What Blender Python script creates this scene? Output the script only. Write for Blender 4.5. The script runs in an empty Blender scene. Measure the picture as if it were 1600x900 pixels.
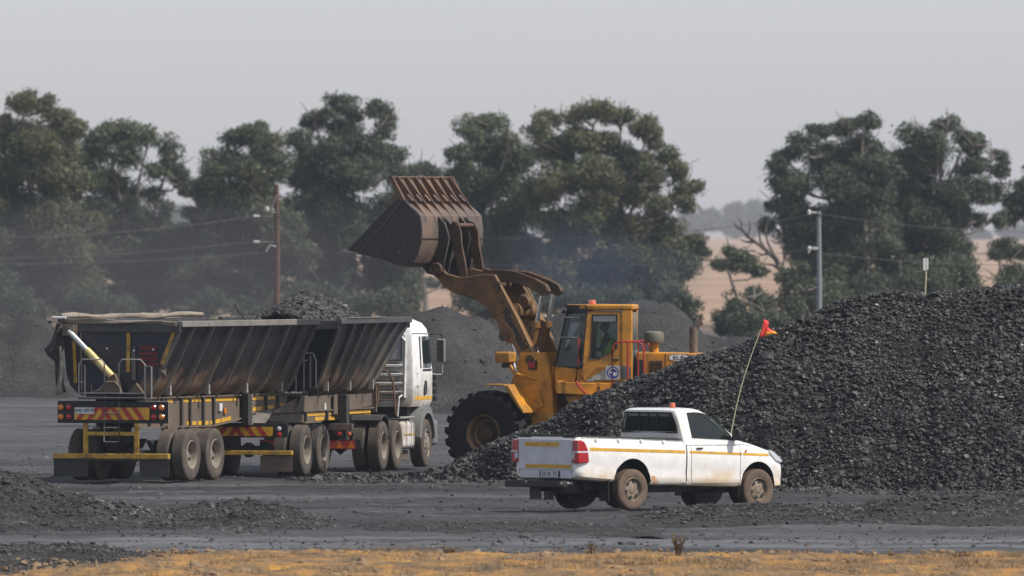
import bpy, bmesh, math, random
import numpy as np
from mathutils import Vector, Matrix
R = math.radians
random.seed(7)
S = bpy.context.scene
COL = S.collection

# ------------------------------------------------------------------ camera
F_PX, CAM_H, HOR = 20500.0, 5.0, 365.0          # focal length in photo pixels, eye height, horizon row
cam = bpy.data.cameras.new('camera')
cam.sensor_width = 36.0
cam.lens = F_PX / 1600 * 36
cam.clip_start = 5; cam.clip_end = 30000
cam.dof.use_dof = True
cam.dof.focus_distance = 262
cam.dof.aperture_fstop = 5.0
camo = bpy.data.objects.new('camera', cam); COL.objects.link(camo)
camo.location = (0, 0, CAM_H)
camo.rotation_euler = (R(90) - math.atan((450 - HOR) / F_PX), 0, 0)
S.camera = camo

# ------------------------------------------------------------------ light
SUN_EL = 50.0
SUN_DIR = Vector((0.94, -0.34, 0)).normalized() * math.cos(R(SUN_EL)) + Vector((0, 0, math.sin(R(SUN_EL))))
w = bpy.data.worlds.new('World'); S.world = w; w.use_nodes = True
nt = w.node_tree; nt.nodes.clear()
sky = nt.nodes.new('ShaderNodeTexSky'); sky.sky_type = 'NISHITA'; sky.sun_disc = False
sky.sun_elevation = R(SUN_EL)
sky.sun_rotation = math.atan2(SUN_DIR.x, SUN_DIR.y)
sky.air_density = 1.0; sky.dust_density = 3.0; sky.ozone_density = 1.5; sky.altitude = 1500
hs = nt.nodes.new('ShaderNodeHueSaturation'); hs.inputs['Saturation'].default_value = 0.35
bg = nt.nodes.new('ShaderNodeBackground'); bg.inputs['Strength'].default_value = 0.15
wo = nt.nodes.new('ShaderNodeOutputWorld')
nt.links.new(sky.outputs[0], hs.inputs['Color']); tn = nt.nodes.new('ShaderNodeMix'); tn.data_type = 'RGBA'; tn.blend_type = 'MULTIPLY'; tn.inputs[0].default_value = 1; tn.inputs[7].default_value = (0.99, 0.985, 1.035, 1); nt.links.new(hs.outputs[0], tn.inputs[6]); nt.links.new(tn.outputs[2], bg.inputs[0]); nt.links.new(bg.outputs[0], wo.inputs[0])
sl = bpy.data.lights.new('sun', 'SUN'); sl.energy = 4.6; sl.angle = R(0.6); sl.color = (1.0, 0.945, 0.87)
so = bpy.data.objects.new('sun', sl); COL.objects.link(so)
so.rotation_euler = (-SUN_DIR).to_track_quat('-Z', 'Y').to_euler()
so.location = (0, 250, 60)
S.view_settings.view_transform = 'Standard'; S.view_settings.look = 'None'
S.view_settings.exposure = 0.0; S.view_settings.gamma = 1.0
S.render.engine = 'CYCLES'
S.cycles.volume_bounces = 1; S.cycles.max_bounces = 6
S.cycles.transparent_max_bounces = 16
S.cycles.volume_step_rate = 4; S.cycles.volume_max_steps = 64

# ------------------------------------------------------------------ materials
def new_mat(name):
    m = bpy.data.materials.new(name); m.use_nodes = True
    n = m.node_tree.nodes; b = n['Principled BSDF']
    return m, n, m.node_tree.links, b
def c4(c): return (c[0], c[1], c[2], 1)
def ramp(n, stops):
    r = n.new('ShaderNodeValToRGB'); e = r.color_ramp.elements
    while len(e) > 1: e.remove(e[0])
    e[0].position = stops[0][0]; e[0].color = c4(stops[0][1])
    for p, c in stops[1:]:
        k = e.new(p); k.color = c4(c)
    return r
def paint(name, col, rough=0.5, metal=0.0, dust=None, amt=0.5, zlo=None, zhi=None, scale=2.0, bump=0.0, streak=False, spec=0.5):
    """base colour, with dust or rust lying over it in noisy patches (thicker towards zlo when given)"""
    m, n, L, b = new_mat(name)
    b.inputs['Roughness'].default_value = rough; b.inputs['Metallic'].default_value = metal
    b.inputs['Specular IOR Level'].default_value = spec
    tc = n.new('ShaderNodeTexCoord'); mp = n.new('ShaderNodeMapping')
    L.new(tc.outputs['Object'], mp.inputs[0])
    if streak: mp.inputs['Scale'].default_value = (1, 1, 0.25)
    no = n.new('ShaderNodeTexNoise'); no.inputs['Scale'].default_value = scale; no.inputs['Detail'].default_value = 8; no.inputs['Roughness'].default_value = 0.65
    L.new(mp.outputs[0], no.inputs['Vector'])
    var = n.new('ShaderNodeMix'); var.data_type = 'RGBA'
    var.inputs[6].default_value = c4([x * 0.78 for x in col]); var.inputs[7].default_value = c4([min(1, x * 1.12) for x in col])
    no2 = n.new('ShaderNodeTexNoise'); no2.inputs['Scale'].default_value = scale * 3.1; no2.inputs['Detail'].default_value = 5
    L.new(tc.outputs['Object'], no2.inputs['Vector']); L.new(no2.outputs[0], var.inputs[0])
    out = var.outputs[2]
    if dust is not None:
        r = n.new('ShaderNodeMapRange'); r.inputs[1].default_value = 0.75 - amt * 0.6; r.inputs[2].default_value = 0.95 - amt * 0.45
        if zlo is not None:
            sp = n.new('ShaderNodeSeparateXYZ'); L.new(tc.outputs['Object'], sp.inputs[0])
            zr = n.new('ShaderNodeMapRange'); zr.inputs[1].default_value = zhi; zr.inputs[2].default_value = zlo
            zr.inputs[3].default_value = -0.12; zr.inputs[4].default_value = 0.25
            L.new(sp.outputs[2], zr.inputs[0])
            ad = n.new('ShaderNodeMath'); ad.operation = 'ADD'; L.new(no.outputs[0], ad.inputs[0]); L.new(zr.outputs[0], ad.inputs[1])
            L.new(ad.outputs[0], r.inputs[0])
        else:
            L.new(no.outputs[0], r.inputs[0])
        mx = n.new('ShaderNodeMix'); mx.data_type = 'RGBA'
        L.new(r.outputs[0], mx.inputs[0]); L.new(out, mx.inputs[6]); mx.inputs[7].default_value = c4(dust)
        out = mx.outputs[2]
        rr = n.new('ShaderNodeMapRange'); rr.inputs[3].default_value = rough; rr.inputs[4].default_value = 0.9
        L.new(r.outputs[0], rr.inputs[0]); L.new(rr.outputs[0], b.inputs['Roughness'])
        if metal > 0:
            mr = n.new('ShaderNodeMapRange'); mr.inputs[3].default_value = metal; mr.inputs[4].default_value = 0
            L.new(r.outputs[0], mr.inputs[0]); L.new(mr.outputs[0], b.inputs['Metallic'])
    L.new(out, b.inputs['Base Color'])
    if bump:
        bp = n.new('ShaderNodeBump'); bp.inputs['Strength'].default_value = 0.6; bp.inputs['Distance'].default_value = bump
        L.new(no2.outputs[0], bp.inputs['Height']); L.new(bp.outputs[0], b.inputs['Normal'])
    return m
TAN = (0.20, 0.155, 0.115); COALDUST = (0.045, 0.043, 0.042)
M = {}
M['white'] = paint('pickup_white_paint', (0.80, 0.79, 0.76), 0.22, dust=(0.60, 0.47, 0.31), amt=0.50, zlo=0.36, zhi=0.85, scale=1.8)
M['tailgate'] = paint('tailgate_shade_paint', (0.58, 0.60, 0.64), 0.4, dust=(0.5, 0.49, 0.47), amt=0.4, scale=2.5)  # body white greyed, so the rear face's shade is partly in its colour
M['orange_rust'] = paint('rust_patch', (0.58, 0.30, 0.13), 0.9, scale=12)
M['truckwhite'] = paint('truck_white_paint', (0.80, 0.79, 0.77), 0.4, dust=(0.42, 0.37, 0.31), amt=0.42, zlo=1.2, zhi=2.6, scale=3)
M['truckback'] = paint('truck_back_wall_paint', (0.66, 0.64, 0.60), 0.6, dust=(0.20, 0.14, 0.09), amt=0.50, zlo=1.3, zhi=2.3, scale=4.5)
M['navy'] = paint('tub_dark_paint', (0.028, 0.032, 0.044), 0.42, dust=(0.075, 0.066, 0.058), amt=0.40, scale=1.4, spec=0.35)
M['tubside'] = paint('tub_side_paint', (0.026, 0.027, 0.032), 0.36, dust=(0.26, 0.155, 0.085), amt=0.47, zlo=1.65, zhi=2.4, scale=1.3, spec=0.5)
M['rib'] = paint('tub_rib_paint', (0.085, 0.083, 0.08), 0.45, dust=(0.19, 0.15, 0.11), amt=0.55, zlo=1.7, zhi=2.8, scale=1.8)
M['rim'] = paint('rim_bar_dusty', (0.20, 0.185, 0.165), 0.8, dust=(0.09, 0.085, 0.08), amt=0.45, scale=2)
M['rimdark'] = paint('rim_bar_dark', (0.05, 0.05, 0.052), 0.6, dust=(0.12, 0.11, 0.10), amt=0.45, scale=2)
M['chassis'] = paint('chassis_dusty', (0.14, 0.105, 0.075), 0.85, dust=(0.065, 0.058, 0.052), amt=0.48, scale=1.7)
M['chdark'] = paint('chassis_dark', (0.035, 0.033, 0.032), 0.8, dust=(0.09, 0.075, 0.06), amt=0.4, scale=2.2)
M['black'] = paint('black_dirty', (0.014, 0.014, 0.015), 0.6, dust=(0.05, 0.045, 0.04), amt=0.35, scale=4)
M['yellow'] = paint('yellow_tape', (0.68, 0.37, 0.02), 0.5, dust=(0.30, 0.19, 0.07), amt=0.45, scale=5)
M['yellowworn'] = paint('yellow_worn_steel', (0.50, 0.29, 0.03), 0.6, dust=(0.06, 0.05, 0.045), amt=0.5, scale=5)
M['red'] = paint('red_tape', (0.42, 0.035, 0.02), 0.5, dust=(0.2, 0.08, 0.05), amt=0.35, scale=6)
M['redfaint'] = paint('red_lettering', (0.17, 0.018, 0.022), 0.7, scale=14)
M['steel'] = paint('bright_steel', (0.62, 0.62, 0.60), 0.28, metal=0.9, dust=(0.30, 0.25, 0.18), amt=0.3, scale=5)
M['galv'] = paint('galvanised_rail', (0.30, 0.29, 0.27), 0.6, metal=0.2, scale=6)
M['tarp'] = paint('canvas_tarp', (0.26, 0.22, 0.175), 0.95, dust=(0.11, 0.095, 0.08), amt=0.45, scale=2.2, bump=0.03)
M['tarpdark'] = paint('tarp_torn_dark', (0.035, 0.033, 0.032), 0.9, dust=(0.13, 0.115, 0.10), amt=0.35, scale=2.5, bump=0.02)
M['tyre'] = paint('tyre_dusty', (0.085, 0.072, 0.062), 0.92, dust=(0.14, 0.115, 0.09), amt=0.5, scale=3.5, spec=0.2)
M['tyrebrown'] = paint('tyre_mud_brown', (0.125, 0.088, 0.066), 0.92, dust=(0.17, 0.125, 0.095), amt=0.5, scale=4, spec=0.2)
M['rimtan'] = paint('wheel_rim_dusty', (0.24, 0.205, 0.165), 0.75, dust=(0.13, 0.105, 0.08), amt=0.45, scale=6)
M['alloy'] = paint('wheel_steel_tan', (0.24, 0.19, 0.13), 0.6, metal=0.1, dust=(0.13, 0.10, 0.075), amt=0.4, scale=9)
M['loader'] = paint('loader_yellow', (0.62, 0.27, 0.016), 0.42, dust=(0.16, 0.085, 0.03), amt=0.50, scale=1.6, bump=0.004)
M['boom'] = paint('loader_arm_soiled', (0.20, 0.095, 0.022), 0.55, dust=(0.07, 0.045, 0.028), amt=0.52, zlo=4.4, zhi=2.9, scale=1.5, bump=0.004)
M['boomdark'] = paint('loader_linkage_greasy', (0.10, 0.055, 0.03), 0.6, dust=(0.03, 0.024, 0.02), amt=0.5, scale=3)
M['bucketside'] = paint('bucket_side_steel', (0.036, 0.033, 0.033), 0.6, dust=(0.07, 0.06, 0.055), amt=0.4, scale=1.4)
M['bucketback'] = paint('bucket_back_rusty', (0.105, 0.085, 0.072), 0.5, dust=(0.20, 0.115, 0.07), amt=0.52, scale=1.5, bump=0.004)
M['rust'] = paint('bucket_rust', (0.15, 0.078, 0.045), 0.8, dust=(0.10, 0.07, 0.05), amt=0.45, scale=3, bump=0.004)
M['edge'] = paint('cutting_edge_steel', (0.35, 0.33, 0.31), 0.45, metal=0.5, dust=(0.10, 0.09, 0.08), amt=0.4, scale=5)
M['tyreblack'] = paint('loader_tyre_black', (0.016, 0.016, 0.017), 0.85, dust=(0.045, 0.04, 0.036), amt=0.36, scale=3, spec=0.3)
M['hubbrown'] = paint('loader_hub_soiled', (0.085, 0.042, 0.016), 0.7, dust=(0.03, 0.024, 0.018), amt=0.5, scale=3)
M['hubedge'] = paint('loader_rim_lip_worn', (0.34, 0.22, 0.11), 0.6, scale=6)
M['rail'] = paint('red_handrail', (0.42, 0.035, 0.03), 0.45, dust=(0.2, 0.07, 0.05), amt=0.3, scale=8)
M['grey'] = paint('grey_plastic', (0.16, 0.165, 0.16), 0.7, dust=(0.12, 0.11, 0.10), amt=0.4, scale=3)
M['greydecal'] = paint('grey_decal', (0.36, 0.36, 0.34), 0.5, scale=4)
M['slate'] = paint('slate_decal', (0.11, 0.13, 0.14), 0.5, scale=4)
M['olive'] = paint('air_cleaner_olive', (0.16, 0.155, 0.115), 0.55, dust=(0.10, 0.09, 0.07), amt=0.4, scale=5)
M['exhaust'] = paint('exhaust_rust', (0.16, 0.125, 0.10), 0.7, dust=(0.08, 0.05, 0.035), amt=0.5, scale=6)
M['signwhite'] = paint('sign_white', (0.78, 0.78, 0.76), 0.5, scale=4)
M['signblue'] = paint('sign_blue', (0.025, 0.075, 0.36), 0.5, scale=4)
M['letterblack'] = paint('letter_black', (0.02, 0.02, 0.02), 0.5)
M['plate'] = paint('plate_white', (0.62, 0.63, 0.62), 0.5, dust=(0.35, 0.33, 0.30), amt=0.4, scale=9)
M['skin'] = paint('skin_tone', (0.14, 0.075, 0.045), 0.6)
M['shirt'] = paint('blue_work_shirt', (0.05, 0.07, 0.12), 0.9)
M['hivis'] = paint('hi_vis_vest', (0.62, 0.88, 0.08), 0.7)
M['hair'] = paint('black_hair', (0.012, 0.011, 0.010), 0.8)
M['seat'] = paint('seat_fabric', (0.05, 0.052, 0.055), 0.9)
M['bark'] = paint('eucalyptus_bark', (0.19, 0.165, 0.14), 0.9, dust=(0.12, 0.10, 0.085), amt=0.5, scale=0.8)
M['barkdark'] = paint('dark_bark', (0.075, 0.06, 0.05), 0.9, scale=1)
M['polebrown'] = paint('creosote_pole', (0.12, 0.062, 0.042), 0.9, dust=(0.12, 0.07, 0.05), amt=0.4, scale=2)
M['concrete'] = paint('concrete_pole', (0.20, 0.215, 0.225), 0.85, scale=2)
M['porcelain'] = paint('insulator', (0.48, 0.48, 0.46), 0.3)
M['wire'] = paint('power_wire', (0.11, 0.11, 0.11), 0.6)
M['flag'] = paint('flag_red', (0.75, 0.05, 0.03), 0.7)
M['flago'] = paint('flag_orange', (0.85, 0.33, 0.02), 0.7)
M['canepole'] = paint('pale_rod', (0.45, 0.42, 0.26), 0.7)
M['stalk'] = paint('dry_stalk', (0.13, 0.085, 0.045), 0.9)
def lens_mat(name, col, rough=0.12):
    m, n, L, b = new_mat(name)
    b.inputs['Base Color'].default_value = c4(col); b.inputs['Roughness'].default_value = rough
    b.inputs['Coat Weight'].default_value = 0.6; b.inputs['Coat Roughness'].default_value = 0.05
    return m
M['redlens'] = lens_mat('red_lens', (0.36, 0.012, 0.016)); M['amberlens'] = lens_mat('amber_lens', (0.62, 0.19, 0.02))
M['clearlens'] = lens_mat('clear_lens', (0.55, 0.57, 0.60)); M['beacon'] = lens_mat('beacon_lens', (0.62, 0.13, 0.03))
def glass_mat(name, tint, alpha):
    m = bpy.data.materials.new(name); m.use_nodes = True
    n = m.node_tree.nodes; L = m.node_tree.links; n.clear()
    o = n.new('ShaderNodeOutputMaterial'); tr = n.new('ShaderNodeBsdfTransparent'); tr.inputs[0].default_value = c4(tint)
    df = n.new('ShaderNodeBsdfDiffuse'); df.inputs[0].default_value = (0.10, 0.11, 0.105, 1)
    gl = n.new('ShaderNodeBsdfGlossy'); gl.inputs['Roughness'].default_value = 0.04; gl.inputs[0].default_value = (0.9, 0.95, 0.93, 1)
    fr = n.new('ShaderNodeFresnel'); fr.inputs[0].default_value = 1.5
    m1 = n.new('ShaderNodeMixShader'); m1.inputs[0].default_value = alpha
    L.new(tr.outputs[0], m1.inputs[1]); L.new(df.outputs[0], m1.inputs[2])
    m2 = n.new('ShaderNodeMixShader'); L.new(fr.outputs[0], m2.inputs[0]); L.new(m1.outputs[0], m2.inputs[1]); L.new(gl.outputs[0], m2.inputs[2])
    L.new(m2.outputs[0], o.inputs[0])
    return m
M['glass'] = glass_mat('dusty_glass', (0.82, 0.90, 0.87), 0.045)
M['darkglass'] = glass_mat('dark_tinted_glass', (0.22, 0.32, 0.31), 0.06)
# coal lumps, coal fines, soil
def coal_mat(name, lo, hi, rough):
    m, n, L, b = new_mat(name)
    ge = n.new('ShaderNodeNewGeometry')
    r = ramp(n, [(0, lo), (0.7, [(a + c) / 2 for a, c in zip(lo, hi)]), (1, hi)])
    L.new(ge.outputs['Random Per Island'], r.inputs[0]); L.new(r.outputs[0], b.inputs['Base Color'])
    tc = n.new('ShaderNodeTexCoord'); no = n.new('ShaderNodeTexNoise'); no.inputs['Scale'].default_value = 0.55; no.inputs['Detail'].default_value = 6
    L.new(tc.outputs['Object'], no.inputs['Vector']); r3 = ramp(n, [(0.38, (0.6, 0.6, 0.6)), (0.62, (1.55, 1.53, 1.48))]); L.new(no.outputs[0], r3.inputs[0])
    mx = n.new('ShaderNodeMix'); mx.data_type = 'RGBA'; mx.blend_type = 'MULTIPLY'; mx.inputs[0].default_value = 1
    L.new(r.outputs[0], mx.inputs[6]); L.new(r3.outputs[0], mx.inputs[7]); L.new(mx.outputs[2], b.inputs['Base Color'])
    rr = n.new('ShaderNodeMapRange'); rr.inputs[3].default_value = rough - 0.12; rr.inputs[4].default_value = rough + 0.25
    L.new(ge.outputs['Random Per Island'], rr.inputs[0]); L.new(rr.outputs[0], b.inputs['Roughness'])
    return m
M['coal'] = coal_mat('coal_lump', (0.007, 0.0072, 0.0075), (0.058, 0.057, 0.055), 0.56)
M['clod'] = coal_mat('gravel_clod', (0.014, 0.0138, 0.0135), (0.105, 0.102, 0.096), 0.75)
def fines_mat(name, a, b_, c, scale=1.5, sy=1.0, bump=0.03):
    m, n, L, b = new_mat(name)
    tc = n.new('ShaderNodeTexCoord'); mp = n.new('ShaderNodeMapping'); mp.inputs['Scale'].default_value = (1, sy, 1)
    L.new(tc.outputs['Object'], mp.inputs[0])
    no = n.new('ShaderNodeTexNoise'); no.inputs['Scale'].default_value = scale; no.inputs['Detail'].default_value = 12; no.inputs['Roughness'].default_value = 0.68
    L.new(mp.outputs[0], no.inputs['Vector'])
    r = ramp(n, [(0.32, a), (0.5, b_), (0.68, c)]); L.new(no.outputs[0], r.inputs[0])
    n2 = n.new('ShaderNodeTexNoise'); n2.inputs['Scale'].default_value = 14; n2.inputs['Detail'].default_value = 6; L.new(tc.outputs['Object'], n2.inputs['Vector'])
    mx = n.new('ShaderNodeMix'); mx.data_type = 'RGBA'; mx.blend_type = 'MULTIPLY'; mx.inputs[0].default_value = 1
    r2 = ramp(n, [(0.35, (0.6, 0.6, 0.6)), (0.62, (1.25, 1.25, 1.25))]); L.new(n2.outputs[0], r2.inputs[0])
    L.new(r.outputs[0], mx.inputs[6]); L.new(r2.outputs[0], mx.inputs[7]); L.new(mx.outputs[2], b.inputs['Base Color'])
    b.inputs['Roughness'].default_value = 0.9; b.inputs['Specular IOR Level'].default_value = 0.25
    bp = n.new('ShaderNodeBump'); bp.inputs['Distance'].default_value = bump; bp.inputs['Strength'].default_value = 0.8
    L.new(n2.outputs[0], bp.inputs['Height']); L.new(bp.outputs[0], b.inputs['Normal'])
    return m
M['coalbase'] = fines_mat('coal_fines', (0.010, 0.010, 0.010), (0.016, 0.016, 0.016), (0.028, 0.028, 0.027), 3)
M['heapgrey'] = fines_mat('grey_fines_heap', (0.026, 0.026, 0.0265), (0.038, 0.038, 0.038), (0.058, 0.058, 0.057), 0.7, bump=0.08)
M['windrow'] = fines_mat('windrow_fines', (0.014, 0.014, 0.014), (0.030, 0.029, 0.028), (0.062, 0.060, 0.057), 2.2)
M['soil'] = fines_mat('ochre_soil', (0.085, 0.066, 0.044), (0.22, 0.135, 0.06), (0.46, 0.225, 0.045), 1.9, sy=0.22)
def leaf_mat(name, c1, c2, c3):
    m, n, L, b = new_mat(name)
    ge = n.new('ShaderNodeNewGeometry')
    r = ramp(n, [(0, c1), (0.6, c2), (1, c3)]); L.new(ge.outputs['Random Per Island'], r.inputs[0])
    L.new(r.outputs[0], b.inputs['Base Color']); b.inputs['Roughness'].default_value = 0.6
    b.inputs['Specular IOR Level'].default_value = 0.35
    tc = n.new('ShaderNodeTexCoord'); no = n.new('ShaderNodeTexNoise'); no.inputs['Scale'].default_value = 0.5; no.inputs['Detail'].default_value = 3
    L.new(tc.outputs['Object'], no.inputs['Vector']); rr_ = ramp(n, [(0.35, (0.72, 0.75, 0.82)), (0.65, (1.15, 1.06, 1.10))]); L.new(no.outputs[0], rr_.inputs[0])
    mx = n.new('ShaderNodeMix'); mx.data_type = 'RGBA'; mx.blend_type = 'MULTIPLY'; mx.inputs[0].default_value = 1
    L.new(r.outputs[0], mx.inputs[6]); L.new(rr_.outputs[0], mx.inputs[7]); L.new(mx.outputs[2], b.inputs['Base Color'])
    t_ = n.new('ShaderNodeBsdfTranslucent'); L.new(mx.outputs[2], t_.inputs[0]); ms = n.new('ShaderNodeMixShader'); ms.inputs[0].default_value = 0.22
    L.new(b.outputs[0], ms.inputs[1]); L.new(t_.outputs[0], ms.inputs[2]); L.new(ms.outputs[0], n['Material Output'].inputs['Surface'])
    return m
M['leafA'] = leaf_mat('gum_leaves', (0.044, 0.060, 0.030), (0.090, 0.115, 0.055), (0.169, 0.194, 0.103))
M['leafB'] = leaf_mat('gum_leaves_olive', (0.053, 0.068, 0.027), (0.106, 0.128, 0.053), (0.194, 0.206, 0.098))
M['leafC'] = leaf_mat('gum_leaves_dark', (0.034, 0.047, 0.026), (0.070, 0.091, 0.048), (0.130, 0.153, 0.083))

# ------------------------------------------------------------------ mesh helpers
class MB:
    def __init__(s, X=None): s.v = []; s.f = []; s.m = []; s.X = X
    def add(s, vs, fs, mi=0):
        o = len(s.v)
        for p in vs:
            p = Vector(p); s.v.append(tuple(s.X @ p) if s.X else tuple(p))
        for f in fs: s.f.append(tuple(i + o for i in f)); s.m.append(mi)
        return s
    def hexa(s, p, mi=0):   # bottom 4 ccw, top 4 ccw
        return s.add(p, [(3, 2, 1, 0), (4, 5, 6, 7), (0, 1, 5, 4), (1, 2, 6, 5), (2, 3, 7, 6), (3, 0, 4, 7)], mi)
    def box(s, x0, x1, y0, y1, z0, z1, mi=0):
        return s.hexa([(x0, y0, z0), (x1, y0, z0), (x1, y1, z0), (x0, y1, z0), (x0, y0, z1), (x1, y0, z1), (x1, y1, z1), (x0, y1, z1)], mi)
    def prismx(s, poly, x0, x1, mi=0):      # poly in (y,z), thick in x
        n = len(poly); vs = [(x0, a, b) for a, b in poly] + [(x1, a, b) for a, b in poly]
        return s.add(vs, [tuple(range(n))[::-1], tuple(range(n, 2 * n))] + [(i, (i + 1) % n, (i + 1) % n + n, i + n) for i in range(n)], mi)
    def prismy(s, poly, y0, y1, mi=0):      # poly in (x,z)
        n = len(poly); vs = [(a, y0, b) for a, b in poly] + [(a, y1, b) for a, b in poly]
        return s.add(vs, [tuple(range(n)), tuple(range(n, 2 * n))[::-1]] + [(i + n, (i + 1) % n + n, (i + 1) % n, i) for i in range(n)], mi)
    def prismz(s, poly, z0, z1, mi=0):
        n = len(poly); vs = [(a, b, z0) for a, b in poly] + [(a, b, z1) for a, b in poly]
        return s.add(vs, [tuple(range(n))[::-1], tuple(range(n, 2 * n))] + [(i, (i + 1) % n, (i + 1) % n + n, i + n) for i in range(n)], mi)
    def loft(s, rings, mi=0, cap=True):
        n = len(rings[0]); vs = [p for r in rings for p in r]; fs = []
        for k in range(len(rings) - 1):
            for i in range(n):
                j = (i + 1) % n; fs.append((k * n + i, k * n + j, (k + 1) * n + j, (k + 1) * n + i))
        if cap: fs.append(tuple(range(n))[::-1]); fs.append(tuple((len(rings) - 1) * n + i for i in range(n)))
        return s.add(vs, fs, mi)
    def tube(s, path, r, n=8, mi=0, r2=None):
        P = [Vector(p) for p in path]; rings = []
        up = Vector((0, 0, 1))
        for i, p in enumerate(P):
            d = (P[min(i + 1, len(P) - 1)] - P[max(i - 1, 0)]).normalized()
            a = d.cross(up)
            if a.length < 0.15: a = d.cross(Vector((1, 0, 0)))
            a.normalize(); b = a.cross(d)
            rr = r if r2 is None else r + (r2 - r) * i / (len(P) - 1)
            rings.append([p + a * rr * math.cos(2 * math.pi * k / n) + b * rr * math.sin(2 * math.pi * k / n) for k in range(n)])
        for i in range(1, len(rings)):   # keep rings from twisting
            best = min(range(n), key=lambda o: (rings[i][o] - rings[i - 1][0]).length)
            rings[i] = rings[i][best:] + rings[i][:best]
        return s.loft(rings, mi)
    def lathe(s, prof, c, ax='x', n=32, mi=0, cap=True):   # prof: (radius, along axis)
        rings = []
        for r, a in prof:
            ring = []
            for k in range(n):
                t = 2 * math.pi * k / n; u, v_ = r * math.cos(t), r * math.sin(t)
                p = {'x': (a, u, v_), 'y': (u, a, v_), 'z': (u, v_, a)}[ax]
                ring.append((c[0] + p[0], c[1] + p[1], c[2] + p[2]))
            rings.append(ring)
        return s.loft(rings, mi, cap)
    def build(s, name, mats, parent=None, smooth=35, bevel=0, seg=2, link=True):
        me = bpy.data.meshes.new(name); me.from_pydata(s.v, [], s.f)
        for m in (mats if isinstance(mats, (list, tuple)) else [mats]): me.materials.append(m)
        me.polygons.foreach_set('material_index', s.m)
        bm = bmesh.new(); bm.from_mesh(me); bmesh.ops.recalc_face_normals(bm, faces=bm.faces); bm.to_mesh(me); bm.free()
        if smooth:
            me.polygons.foreach_set('use_smooth', [True] * len(me.polygons)); me.set_sharp_from_angle(angle=R(smooth))
        else: me.polygons.foreach_set('use_smooth', [False] * len(me.polygons))
        o = bpy.data.objects.new(name, me); COL.objects.link(o)
        if parent: o.parent = parent
        if bevel:
            b = o.modifiers.new('bevel', 'BEVEL'); b.width = bevel; b.segments = seg; b.limit_method = 'ANGLE'; b.angle_limit = R(38)
        return o
def bake(o):
    dg = bpy.context.evaluated_depsgraph_get(); dg.update()
    me = bpy.data.meshes.new_from_object(o.evaluated_get(dg)); o.modifiers.clear(); old = o.data; o.data = me; me.name = old.name
def boolean(o, cutters, op='DIFFERENCE', keep=False, smooth=35):
    for c in cutters:
        c.parent = o.parent
        mdf = o.modifiers.new('b', 'BOOLEAN'); mdf.operation = op; mdf.object = c; mdf.solver = 'EXACT'
    bake(o)
    if not keep:
        for c in cutters: bpy.data.objects.remove(c, do_unlink=True)
    if smooth:
        o.data.polygons.foreach_set('use_smooth', [True] * len(o.data.polygons)); o.data.set_sharp_from_angle(angle=R(smooth))
    return o
def cutter(mb): return mb.build('cutter', M['black'], smooth=0)
def tag(o, label=None, cat=None, group=None, kind=None):
    if label: o['label'] = label
    if cat: o['category'] = cat
    if group: o['group'] = group
    if kind: o['kind'] = kind
    return o
def empty(name, loc, rz=0.0):
    o = bpy.data.objects.new(name, None); COL.objects.link(o); o.location = loc; o.rotation_euler = (0, 0, rz); o.empty_display_size = 0.3
    return o
def copy_part(o, parent, off=(0, 0, 0), children=()):
    c = o.copy(); COL.objects.link(c); c.parent = parent; c.location = Vector(o.location) + Vector(off)
    for ch in children:
        d = ch.copy(); COL.objects.link(d); d.parent = c
    return c
def text_mesh(name, s, size, mat, parent, loc, rot, ext=0.002, align='CENTER', scale=(1, 1, 1), bold=0.0):
    cu = bpy.data.curves.new(name, 'FONT'); cu.body = s; cu.size = size; cu.extrude = ext; cu.offset = bold; cu.align_x = align; cu.align_y = 'CENTER'
    t = bpy.data.objects.new(name, cu); COL.objects.link(t)
    dg = bpy.context.evaluated_depsgraph_get(); dg.update()
    me = bpy.data.meshes.new_from_object(t.evaluated_get(dg)); bpy.data.objects.remove(t, do_unlink=True)
    me.materials.clear(); me.materials.append(mat)
    Mx = Matrix.Translation(loc) @ rot.to_4x4() @ Matrix.Diagonal((scale[0], scale[1], scale[2], 1))
    me.transform(Mx)
    o = bpy.data.objects.new(name, me); COL.objects.link(o); o.parent = parent
    return o
def rot_from(xa, ya):
    xa = Vector(xa).normalized(); za = xa.cross(Vector(ya)).normalized(); ya = za.cross(xa)
    return Matrix((xa, ya, za)).transposed()
def np_mesh(name, V, Fq, mat, parent=None, smooth=False, mats=None):
    """V (n,3) array, Fq (m,k) int array of equal sized faces"""
    me = bpy.data.meshes.new(name); k = Fq.shape[1]
    me.vertices.add(len(V)); me.vertices.foreach_set('co', V.astype(np.float32).ravel())
    me.loops.add(Fq.size); me.loops.foreach_set('vertex_index', Fq.astype(np.int32).ravel())
    me.polygons.add(len(Fq)); me.polygons.foreach_set('loop_start', np.arange(0, Fq.size, k, dtype=np.int32))
    me.update(calc_edges=True); me.validate()
    for m_ in (mat if isinstance(mat, (list, tuple)) else [mat]): me.materials.append(m_)
    me.polygons.foreach_set('use_smooth', np.full(len(me.polygons), bool(smooth)))
    o = bpy.data.objects.new(name, me); COL.objects.link(o)
    if parent: o.parent = parent
    return o
rng = np.random.default_rng(11)
def hash2(ix, iy, seed):
    h = (ix.astype(np.int64) * 374761393 + iy.astype(np.int64) * 668265263 + seed * 1442695041) & 0x7fffffff
    h = ((h ^ (h >> 13)) * 1274126177) & 0x7fffffff
    return ((h ^ (h >> 16)) & 0xffff) / 65535.0
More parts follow.
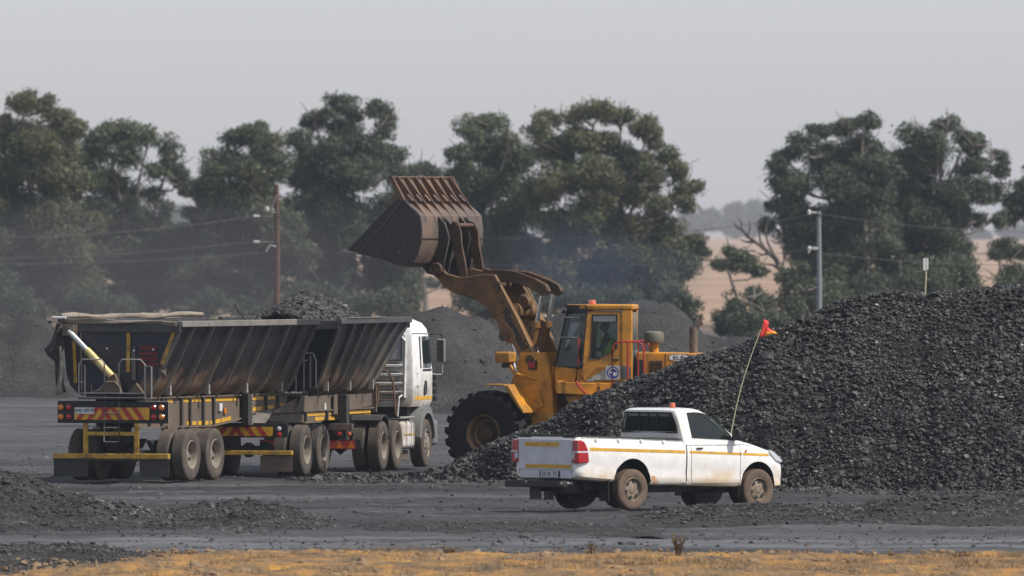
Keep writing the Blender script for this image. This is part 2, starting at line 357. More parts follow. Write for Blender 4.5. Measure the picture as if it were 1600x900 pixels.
def vnoise(x, y, seed=0):
    x = np.asarray(x, float); y = np.asarray(y, float)
    ix = np.floor(x); iy = np.floor(y); fx = x - ix; fy = y - iy
    fx = fx * fx * (3 - 2 * fx); fy = fy * fy * (3 - 2 * fy)
    a = hash2(ix, iy, seed); b = hash2(ix + 1, iy, seed); c = hash2(ix, iy + 1, seed); d = hash2(ix + 1, iy + 1, seed)
    return (a * (1 - fx) + b * fx) * (1 - fy) + (c * (1 - fx) + d * fx) * fy
def fbm(x, y, o=4, seed=0, g=0.5):
    t = 0; amp = 1; tot = 0
    for k in range(o):
        t = t + amp * vnoise(x * 2 ** k, y * 2 ** k, seed + k * 17); tot += amp; amp *= g
    return t / tot
def at(px, py, D): return Vector(((px - 800) / F_PX * D, D, CAM_H - (py - HOR) / F_PX * D))
def gD(py): return CAM_H * F_PX / (py - HOR)

# lump scattering: angular stones at given points
ICO_V = None
def stones_template():
    bm = bmesh.new(); bmesh.ops.create_icosphere(bm, subdivisions=1, radius=1)
    v = np.array([p.co[:] for p in bm.verts]); f = np.array([[q.index for q in x.verts] for x in bm.faces]); bm.free()
    return v, f
ICO_V, ICO_F = stones_template()
def stones(P, size, flat=0.7):
    """P (n,3), size (n,) -> vertices, tri faces of n angular lumps"""
    n = len(P); k = len(ICO_V)
    variants = []
    for i in range(24):
        d = rng.normal(size=(9, 3)); d /= np.linalg.norm(d, axis=1)[:, None]
        off = rng.uniform(0.38, 0.85, 9)
        v = ICO_V * rng.uniform(0.9, 1.15, (k, 1))
        for dd, oo in zip(d, off):      # cut facets
            q = v @ dd; v = v - np.maximum(q - oo, 0)[:, None] * dd
        v = v * rng.uniform(0.75, 1.55, 3)
        variants.append(v)
    variants = np.array(variants)
    sel = rng.integers(0, 24, n)
    q = rng.normal(size=(n, 4)); q /= np.linalg.norm(q, axis=1)[:, None]
    a, b, c, d = q.T
    Rm = np.stack([1 - 2 * (c * c + d * d), 2 * (b * c - a * d), 2 * (b * d + a * c), 2 * (b * c + a * d), 1 - 2 * (b * b + d * d), 2 * (c * d - a * b), 2 * (b * d - a * c), 2 * (c * d + a * b), 1 - 2 * (b * b + c * c)], 1).reshape(n, 3, 3)
    V = np.einsum('nij,nkj->nki', Rm, variants[sel]) * size[:, None, None]
    V[:, :, 2] *= flat
    V += P[:, None, :]
    Fq = ICO_F[None] + (np.arange(n) * k)[:, None, None]
    return V.reshape(-1, 3), Fq.reshape(-1, 3)
def join_np(parts):
    V = []; Fx = []; o = 0
    for v, f in parts:
        V.append(v); Fx.append(f + o); o += len(v)
    return np.concatenate(V), np.concatenate(Fx)
def grid_tris(xs, ys, Z):
    nx, ny = len(xs), len(ys)
    X, Y = np.meshgrid(xs, ys, indexing='ij')
    V = np.stack([X, Y, Z], -1).reshape(-1, 3)
    i, j = np.meshgrid(np.arange(nx - 1), np.arange(ny - 1), indexing='ij')
    a = (i * ny + j).ravel(); b = a + ny; c = b + 1; d = a + 1
    return V, np.stack([a, b, c, d], 1)
def quads_to_tris(q): return np.concatenate([q[:, [0, 1, 2]], q[:, [0, 2, 3]]])

#@@GROUND
# ================================================================== ground
def ground_z(X, Y):
    X = np.asarray(X, float); Y = np.asarray(Y, float)
    near = np.clip((480 - Y) / 100, 0, 1)
    z = (fbm(X * 0.35, Y * 0.16, 4, 3) - 0.5) * 0.12 + (fbm(X * 2.2, Y * 1.1, 3, 9, .6) - 0.5) * 0.06
    z += (fbm(X * 0.08 + Y * .02, Y * 0.6, 4, 21, .6) - 0.5) * 0.13          # wheel ruts running across the yard
    z *= near
    # level pads where vehicles stand are kept low so tyres touch
    z = z + 2.6 * np.clip((Y - 900) / 4300, 0, 1)
    return z - 0.035 * near
xs = np.concatenate([-np.geomspace(6000, 16, 30), np.arange(-15, 15.01, 0.13), np.geomspace(16, 6000, 30)])
ys = np.concatenate([np.linspace(-300, 184, 12), np.arange(186, 330, 0.22), np.arange(330, 480, 1.5), np.geomspace(485, 14000, 60)])
XX, YY = np.meshgrid(xs, ys, indexing='ij')
V, Q = grid_tris(xs, ys, ground_z(XX, YY))
def ground_material():
    m, n, L, b = new_mat('yard_and_field_ground')
    tc = n.new('ShaderNodeTexCoord'); sp = n.new('ShaderNodeSeparateXYZ'); L.new(tc.outputs['Object'], sp.inputs[0])
    def noise(scale, sc, detail=8, rough=0.6):
        mp = n.new('ShaderNodeMapping'); mp.inputs['Scale'].default_value = sc; L.new(tc.outputs['Object'], mp.inputs[0])
        t = n.new('ShaderNodeTexNoise'); t.inputs['Scale'].default_value = scale; t.inputs['Detail'].default_value = detail; t.inputs['Roughness'].default_value = rough
        L.new(mp.outputs[0], t.inputs['Vector']); return t
    # coal dust yard: dark fines with paler dried slurry lying in long streaks
    n1 = noise(0.30, (0.22, 1, 1), 10, 0.72); r1 = ramp(n, [(0.38, (0.019, 0.0192, 0.020)), (0.5, (0.037, 0.0375, 0.039)), (0.62, (0.078, 0.079, 0.083))]); L.new(n1.outputs[0], r1.inputs[0])
    n2 = noise(5, (1, 0.6, 1), 8, 0.7); r2 = ramp(n, [(0.33, (0.62, 0.62, 0.62)), (0.66, (1.3, 1.3, 1.3))]); L.new(n2.outputs[0], r2.inputs[0])
    y1 = n.new('ShaderNodeMix'); y1.data_type = 'RGBA'; y1.blend_type = 'MULTIPLY'; y1.inputs[0].default_value = 1
    L.new(r1.outputs[0], y1.inputs[6]); L.new(r2.outputs[0], y1.inputs[7])
    # pale dried track in front of the windrows
    band = n.new('ShaderNodeMath'); band.operation = 'SUBTRACT'; L.new(sp.outputs[1], band.inputs[0]); band.inputs[1].default_value = 213
    ab = n.new('ShaderNodeMath'); ab.operation = 'ABSOLUTE'; L.new(band.outputs[0], ab.inputs[0])
    br = n.new('ShaderNodeMapRange'); br.inputs[1].default_value = 9; br.inputs[2].default_value = 2; L.new(ab.outputs[0], br.inputs[0])
    bm_ = n.new('ShaderNodeMath'); bm_.operation = 'MULTIPLY'; L.new(br.outputs[0], bm_.inputs[0])
    n3 = noise(0.5, (0.3, 1, 1), 6, 0.7); r3 = n.new('ShaderNodeMapRange'); r3.inputs[1].default_value = 0.38; r3.inputs[2].default_value = 0.6; L.new(n3.outputs[0], r3.inputs[0])
    L.new(r3.outputs[0], bm_.inputs[1])
    y2 = n.new('ShaderNodeMix'); y2.data_type = 'RGBA'; L.new(bm_.outputs[0], y2.inputs[0]); L.new(y1.outputs[2], y2.inputs[6]); y2.inputs[7].default_value = (0.125, 0.13, 0.14, 1)
    st = noise(0.9, (0.045, 1, 1), 6, 0.65); sr = n.new('ShaderNodeMapRange'); sr.inputs[1].default_value = 0.56; sr.inputs[2].default_value = 0.66; sr.inputs[4].default_value = 0.55; L.new(st.outputs[0], sr.inputs[0])
    n9 = noise(2.5, (1, 0.5, 1), 8, 0.75); s9 = n.new('ShaderNodeMapRange'); s9.inputs[1].default_value = 0.42; s9.inputs[2].default_value = 0.58; L.new(n9.outputs[0], s9.inputs[0])
    sm = n.new('ShaderNodeMath'); sm.operation = 'MULTIPLY'; L.new(sr.outputs[0], sm.inputs[0]); L.new(s9.outputs[0], sm.inputs[1])
    y25 = n.new('ShaderNodeMix'); y25.data_type = 'RGBA'; L.new(sm.outputs[0], y25.inputs[0]); L.new(y2.outputs[2], y25.inputs[6]); y25.inputs[7].default_value = (0.15, 0.152, 0.16, 1)
    y2 = y25
    # far wet/pale area
    f1 = n.new('ShaderNodeMapRange'); f1.inputs[1].default_value = 285; f1.inputs[2].default_value = 300; L.new(sp.outputs[1], f1.inputs[0])
    f2 = n.new('ShaderNodeMath'); f2.operation = 'MULTIPLY'; f1.inputs[4].default_value = 0.55; L.new(f1.outputs[0], f2.inputs[0]); L.new(r3.outputs[0], f2.inputs[1])
    y3 = n.new('ShaderNodeMix'); y3.data_type = 'RGBA'; L.new(f2.outputs[0], y3.inputs[0]); L.new(y2.outputs[2], y3.inputs[6]); y3.inputs[7].default_value = (0.10, 0.102, 0.105, 1)
    # field beyond the yard
    n4 = noise(0.012, (0.35, 1, 1), 8, 0.6); r4 = ramp(n, [(0.35, (0.24, 0.16, 0.105)), (0.5, (0.31, 0.205, 0.14)), (0.65, (0.36, 0.27, 0.17))]); L.new(n4.outputs[0], r4.inputs[0])
    e = n.new('ShaderNodeMapRange'); e.inputs[1].default_value = 640; e.inputs[2].default_value = 760
    L.new(sp.outputs[1], e.inputs[0])
    y4 = n.new('ShaderNodeMix'); y4.data_type = 'RGBA'; L.new(e.outputs[0], y4.inputs[0]); L.new(y3.outputs[2], y4.inputs[6]); L.new(r4.outputs[0], y4.inputs[7])
    L.new(y4.outputs[2], b.inputs['Base Color'])
    b.inputs['Roughness'].default_value = 0.88; b.inputs['Specular IOR Level'].default_value = 0.3
    bp = n.new('ShaderNodeBump'); bp.inputs['Distance'].default_value = 0.02; bp.inputs['Strength'].default_value = 0.7; L.new(n2.outputs[0], bp.inputs['Height']); L.new(bp.outputs[0], b.inputs['Normal'])
    return m
tag(np_mesh('ground', V, Q, ground_material(), smooth=True), kind='structure')

# ochre soil bank in the very foreground
xs = np.arange(-16, 16.01, 0.06); ys = np.arange(184, 211, 0.16)
XX, YY = np.meshgrid(xs, ys, indexing='ij')
edge = 207.5 - 4.5 * fbm(XX * 0.45, XX * 0 + 2, 4, 5, .6) - 7 * np.clip(-(XX + 5.4), 0, 3)
hb = np.clip((edge - YY) / 2.0, -0.3, 1)
Z = np.where(hb > 0, hb * 0.07, hb * 0.2) + (fbm(XX * 1.6, YY * 0.9, 5, 31, 0.6) - 0.5) * 0.16 * np.clip(hb + 0.1, 0, 1) - 0.01
V, Q = grid_tris(xs, ys, Z)
tag(np_mesh('soil_bank', V, Q, M['soil'], smooth=True), 'ochre soil bank along the front edge of the coal yard', kind='structure')

# ------------------------------------------------------------------ coal pile
sil = [(560, 744), (640, 742), (700, 730), (740, 706), (800, 680), (860, 657), (900, 628), (960, 604), (1010, 588), (1060, 568), (1100, 553), (1160, 534), (1200, 518), (1270, 488), (1330, 468), (1400, 460), (1450, 462), (1500, 457), (1600, 450), (1900, 445)]
toe = [(-3.6, 270.5), (-2.4, 268.5), (-1.3, 266.2), (0, 264), (2, 261), (4, 258.5), (5.5, 257), (10, 256), (16, 255.5)]
SL = 0.50
sx = []; sz = []
for px, py in sil:
    D = 268.0
    for _ in range(6):
        X = (px - 800) / F_PX * D
        z = max(0.02, CAM_H - (py - HOR) / F_PX * D)
        D = np.interp(X, [t[0] for t in toe], [t[1] for t in toe]) + z / SL
    sx.append(X); sz.append(z)
def pile_z(X, Y):
    Dt = np.interp(X, [t[0] for t in toe], [t[1] for t in toe]) + (fbm(X * 0.8, X * 0 + 3, 3, 51) - 0.5) * 1.6
    Sx = np.interp(X, sx, sz)
    front = (Y - Dt) * SL
    crest = Sx + 0.02 - 0.06 * (Y - (Dt + Sx / SL))
    k = 0.10
    h = -k * np.log(np.exp(-front / k) + np.exp(-crest / k))
    back = (np.interp(X, [-5, -1.5, 0, 6.0, 7.5, 9], [271.5, 269.5, 268.2, 268.2, 276, 292]) - Y) * 0.75
    h = np.minimum(h, back)
    h = h + (fbm(X * 0.9, Y * 0.9, 3, 61) - 0.5) * 0.30 * np.clip(h / 0.8, 0, 1)
    return h
xs = np.arange(-4.2, 15, 0.10); ys = np.arange(254, 292, 0.14)
XX, YY = np.meshgrid(xs, ys, indexing='ij')
Z = np.maximum(pile_z(XX, YY), -0.15)
gv, gq = grid_tris(xs, ys, Z - 0.03)
# lumps over the side that faces the yard
N = 230000
X = rng.uniform(-4.0, 13.5, N); Y = rng.uniform(255, 283, N)
h = pile_z(X, Y)
Dt = np.interp(X, [t[0] for t in toe], [t[1] for t in toe]); top = np.interp(X, sx, sz) / SL + Dt
keep = (h > -0.06) & (Y < top + 2.2) & (Y < 281.5)
X, Y, h = X[keep], Y[keep], h[keep]
patch = fbm(X * 0.5, Y * 0.5, 3, 91)
size = (rng.gamma(1.8, 0.0112, len(X)) + 0.011) * (0.62 + 0.8 * patch)
# spill of single lumps at the toe
n2 = 2600
Xs = rng.uniform(-4.6, 12.5, n2); off = -rng.exponential(0.9, n2)
Ys = np.interp(Xs, [t[0] for t in toe], [t[1] for t in toe]) + off
sp_size = rng.gamma(4, 0.009, n2) + 0.012
Pp = np.concatenate([np.stack([X, Y, h + rng.uniform(-0.03, 0.03, len(X))], 1), np.stack([Xs, Ys, ground_z(Xs, Ys) + 0.01], 1)])
lv, lf = stones(Pp, np.concatenate([size, sp_size]), 0.75)
print('coal lumps', len(Pp))
lumps_v, lumps_f = join_np([(gv, quads_to_tris(gq)), (lv, lf)])
pile = np_mesh('coal_pile', lumps_v, lumps_f, [M['coal'], M['coalbase']])
mi = np.zeros(len(pile.data.polygons), np.int32); mi[:len(gq) * 2] = 1; pile.data.polygons.foreach_set('material_index', mi)
tag(pile, 'large glistening heap of black coal lumps behind the white pickup', 'coal pile')

# ------------------------------------------------------------------ smooth grey heaps at the back of the yard
def heap(name, label, bumps, D, base, mat=None, lump=900, seed=1, group='grey fines heaps at the back of the yard'):
    """bumps: (px, py_top, half width px); built as a conical mound with its foot on the ground"""
    xs_ = [(b[0] - 800) / F_PX * D for b in bumps]; zs = [CAM_H - (b[1] - HOR) / F_PX * D for b in bumps]; ws = [b[2] / F_PX * D for b in bumps]
    x0 = min(a - w_ for a, w_ in zip(xs_, ws)) - 2; x1 = max(a + w_ for a, w_ in zip(xs_, ws)) + 2
    gx = np.arange(x0, x1, 0.22); gy = np.arange(D - 9, D + 9, 0.3)
    A, B = np.meshgrid(gx, gy, indexing='ij'); H = np.full(A.shape, -0.2)
    for a, z, w_ in zip(xs_, zs, ws):
        r = np.sqrt(((A - a) / w_) ** 2 + ((B - D) / max(z / 0.6, 3)) ** 2 + 0.012) + (fbm(A * 0.3, B * 0.3, 3, seed) - 0.5) * 0.25
        H = np.maximum(H, z * 1.06 * (1 - r) + 0.12 * np.clip(1 - r, 0, 1))
    H = H + (fbm(A * 0.9, B * 0.9, 4, seed + 5) - 0.5) * 0.22 * (H > -0.1)
    v, q = grid_tris(gx, gy, H - 0.02)
    n = lump; X = rng.uniform(x0, x1, n); Y = rng.uniform(D - 9, D, n)
    ii = np.clip(((X - gx[0]) / 0.22).astype(int), 0, len(gx) - 1); jj = np.clip(((Y - gy[0]) / 0.3).astype(int), 0, len(gy) - 1)
    k = H[ii, jj] > 0.05
    lv, lf = stones(np.stack([X[k], Y[k], H[ii, jj][k]], 1), rng.gamma(1.6, 0.016, k.sum()) + 0.012)
    vv, ff = join_np([(v, quads_to_tris(q)), (lv, lf)])
    o = np_mesh(name, vv, ff, [M['clod'], mat or M['heapgrey']])
    m_ = np.zeros(len(o.data.polygons), np.int32); m_[:len(q) * 2] = 1; o.data.polygons.foreach_set('material_index', m_)
    sm = np.zeros(len(o.data.polygons), bool); sm[:len(q) * 2] = True; o.data.polygons.foreach_set('use_smooth', sm)
    return tag(o, label, 'heap', group)
heap('fines_heap', 'grey dusty heap at the far left behind the rear trailer', [(-60, 478, 210), (-10, 482, 210), (50, 480, 190), (80, 500, 150)], 405, 0, seed=3)
heap('fines_heap', 'rounded grey heap seen between the truck cab and the raised loader arm', [(690, 474, 200), (660, 482, 190), (640, 500, 150), (740, 496, 150)], 372, 0, seed=8)
heap('fines_heap', 'broad grey heap behind the loader arm and cab', [(790, 482, 190), (840, 474, 210), (890, 468, 220), (940, 470, 220), (1000, 466, 220), (1040, 474, 170)], 388, 0, seed=14, lump=1500)
heap('fines_heap', 'low dark heap ridge to the right of the loader exhaust', [(1100, 516, 190), (1160, 516, 190), (1240, 520, 160)], 430, 0, seed=20)
# windrows of scraped fines in the foreground
def windrow(name, label, prof, D, wy, seed, n, csize=0.022, group=None):
    """prof: (px, py_top) crest outline"""
    X0 = [(p[0] - 800) / F_PX * D for p in prof]; Z0 = [max(0, CAM_H - (p[1] - HOR) / F_PX * D) for p in prof]
    if prof[-1][0] < 1600: Z0[-1] = -0.12; X0[-1] += 0.3
    if prof[0][0] > 0: Z0[0] = -0.12; X0[0] -= 0.3
    gx = np.arange(X0[0], X0[-1], 0.05); gy = np.arange(D - wy * 1.4, D + wy * 1.4, 0.12)
    def hz(A, B):
        c = np.interp(A, X0, Z0)
        wv = D + (fbm(A * 0.6, A * 0, 2, seed) - 0.5) * wy * 0.5
        r = np.abs(B - wv) / wy
        h = np.maximum(c, 0) * (1 - r) * 1.05 + np.minimum(c, 0) - 0.06 * np.clip(r - 0.9, 0, 1) + (fbm(A * 3, B * 2.2, 4, seed + 3, 0.6) - 0.5) * 0.30 * np.clip(c * 2.0, 0.0, 1) * np.clip(1.2 - r, 0, 1) - 0.02
        return h
    A, B = np.meshgrid(gx, gy, indexing='ij'); H = hz(A, B)
    v, q = grid_tris(gx, gy, H - 0.01)
    X = rng.uniform(gx[0], gx[-1], n); Y = D + rng.normal(0, 0.55, n) * wy
    h = np.maximum(hz(X, Y), ground_z(X, Y))
    kk = rng.random(n) < np.clip(np.interp(X, X0, Z0) * 4 + .05, 0, 1); 
    h[np.abs(Y - D) > wy * 1.35] = ground_z(X, Y)[np.abs(Y - D) > wy * 1.35]
    lv, lf = stones(np.stack([X, Y, h], 1)[kk], rng.gamma(1.4, csize * 0.48, kk.sum()) + 0.004)
    vv, ff = join_np([(v, quads_to_tris(q)), (lv, lf)])
    o = np_mesh(name, vv, ff, [M['clod'], M['windrow']])
    m_ = np.zeros(len(o.data.polygons), np.int32); m_[:len(q) * 2] = 1; o.data.polygons.foreach_set('material_index', m_)
    return tag(o, label, 'spoil ridge', group or 'low ridges of scraped coal fines')
windrow('spoil_ridge', 'rough dark ridge of coal fines at the lower left below the trailer wheels', [(-90, 715), (0, 737), (40, 748), (100, 768), (170, 785), (240, 797), (300, 790), (370, 780), (430, 788), (490, 804), (525, 826)], 226, 5.2, 71, 9000)
windrow('spoil_ridge', 'low dark ridge of coal fines under the front wheel of the pickup, right edge', [(960, 812), (1040, 795), (1100, 787), (1180, 786), (1260, 788), (1350, 786), (1400, 776), (1480, 776), (1600, 772), (1720, 768)], 231.5, 3.6, 83, 8000)
windrow('spoil_ridge', 'thin faint ridge of fines in the open middle of the yard', [(500, 829), (560, 818), (640, 812), (740, 814), (860, 813), (960, 818), (1060, 829)], 222.5, 2.5, 97, 2500, 0.016)
windrow('spoil_ridge', 'dark gravelly patch cutting into the ochre bank at the lower left corner', [(-120, 850), (0, 852), (90, 850), (160, 852), (215, 860), (250, 885)], 201, 4.5, 105, 5000, 0.016)
# loose crumbs over the yard
n = 16000
Y = 205 + 105 * rng.random(n) ** 1.2; X = rng.uniform(-0.042, 0.042, n) * Y * 1.25
cl = vnoise(X * 0.5, Y * 0.3, 77); k = (cl > rng.random(n) * 0.8 + 0.12)
X, Y = X[k], Y[k]
lv, lf = stones(np.stack([X, Y, ground_z(X, Y) + 0.004], 1), rng.gamma(1.8, 0.009, len(X)) + 0.006, 0.7)
tag(np_mesh('loose_coal', lv, lf, M['clod']), 'loose coal crumbs strewn over the yard floor', kind='stuff')
# clods on the soil bank
n = 2600
Y = rng.uniform(188, 205, n); X = rng.uniform(-9.5, 9.5, n)
lv, lf = stones(np.stack([X, Y, 0.05 + 0 * X], 1), rng.gamma(1.8, 0.014, n) + 0.008, 0.7)
tag(np_mesh('soil_clods', lv, lf, paint('soil_clod', (0.26, 0.18, 0.10), 0.95, dust=(0.12, 0.09, 0.06), amt=0.5, scale=3)), 'earth clods and dead grass bits on the ochre bank', kind='stuff')

# ================================================================== trees
def crown_mesh(lobes, D, leaf, dens, seed, drop=0.35):
    """leaf-sized faces on the shells of many small clumps grouped into lobes; lobes: (px,py,rx,ry) in photo pixels"""
    r = np.random.default_rng(seed); s = F_PX / D
    C, RAD, LC = [], [], []
    full = []
    for (px, py, rx, ry) in lobes:
        full.append((px, py, rx, ry, r.normal(0, 1.3)))
        if D < 1500:
            full.append((px + r.uniform(-.5, .5) * rx, py + r.uniform(0.0, .9) * ry, rx * .95, ry * .95, r.normal(0, 1.6) + 1.2))
    for (px, py, rx, ry, dep) in full:
        c = np.array([(px - 800) / s, D + dep, CAM_H - (py - HOR) / s]); rx_, rz_ = rx / s, ry / s
        m = max(8, int(19 * (rx_ * rz_) ** 0.8))
        for i in range(m):
            d = r.normal(size=3); d /= np.linalg.norm(d); q = r.uniform(0.1, 0.95)
            cc = c + d * np.array([rx_, rx_, rz_]) * q
            C.append(cc); RAD.append(r.uniform(0.18, 0.47) * (rx_ * rz_) ** 0.5 + 0.20); LC.append(c)
    C = np.array(C); RAD = np.array(RAD); LC = np.array(LC)
    cnt = np.maximum((dens * RAD ** 1.8).astype(int), 8)
    idx = np.repeat(np.arange(len(C)), cnt); n = len(idx)
    d = r.normal(size=(n, 3)); d[:, 2] += 0.25; d /= np.linalg.norm(d, axis=1)[:, None]
    q = r.uniform(0.25, 1.0, n) ** 0.5; q = np.where(r.random(n) < 0.16, q * r.uniform(1.0, 1.5, n), q)
    e = np.array([1.2, 1.2, 0.8])
    P = C[idx] + d * q[:, None] * RAD[idx][:, None] * e
    P[:, 2] -= drop * RAD[idx] * (r.random(n) ** 2) * 0.8
    nrm = d + 0.75 * r.normal(size=(n, 3)); nrm /= np.linalg.norm(nrm, axis=1)[:, None]
    t = np.cross(nrm, r.normal(size=(n, 3))); t /= np.linalg.norm(t, axis=1)[:, None] + 1e-9
    t[:, 2] -= 0.5; t -= (t * nrm).sum(1)[:, None] * nrm; t /= np.linalg.norm(t, axis=1)[:, None] + 1e-9
    b = np.cross(nrm, t)
    L_ = leaf * r.uniform(0.45, 1.5, n)[:, None]; W_ = L_ * r.uniform(0.22, 0.5, n)[:, None]
    V = np.stack([P - t * L_, P - b * W_ , P + t * L_, P + b * W_], 1).reshape(-1, 3)
    return V, np.arange(4 * n).reshape(-1, 4), C
def tree(name, label, lobes, D, foot, leaf=0.105, dens=470, seed=1, mat='leafA', trunks=1, group=None, bark='bark', tr=0.24):
    """lobes in photo pixels, foot (px) where the trunk stands"""
    s = F_PX / D
    zg = float(ground_z(np.array([0.]), np.array([float(D)]))[0])
    base = Vector(((foot - 800) / s, D, zg))
    root = empty(name, base); tag(root, label, 'tree', group)
    V, Q, C = crown_mesh(lobes, D, leaf, dens, seed)
    o = np_mesh('crown', V - np.array(base), Q, M[mat], root)
    rr = random.Random(seed)
    mb = MB()
    cs = [Vector(((l[0] - 800) / s, D + rr.uniform(-1, 1), CAM_H - (l[1] - HOR) / s)) - base for l in lobes]
    topz = max(c.z for c in cs)
    # stems rise, then limbs run out to the lobes
    stems = []
    for k in range(trunks):
        tx = rr.uniform(-0.5, 0.5) * (trunks > 1) * 2.2
        target = sorted(cs, key=lambda c: -c.z)[min(k * 2, len(cs) - 1)]
        a = Vector((tx, rr.uniform(-.5, .5) * (trunks > 1), -0.2)); e = Vector((target.x, target.y, target.z * 0.93))
        pts = []
        for i in range(11):
            u = i / 10
            p = a.lerp(e, u); p.x = a.x + (e.x - a.x) * u ** 1.6 + math.sin(u * 5 + k) * 0.25; p.z = a.z + (e.z - a.z) * u
            pts.append(p)
        stems.append(pts); mb.tube(pts, tr * (1 - 0.15 * k), 8, 0, r2=0.05)
    for c in cs:
        st = min(stems, key=lambda p: min((q - c).length for q in p))
        cand = [q for q in st if q.z < c.z - 0.25 * abs(c.x - q.x)] or [st[2]]
        q = cand[-1]; mid = q.lerp(c, 0.5) + Vector((0, 0, -0.12 * (c - q).length)) + Vector((rr.uniform(-.2, .2), rr.uniform(-.2, .2), 0))
        mb.tube([q, q.lerp(mid, .5), mid, mid.lerp(c, .5), c], tr * 0.36, 6, 0, r2=0.035)
        for k in range(3):
            d = Vector((rr.uniform(-1, 1), rr.uniform(-1, 1), rr.uniform(-.2, 1))).normalized() * rr.uniform(0.6, 1.3)
            mb.tube([mid.lerp(c, .6), mid.lerp(c, .8) + d * .5, c + d], 0.05, 5, 0, r2=0.015)
    mb.build('trunk', M[bark], root)
    return root
def fillers(x0, x1, y0, y1, n, r0, r1, seed):
    rr = random.Random(seed); return [(rr.uniform(x0, x1), rr.uniform(y0, y1), rr.uniform(r0, r1), rr.uniform(r0, r1) * 0.85) for _ in range(n)]
G1 = 'gum trees in the row behind the yard'
tree('gum_tree', 'tall gum tree at the far left with a hooked tuft of leaves above its crown',
     [(42, 157, 30, 17), (73, 168, 24, 20), (98, 186, 28, 18), (118, 200, 16, 16), (7, 184, 9, 7), (30, 212, 42, 30), (78, 222, 40, 28), (22, 255, 50, 34), (80, 262, 46, 34), (-20, 240, 40, 40)]
     + fillers(-40, 130, 290, 465, 32, 30, 46, 1) + fillers(40, 150, 300, 350, 5, 24, 30, 11), 735, 40, seed=101, mat='leafB', trunks=2, group=G1)
tree('gum_tree', 'open crowned gum tree left of the sky gap, its pale limbs showing',
     [(178, 200, 28, 17), (205, 203, 26, 17), (232, 213, 20, 16), (262, 228, 20, 18), (155, 216, 26, 22), (147, 247, 28, 24), (196, 240, 28, 22), (277, 262, 18, 20), (284, 284, 13, 16), (250, 268, 24, 16), (178, 285, 30, 26), (240, 300, 18, 16), (215, 330, 24, 20), (160, 335, 32, 30), (262, 322, 16, 10)]
     + fillers(135, 290, 345, 475, 26, 22, 36, 2) + fillers(140, 230, 240, 340, 7, 18, 26, 12), 745, 205, seed=102, dens=340, mat='leafA', trunks=3, group=G1)
tree('gum_tree', 'broad gum tree directly behind the brown pole',
     [(400, 206, 32, 18), (376, 214, 24, 18), (428, 216, 18, 16), (410, 232, 24, 16), (347, 249, 28, 20), (330, 272, 22, 24), (391, 262, 34, 26), (430, 258, 26, 24), (318, 300, 20, 22), (360, 300, 34, 26), (292, 298, 12, 8), (300, 335, 18, 14), (410, 310, 34, 30)]
     + fillers(290, 470, 330, 475, 30, 24, 38, 3), 740, 385, seed=103, mat='leafA', trunks=2, group=G1)
tree('gum_tree', 'tallest gum tree of the left row with two rounded top tufts, left of the bucket',
     [(530, 158, 27, 15), (546, 172, 20, 14), (512, 176, 14, 10), (586, 170, 20, 15), (603, 192, 17, 18), (492, 182, 30, 16), (533, 200, 30, 20), (470, 218, 22, 16), (577, 228, 34, 26), (608, 242, 20, 26), (508, 242, 44, 30), (560, 270, 42, 28), (622, 270, 18, 18), (480, 280, 34, 28)]
     + fillers(465, 640, 300, 465, 26, 26, 42, 4), 750, 545, seed=104, mat='leafC', trunks=3, group=G1)
tree('gum_tree', 'smaller gum tree peeping out between the bucket and the big central tree',
     [(658, 262, 22, 12), (680, 272, 14, 12), (640, 280, 20, 18), (668, 300, 24, 20), (650, 330, 26, 26), (690, 330, 22, 30), (700, 380, 24, 30), (650, 375, 20, 22), (630, 420, 16, 20), (705, 430, 18, 22)],
     790, 668, seed=105, mat='leafC', dens=430, trunks=2, group=G1)
G2 = 'gum trees behind the loader'
tree('gum_tree', 'rounded gum tree behind the bucket, left half of the big central clump',
     [(764, 192, 36, 14), (743, 203, 26, 16), (796, 212, 22, 18), (718, 238, 20, 16), (764, 235, 40, 24), (724, 265, 24, 20), (807, 254, 38, 26), (764, 285, 42, 28), (819, 306, 40, 26), (735, 312, 28, 26), (790, 345, 40, 28), (745, 360, 34, 24)]
     + fillers(735, 850, 370, 465, 13, 22, 36, 5), 722, 775, seed=106, mat='leafA', trunks=3, group=G2)
tree('gum_tree', 'biggest gum tree, its high domed crown above the loader cab',
     [(857, 186, 30, 15), (845, 203, 22, 16), (933, 172, 34, 14), (903, 178, 20, 14), (972, 180, 28, 14), (1006, 196, 26, 20), (1018, 214, 18, 16), (905, 215, 36, 22), (950, 222, 30, 20), (868, 232, 34, 24), (1045, 245, 20, 16), (1062, 264, 18, 16), (984, 245, 34, 18), (933, 265, 40, 24), (1018, 270, 26, 18), (1089, 290, 16, 12), (1064, 298, 24, 14), (975, 298, 42, 24), (870, 285, 40, 28), (1030, 322, 26, 18), (1070, 318, 12, 12), (930, 325, 48, 30), (870, 345, 40, 30), (994, 355, 42, 28), (1050, 362, 26, 18)]
     + fillers(850, 1060, 375, 470, 24, 24, 38, 6) + fillers(880, 1040, 215, 360, 9, 18, 28, 16) + [(1082, 374, 22, 10), (1096, 390, 14, 9), (1070, 398, 20, 10)], 715, 950, seed=107, mat='leafB', trunks=4, tr=0.3, group=G2)
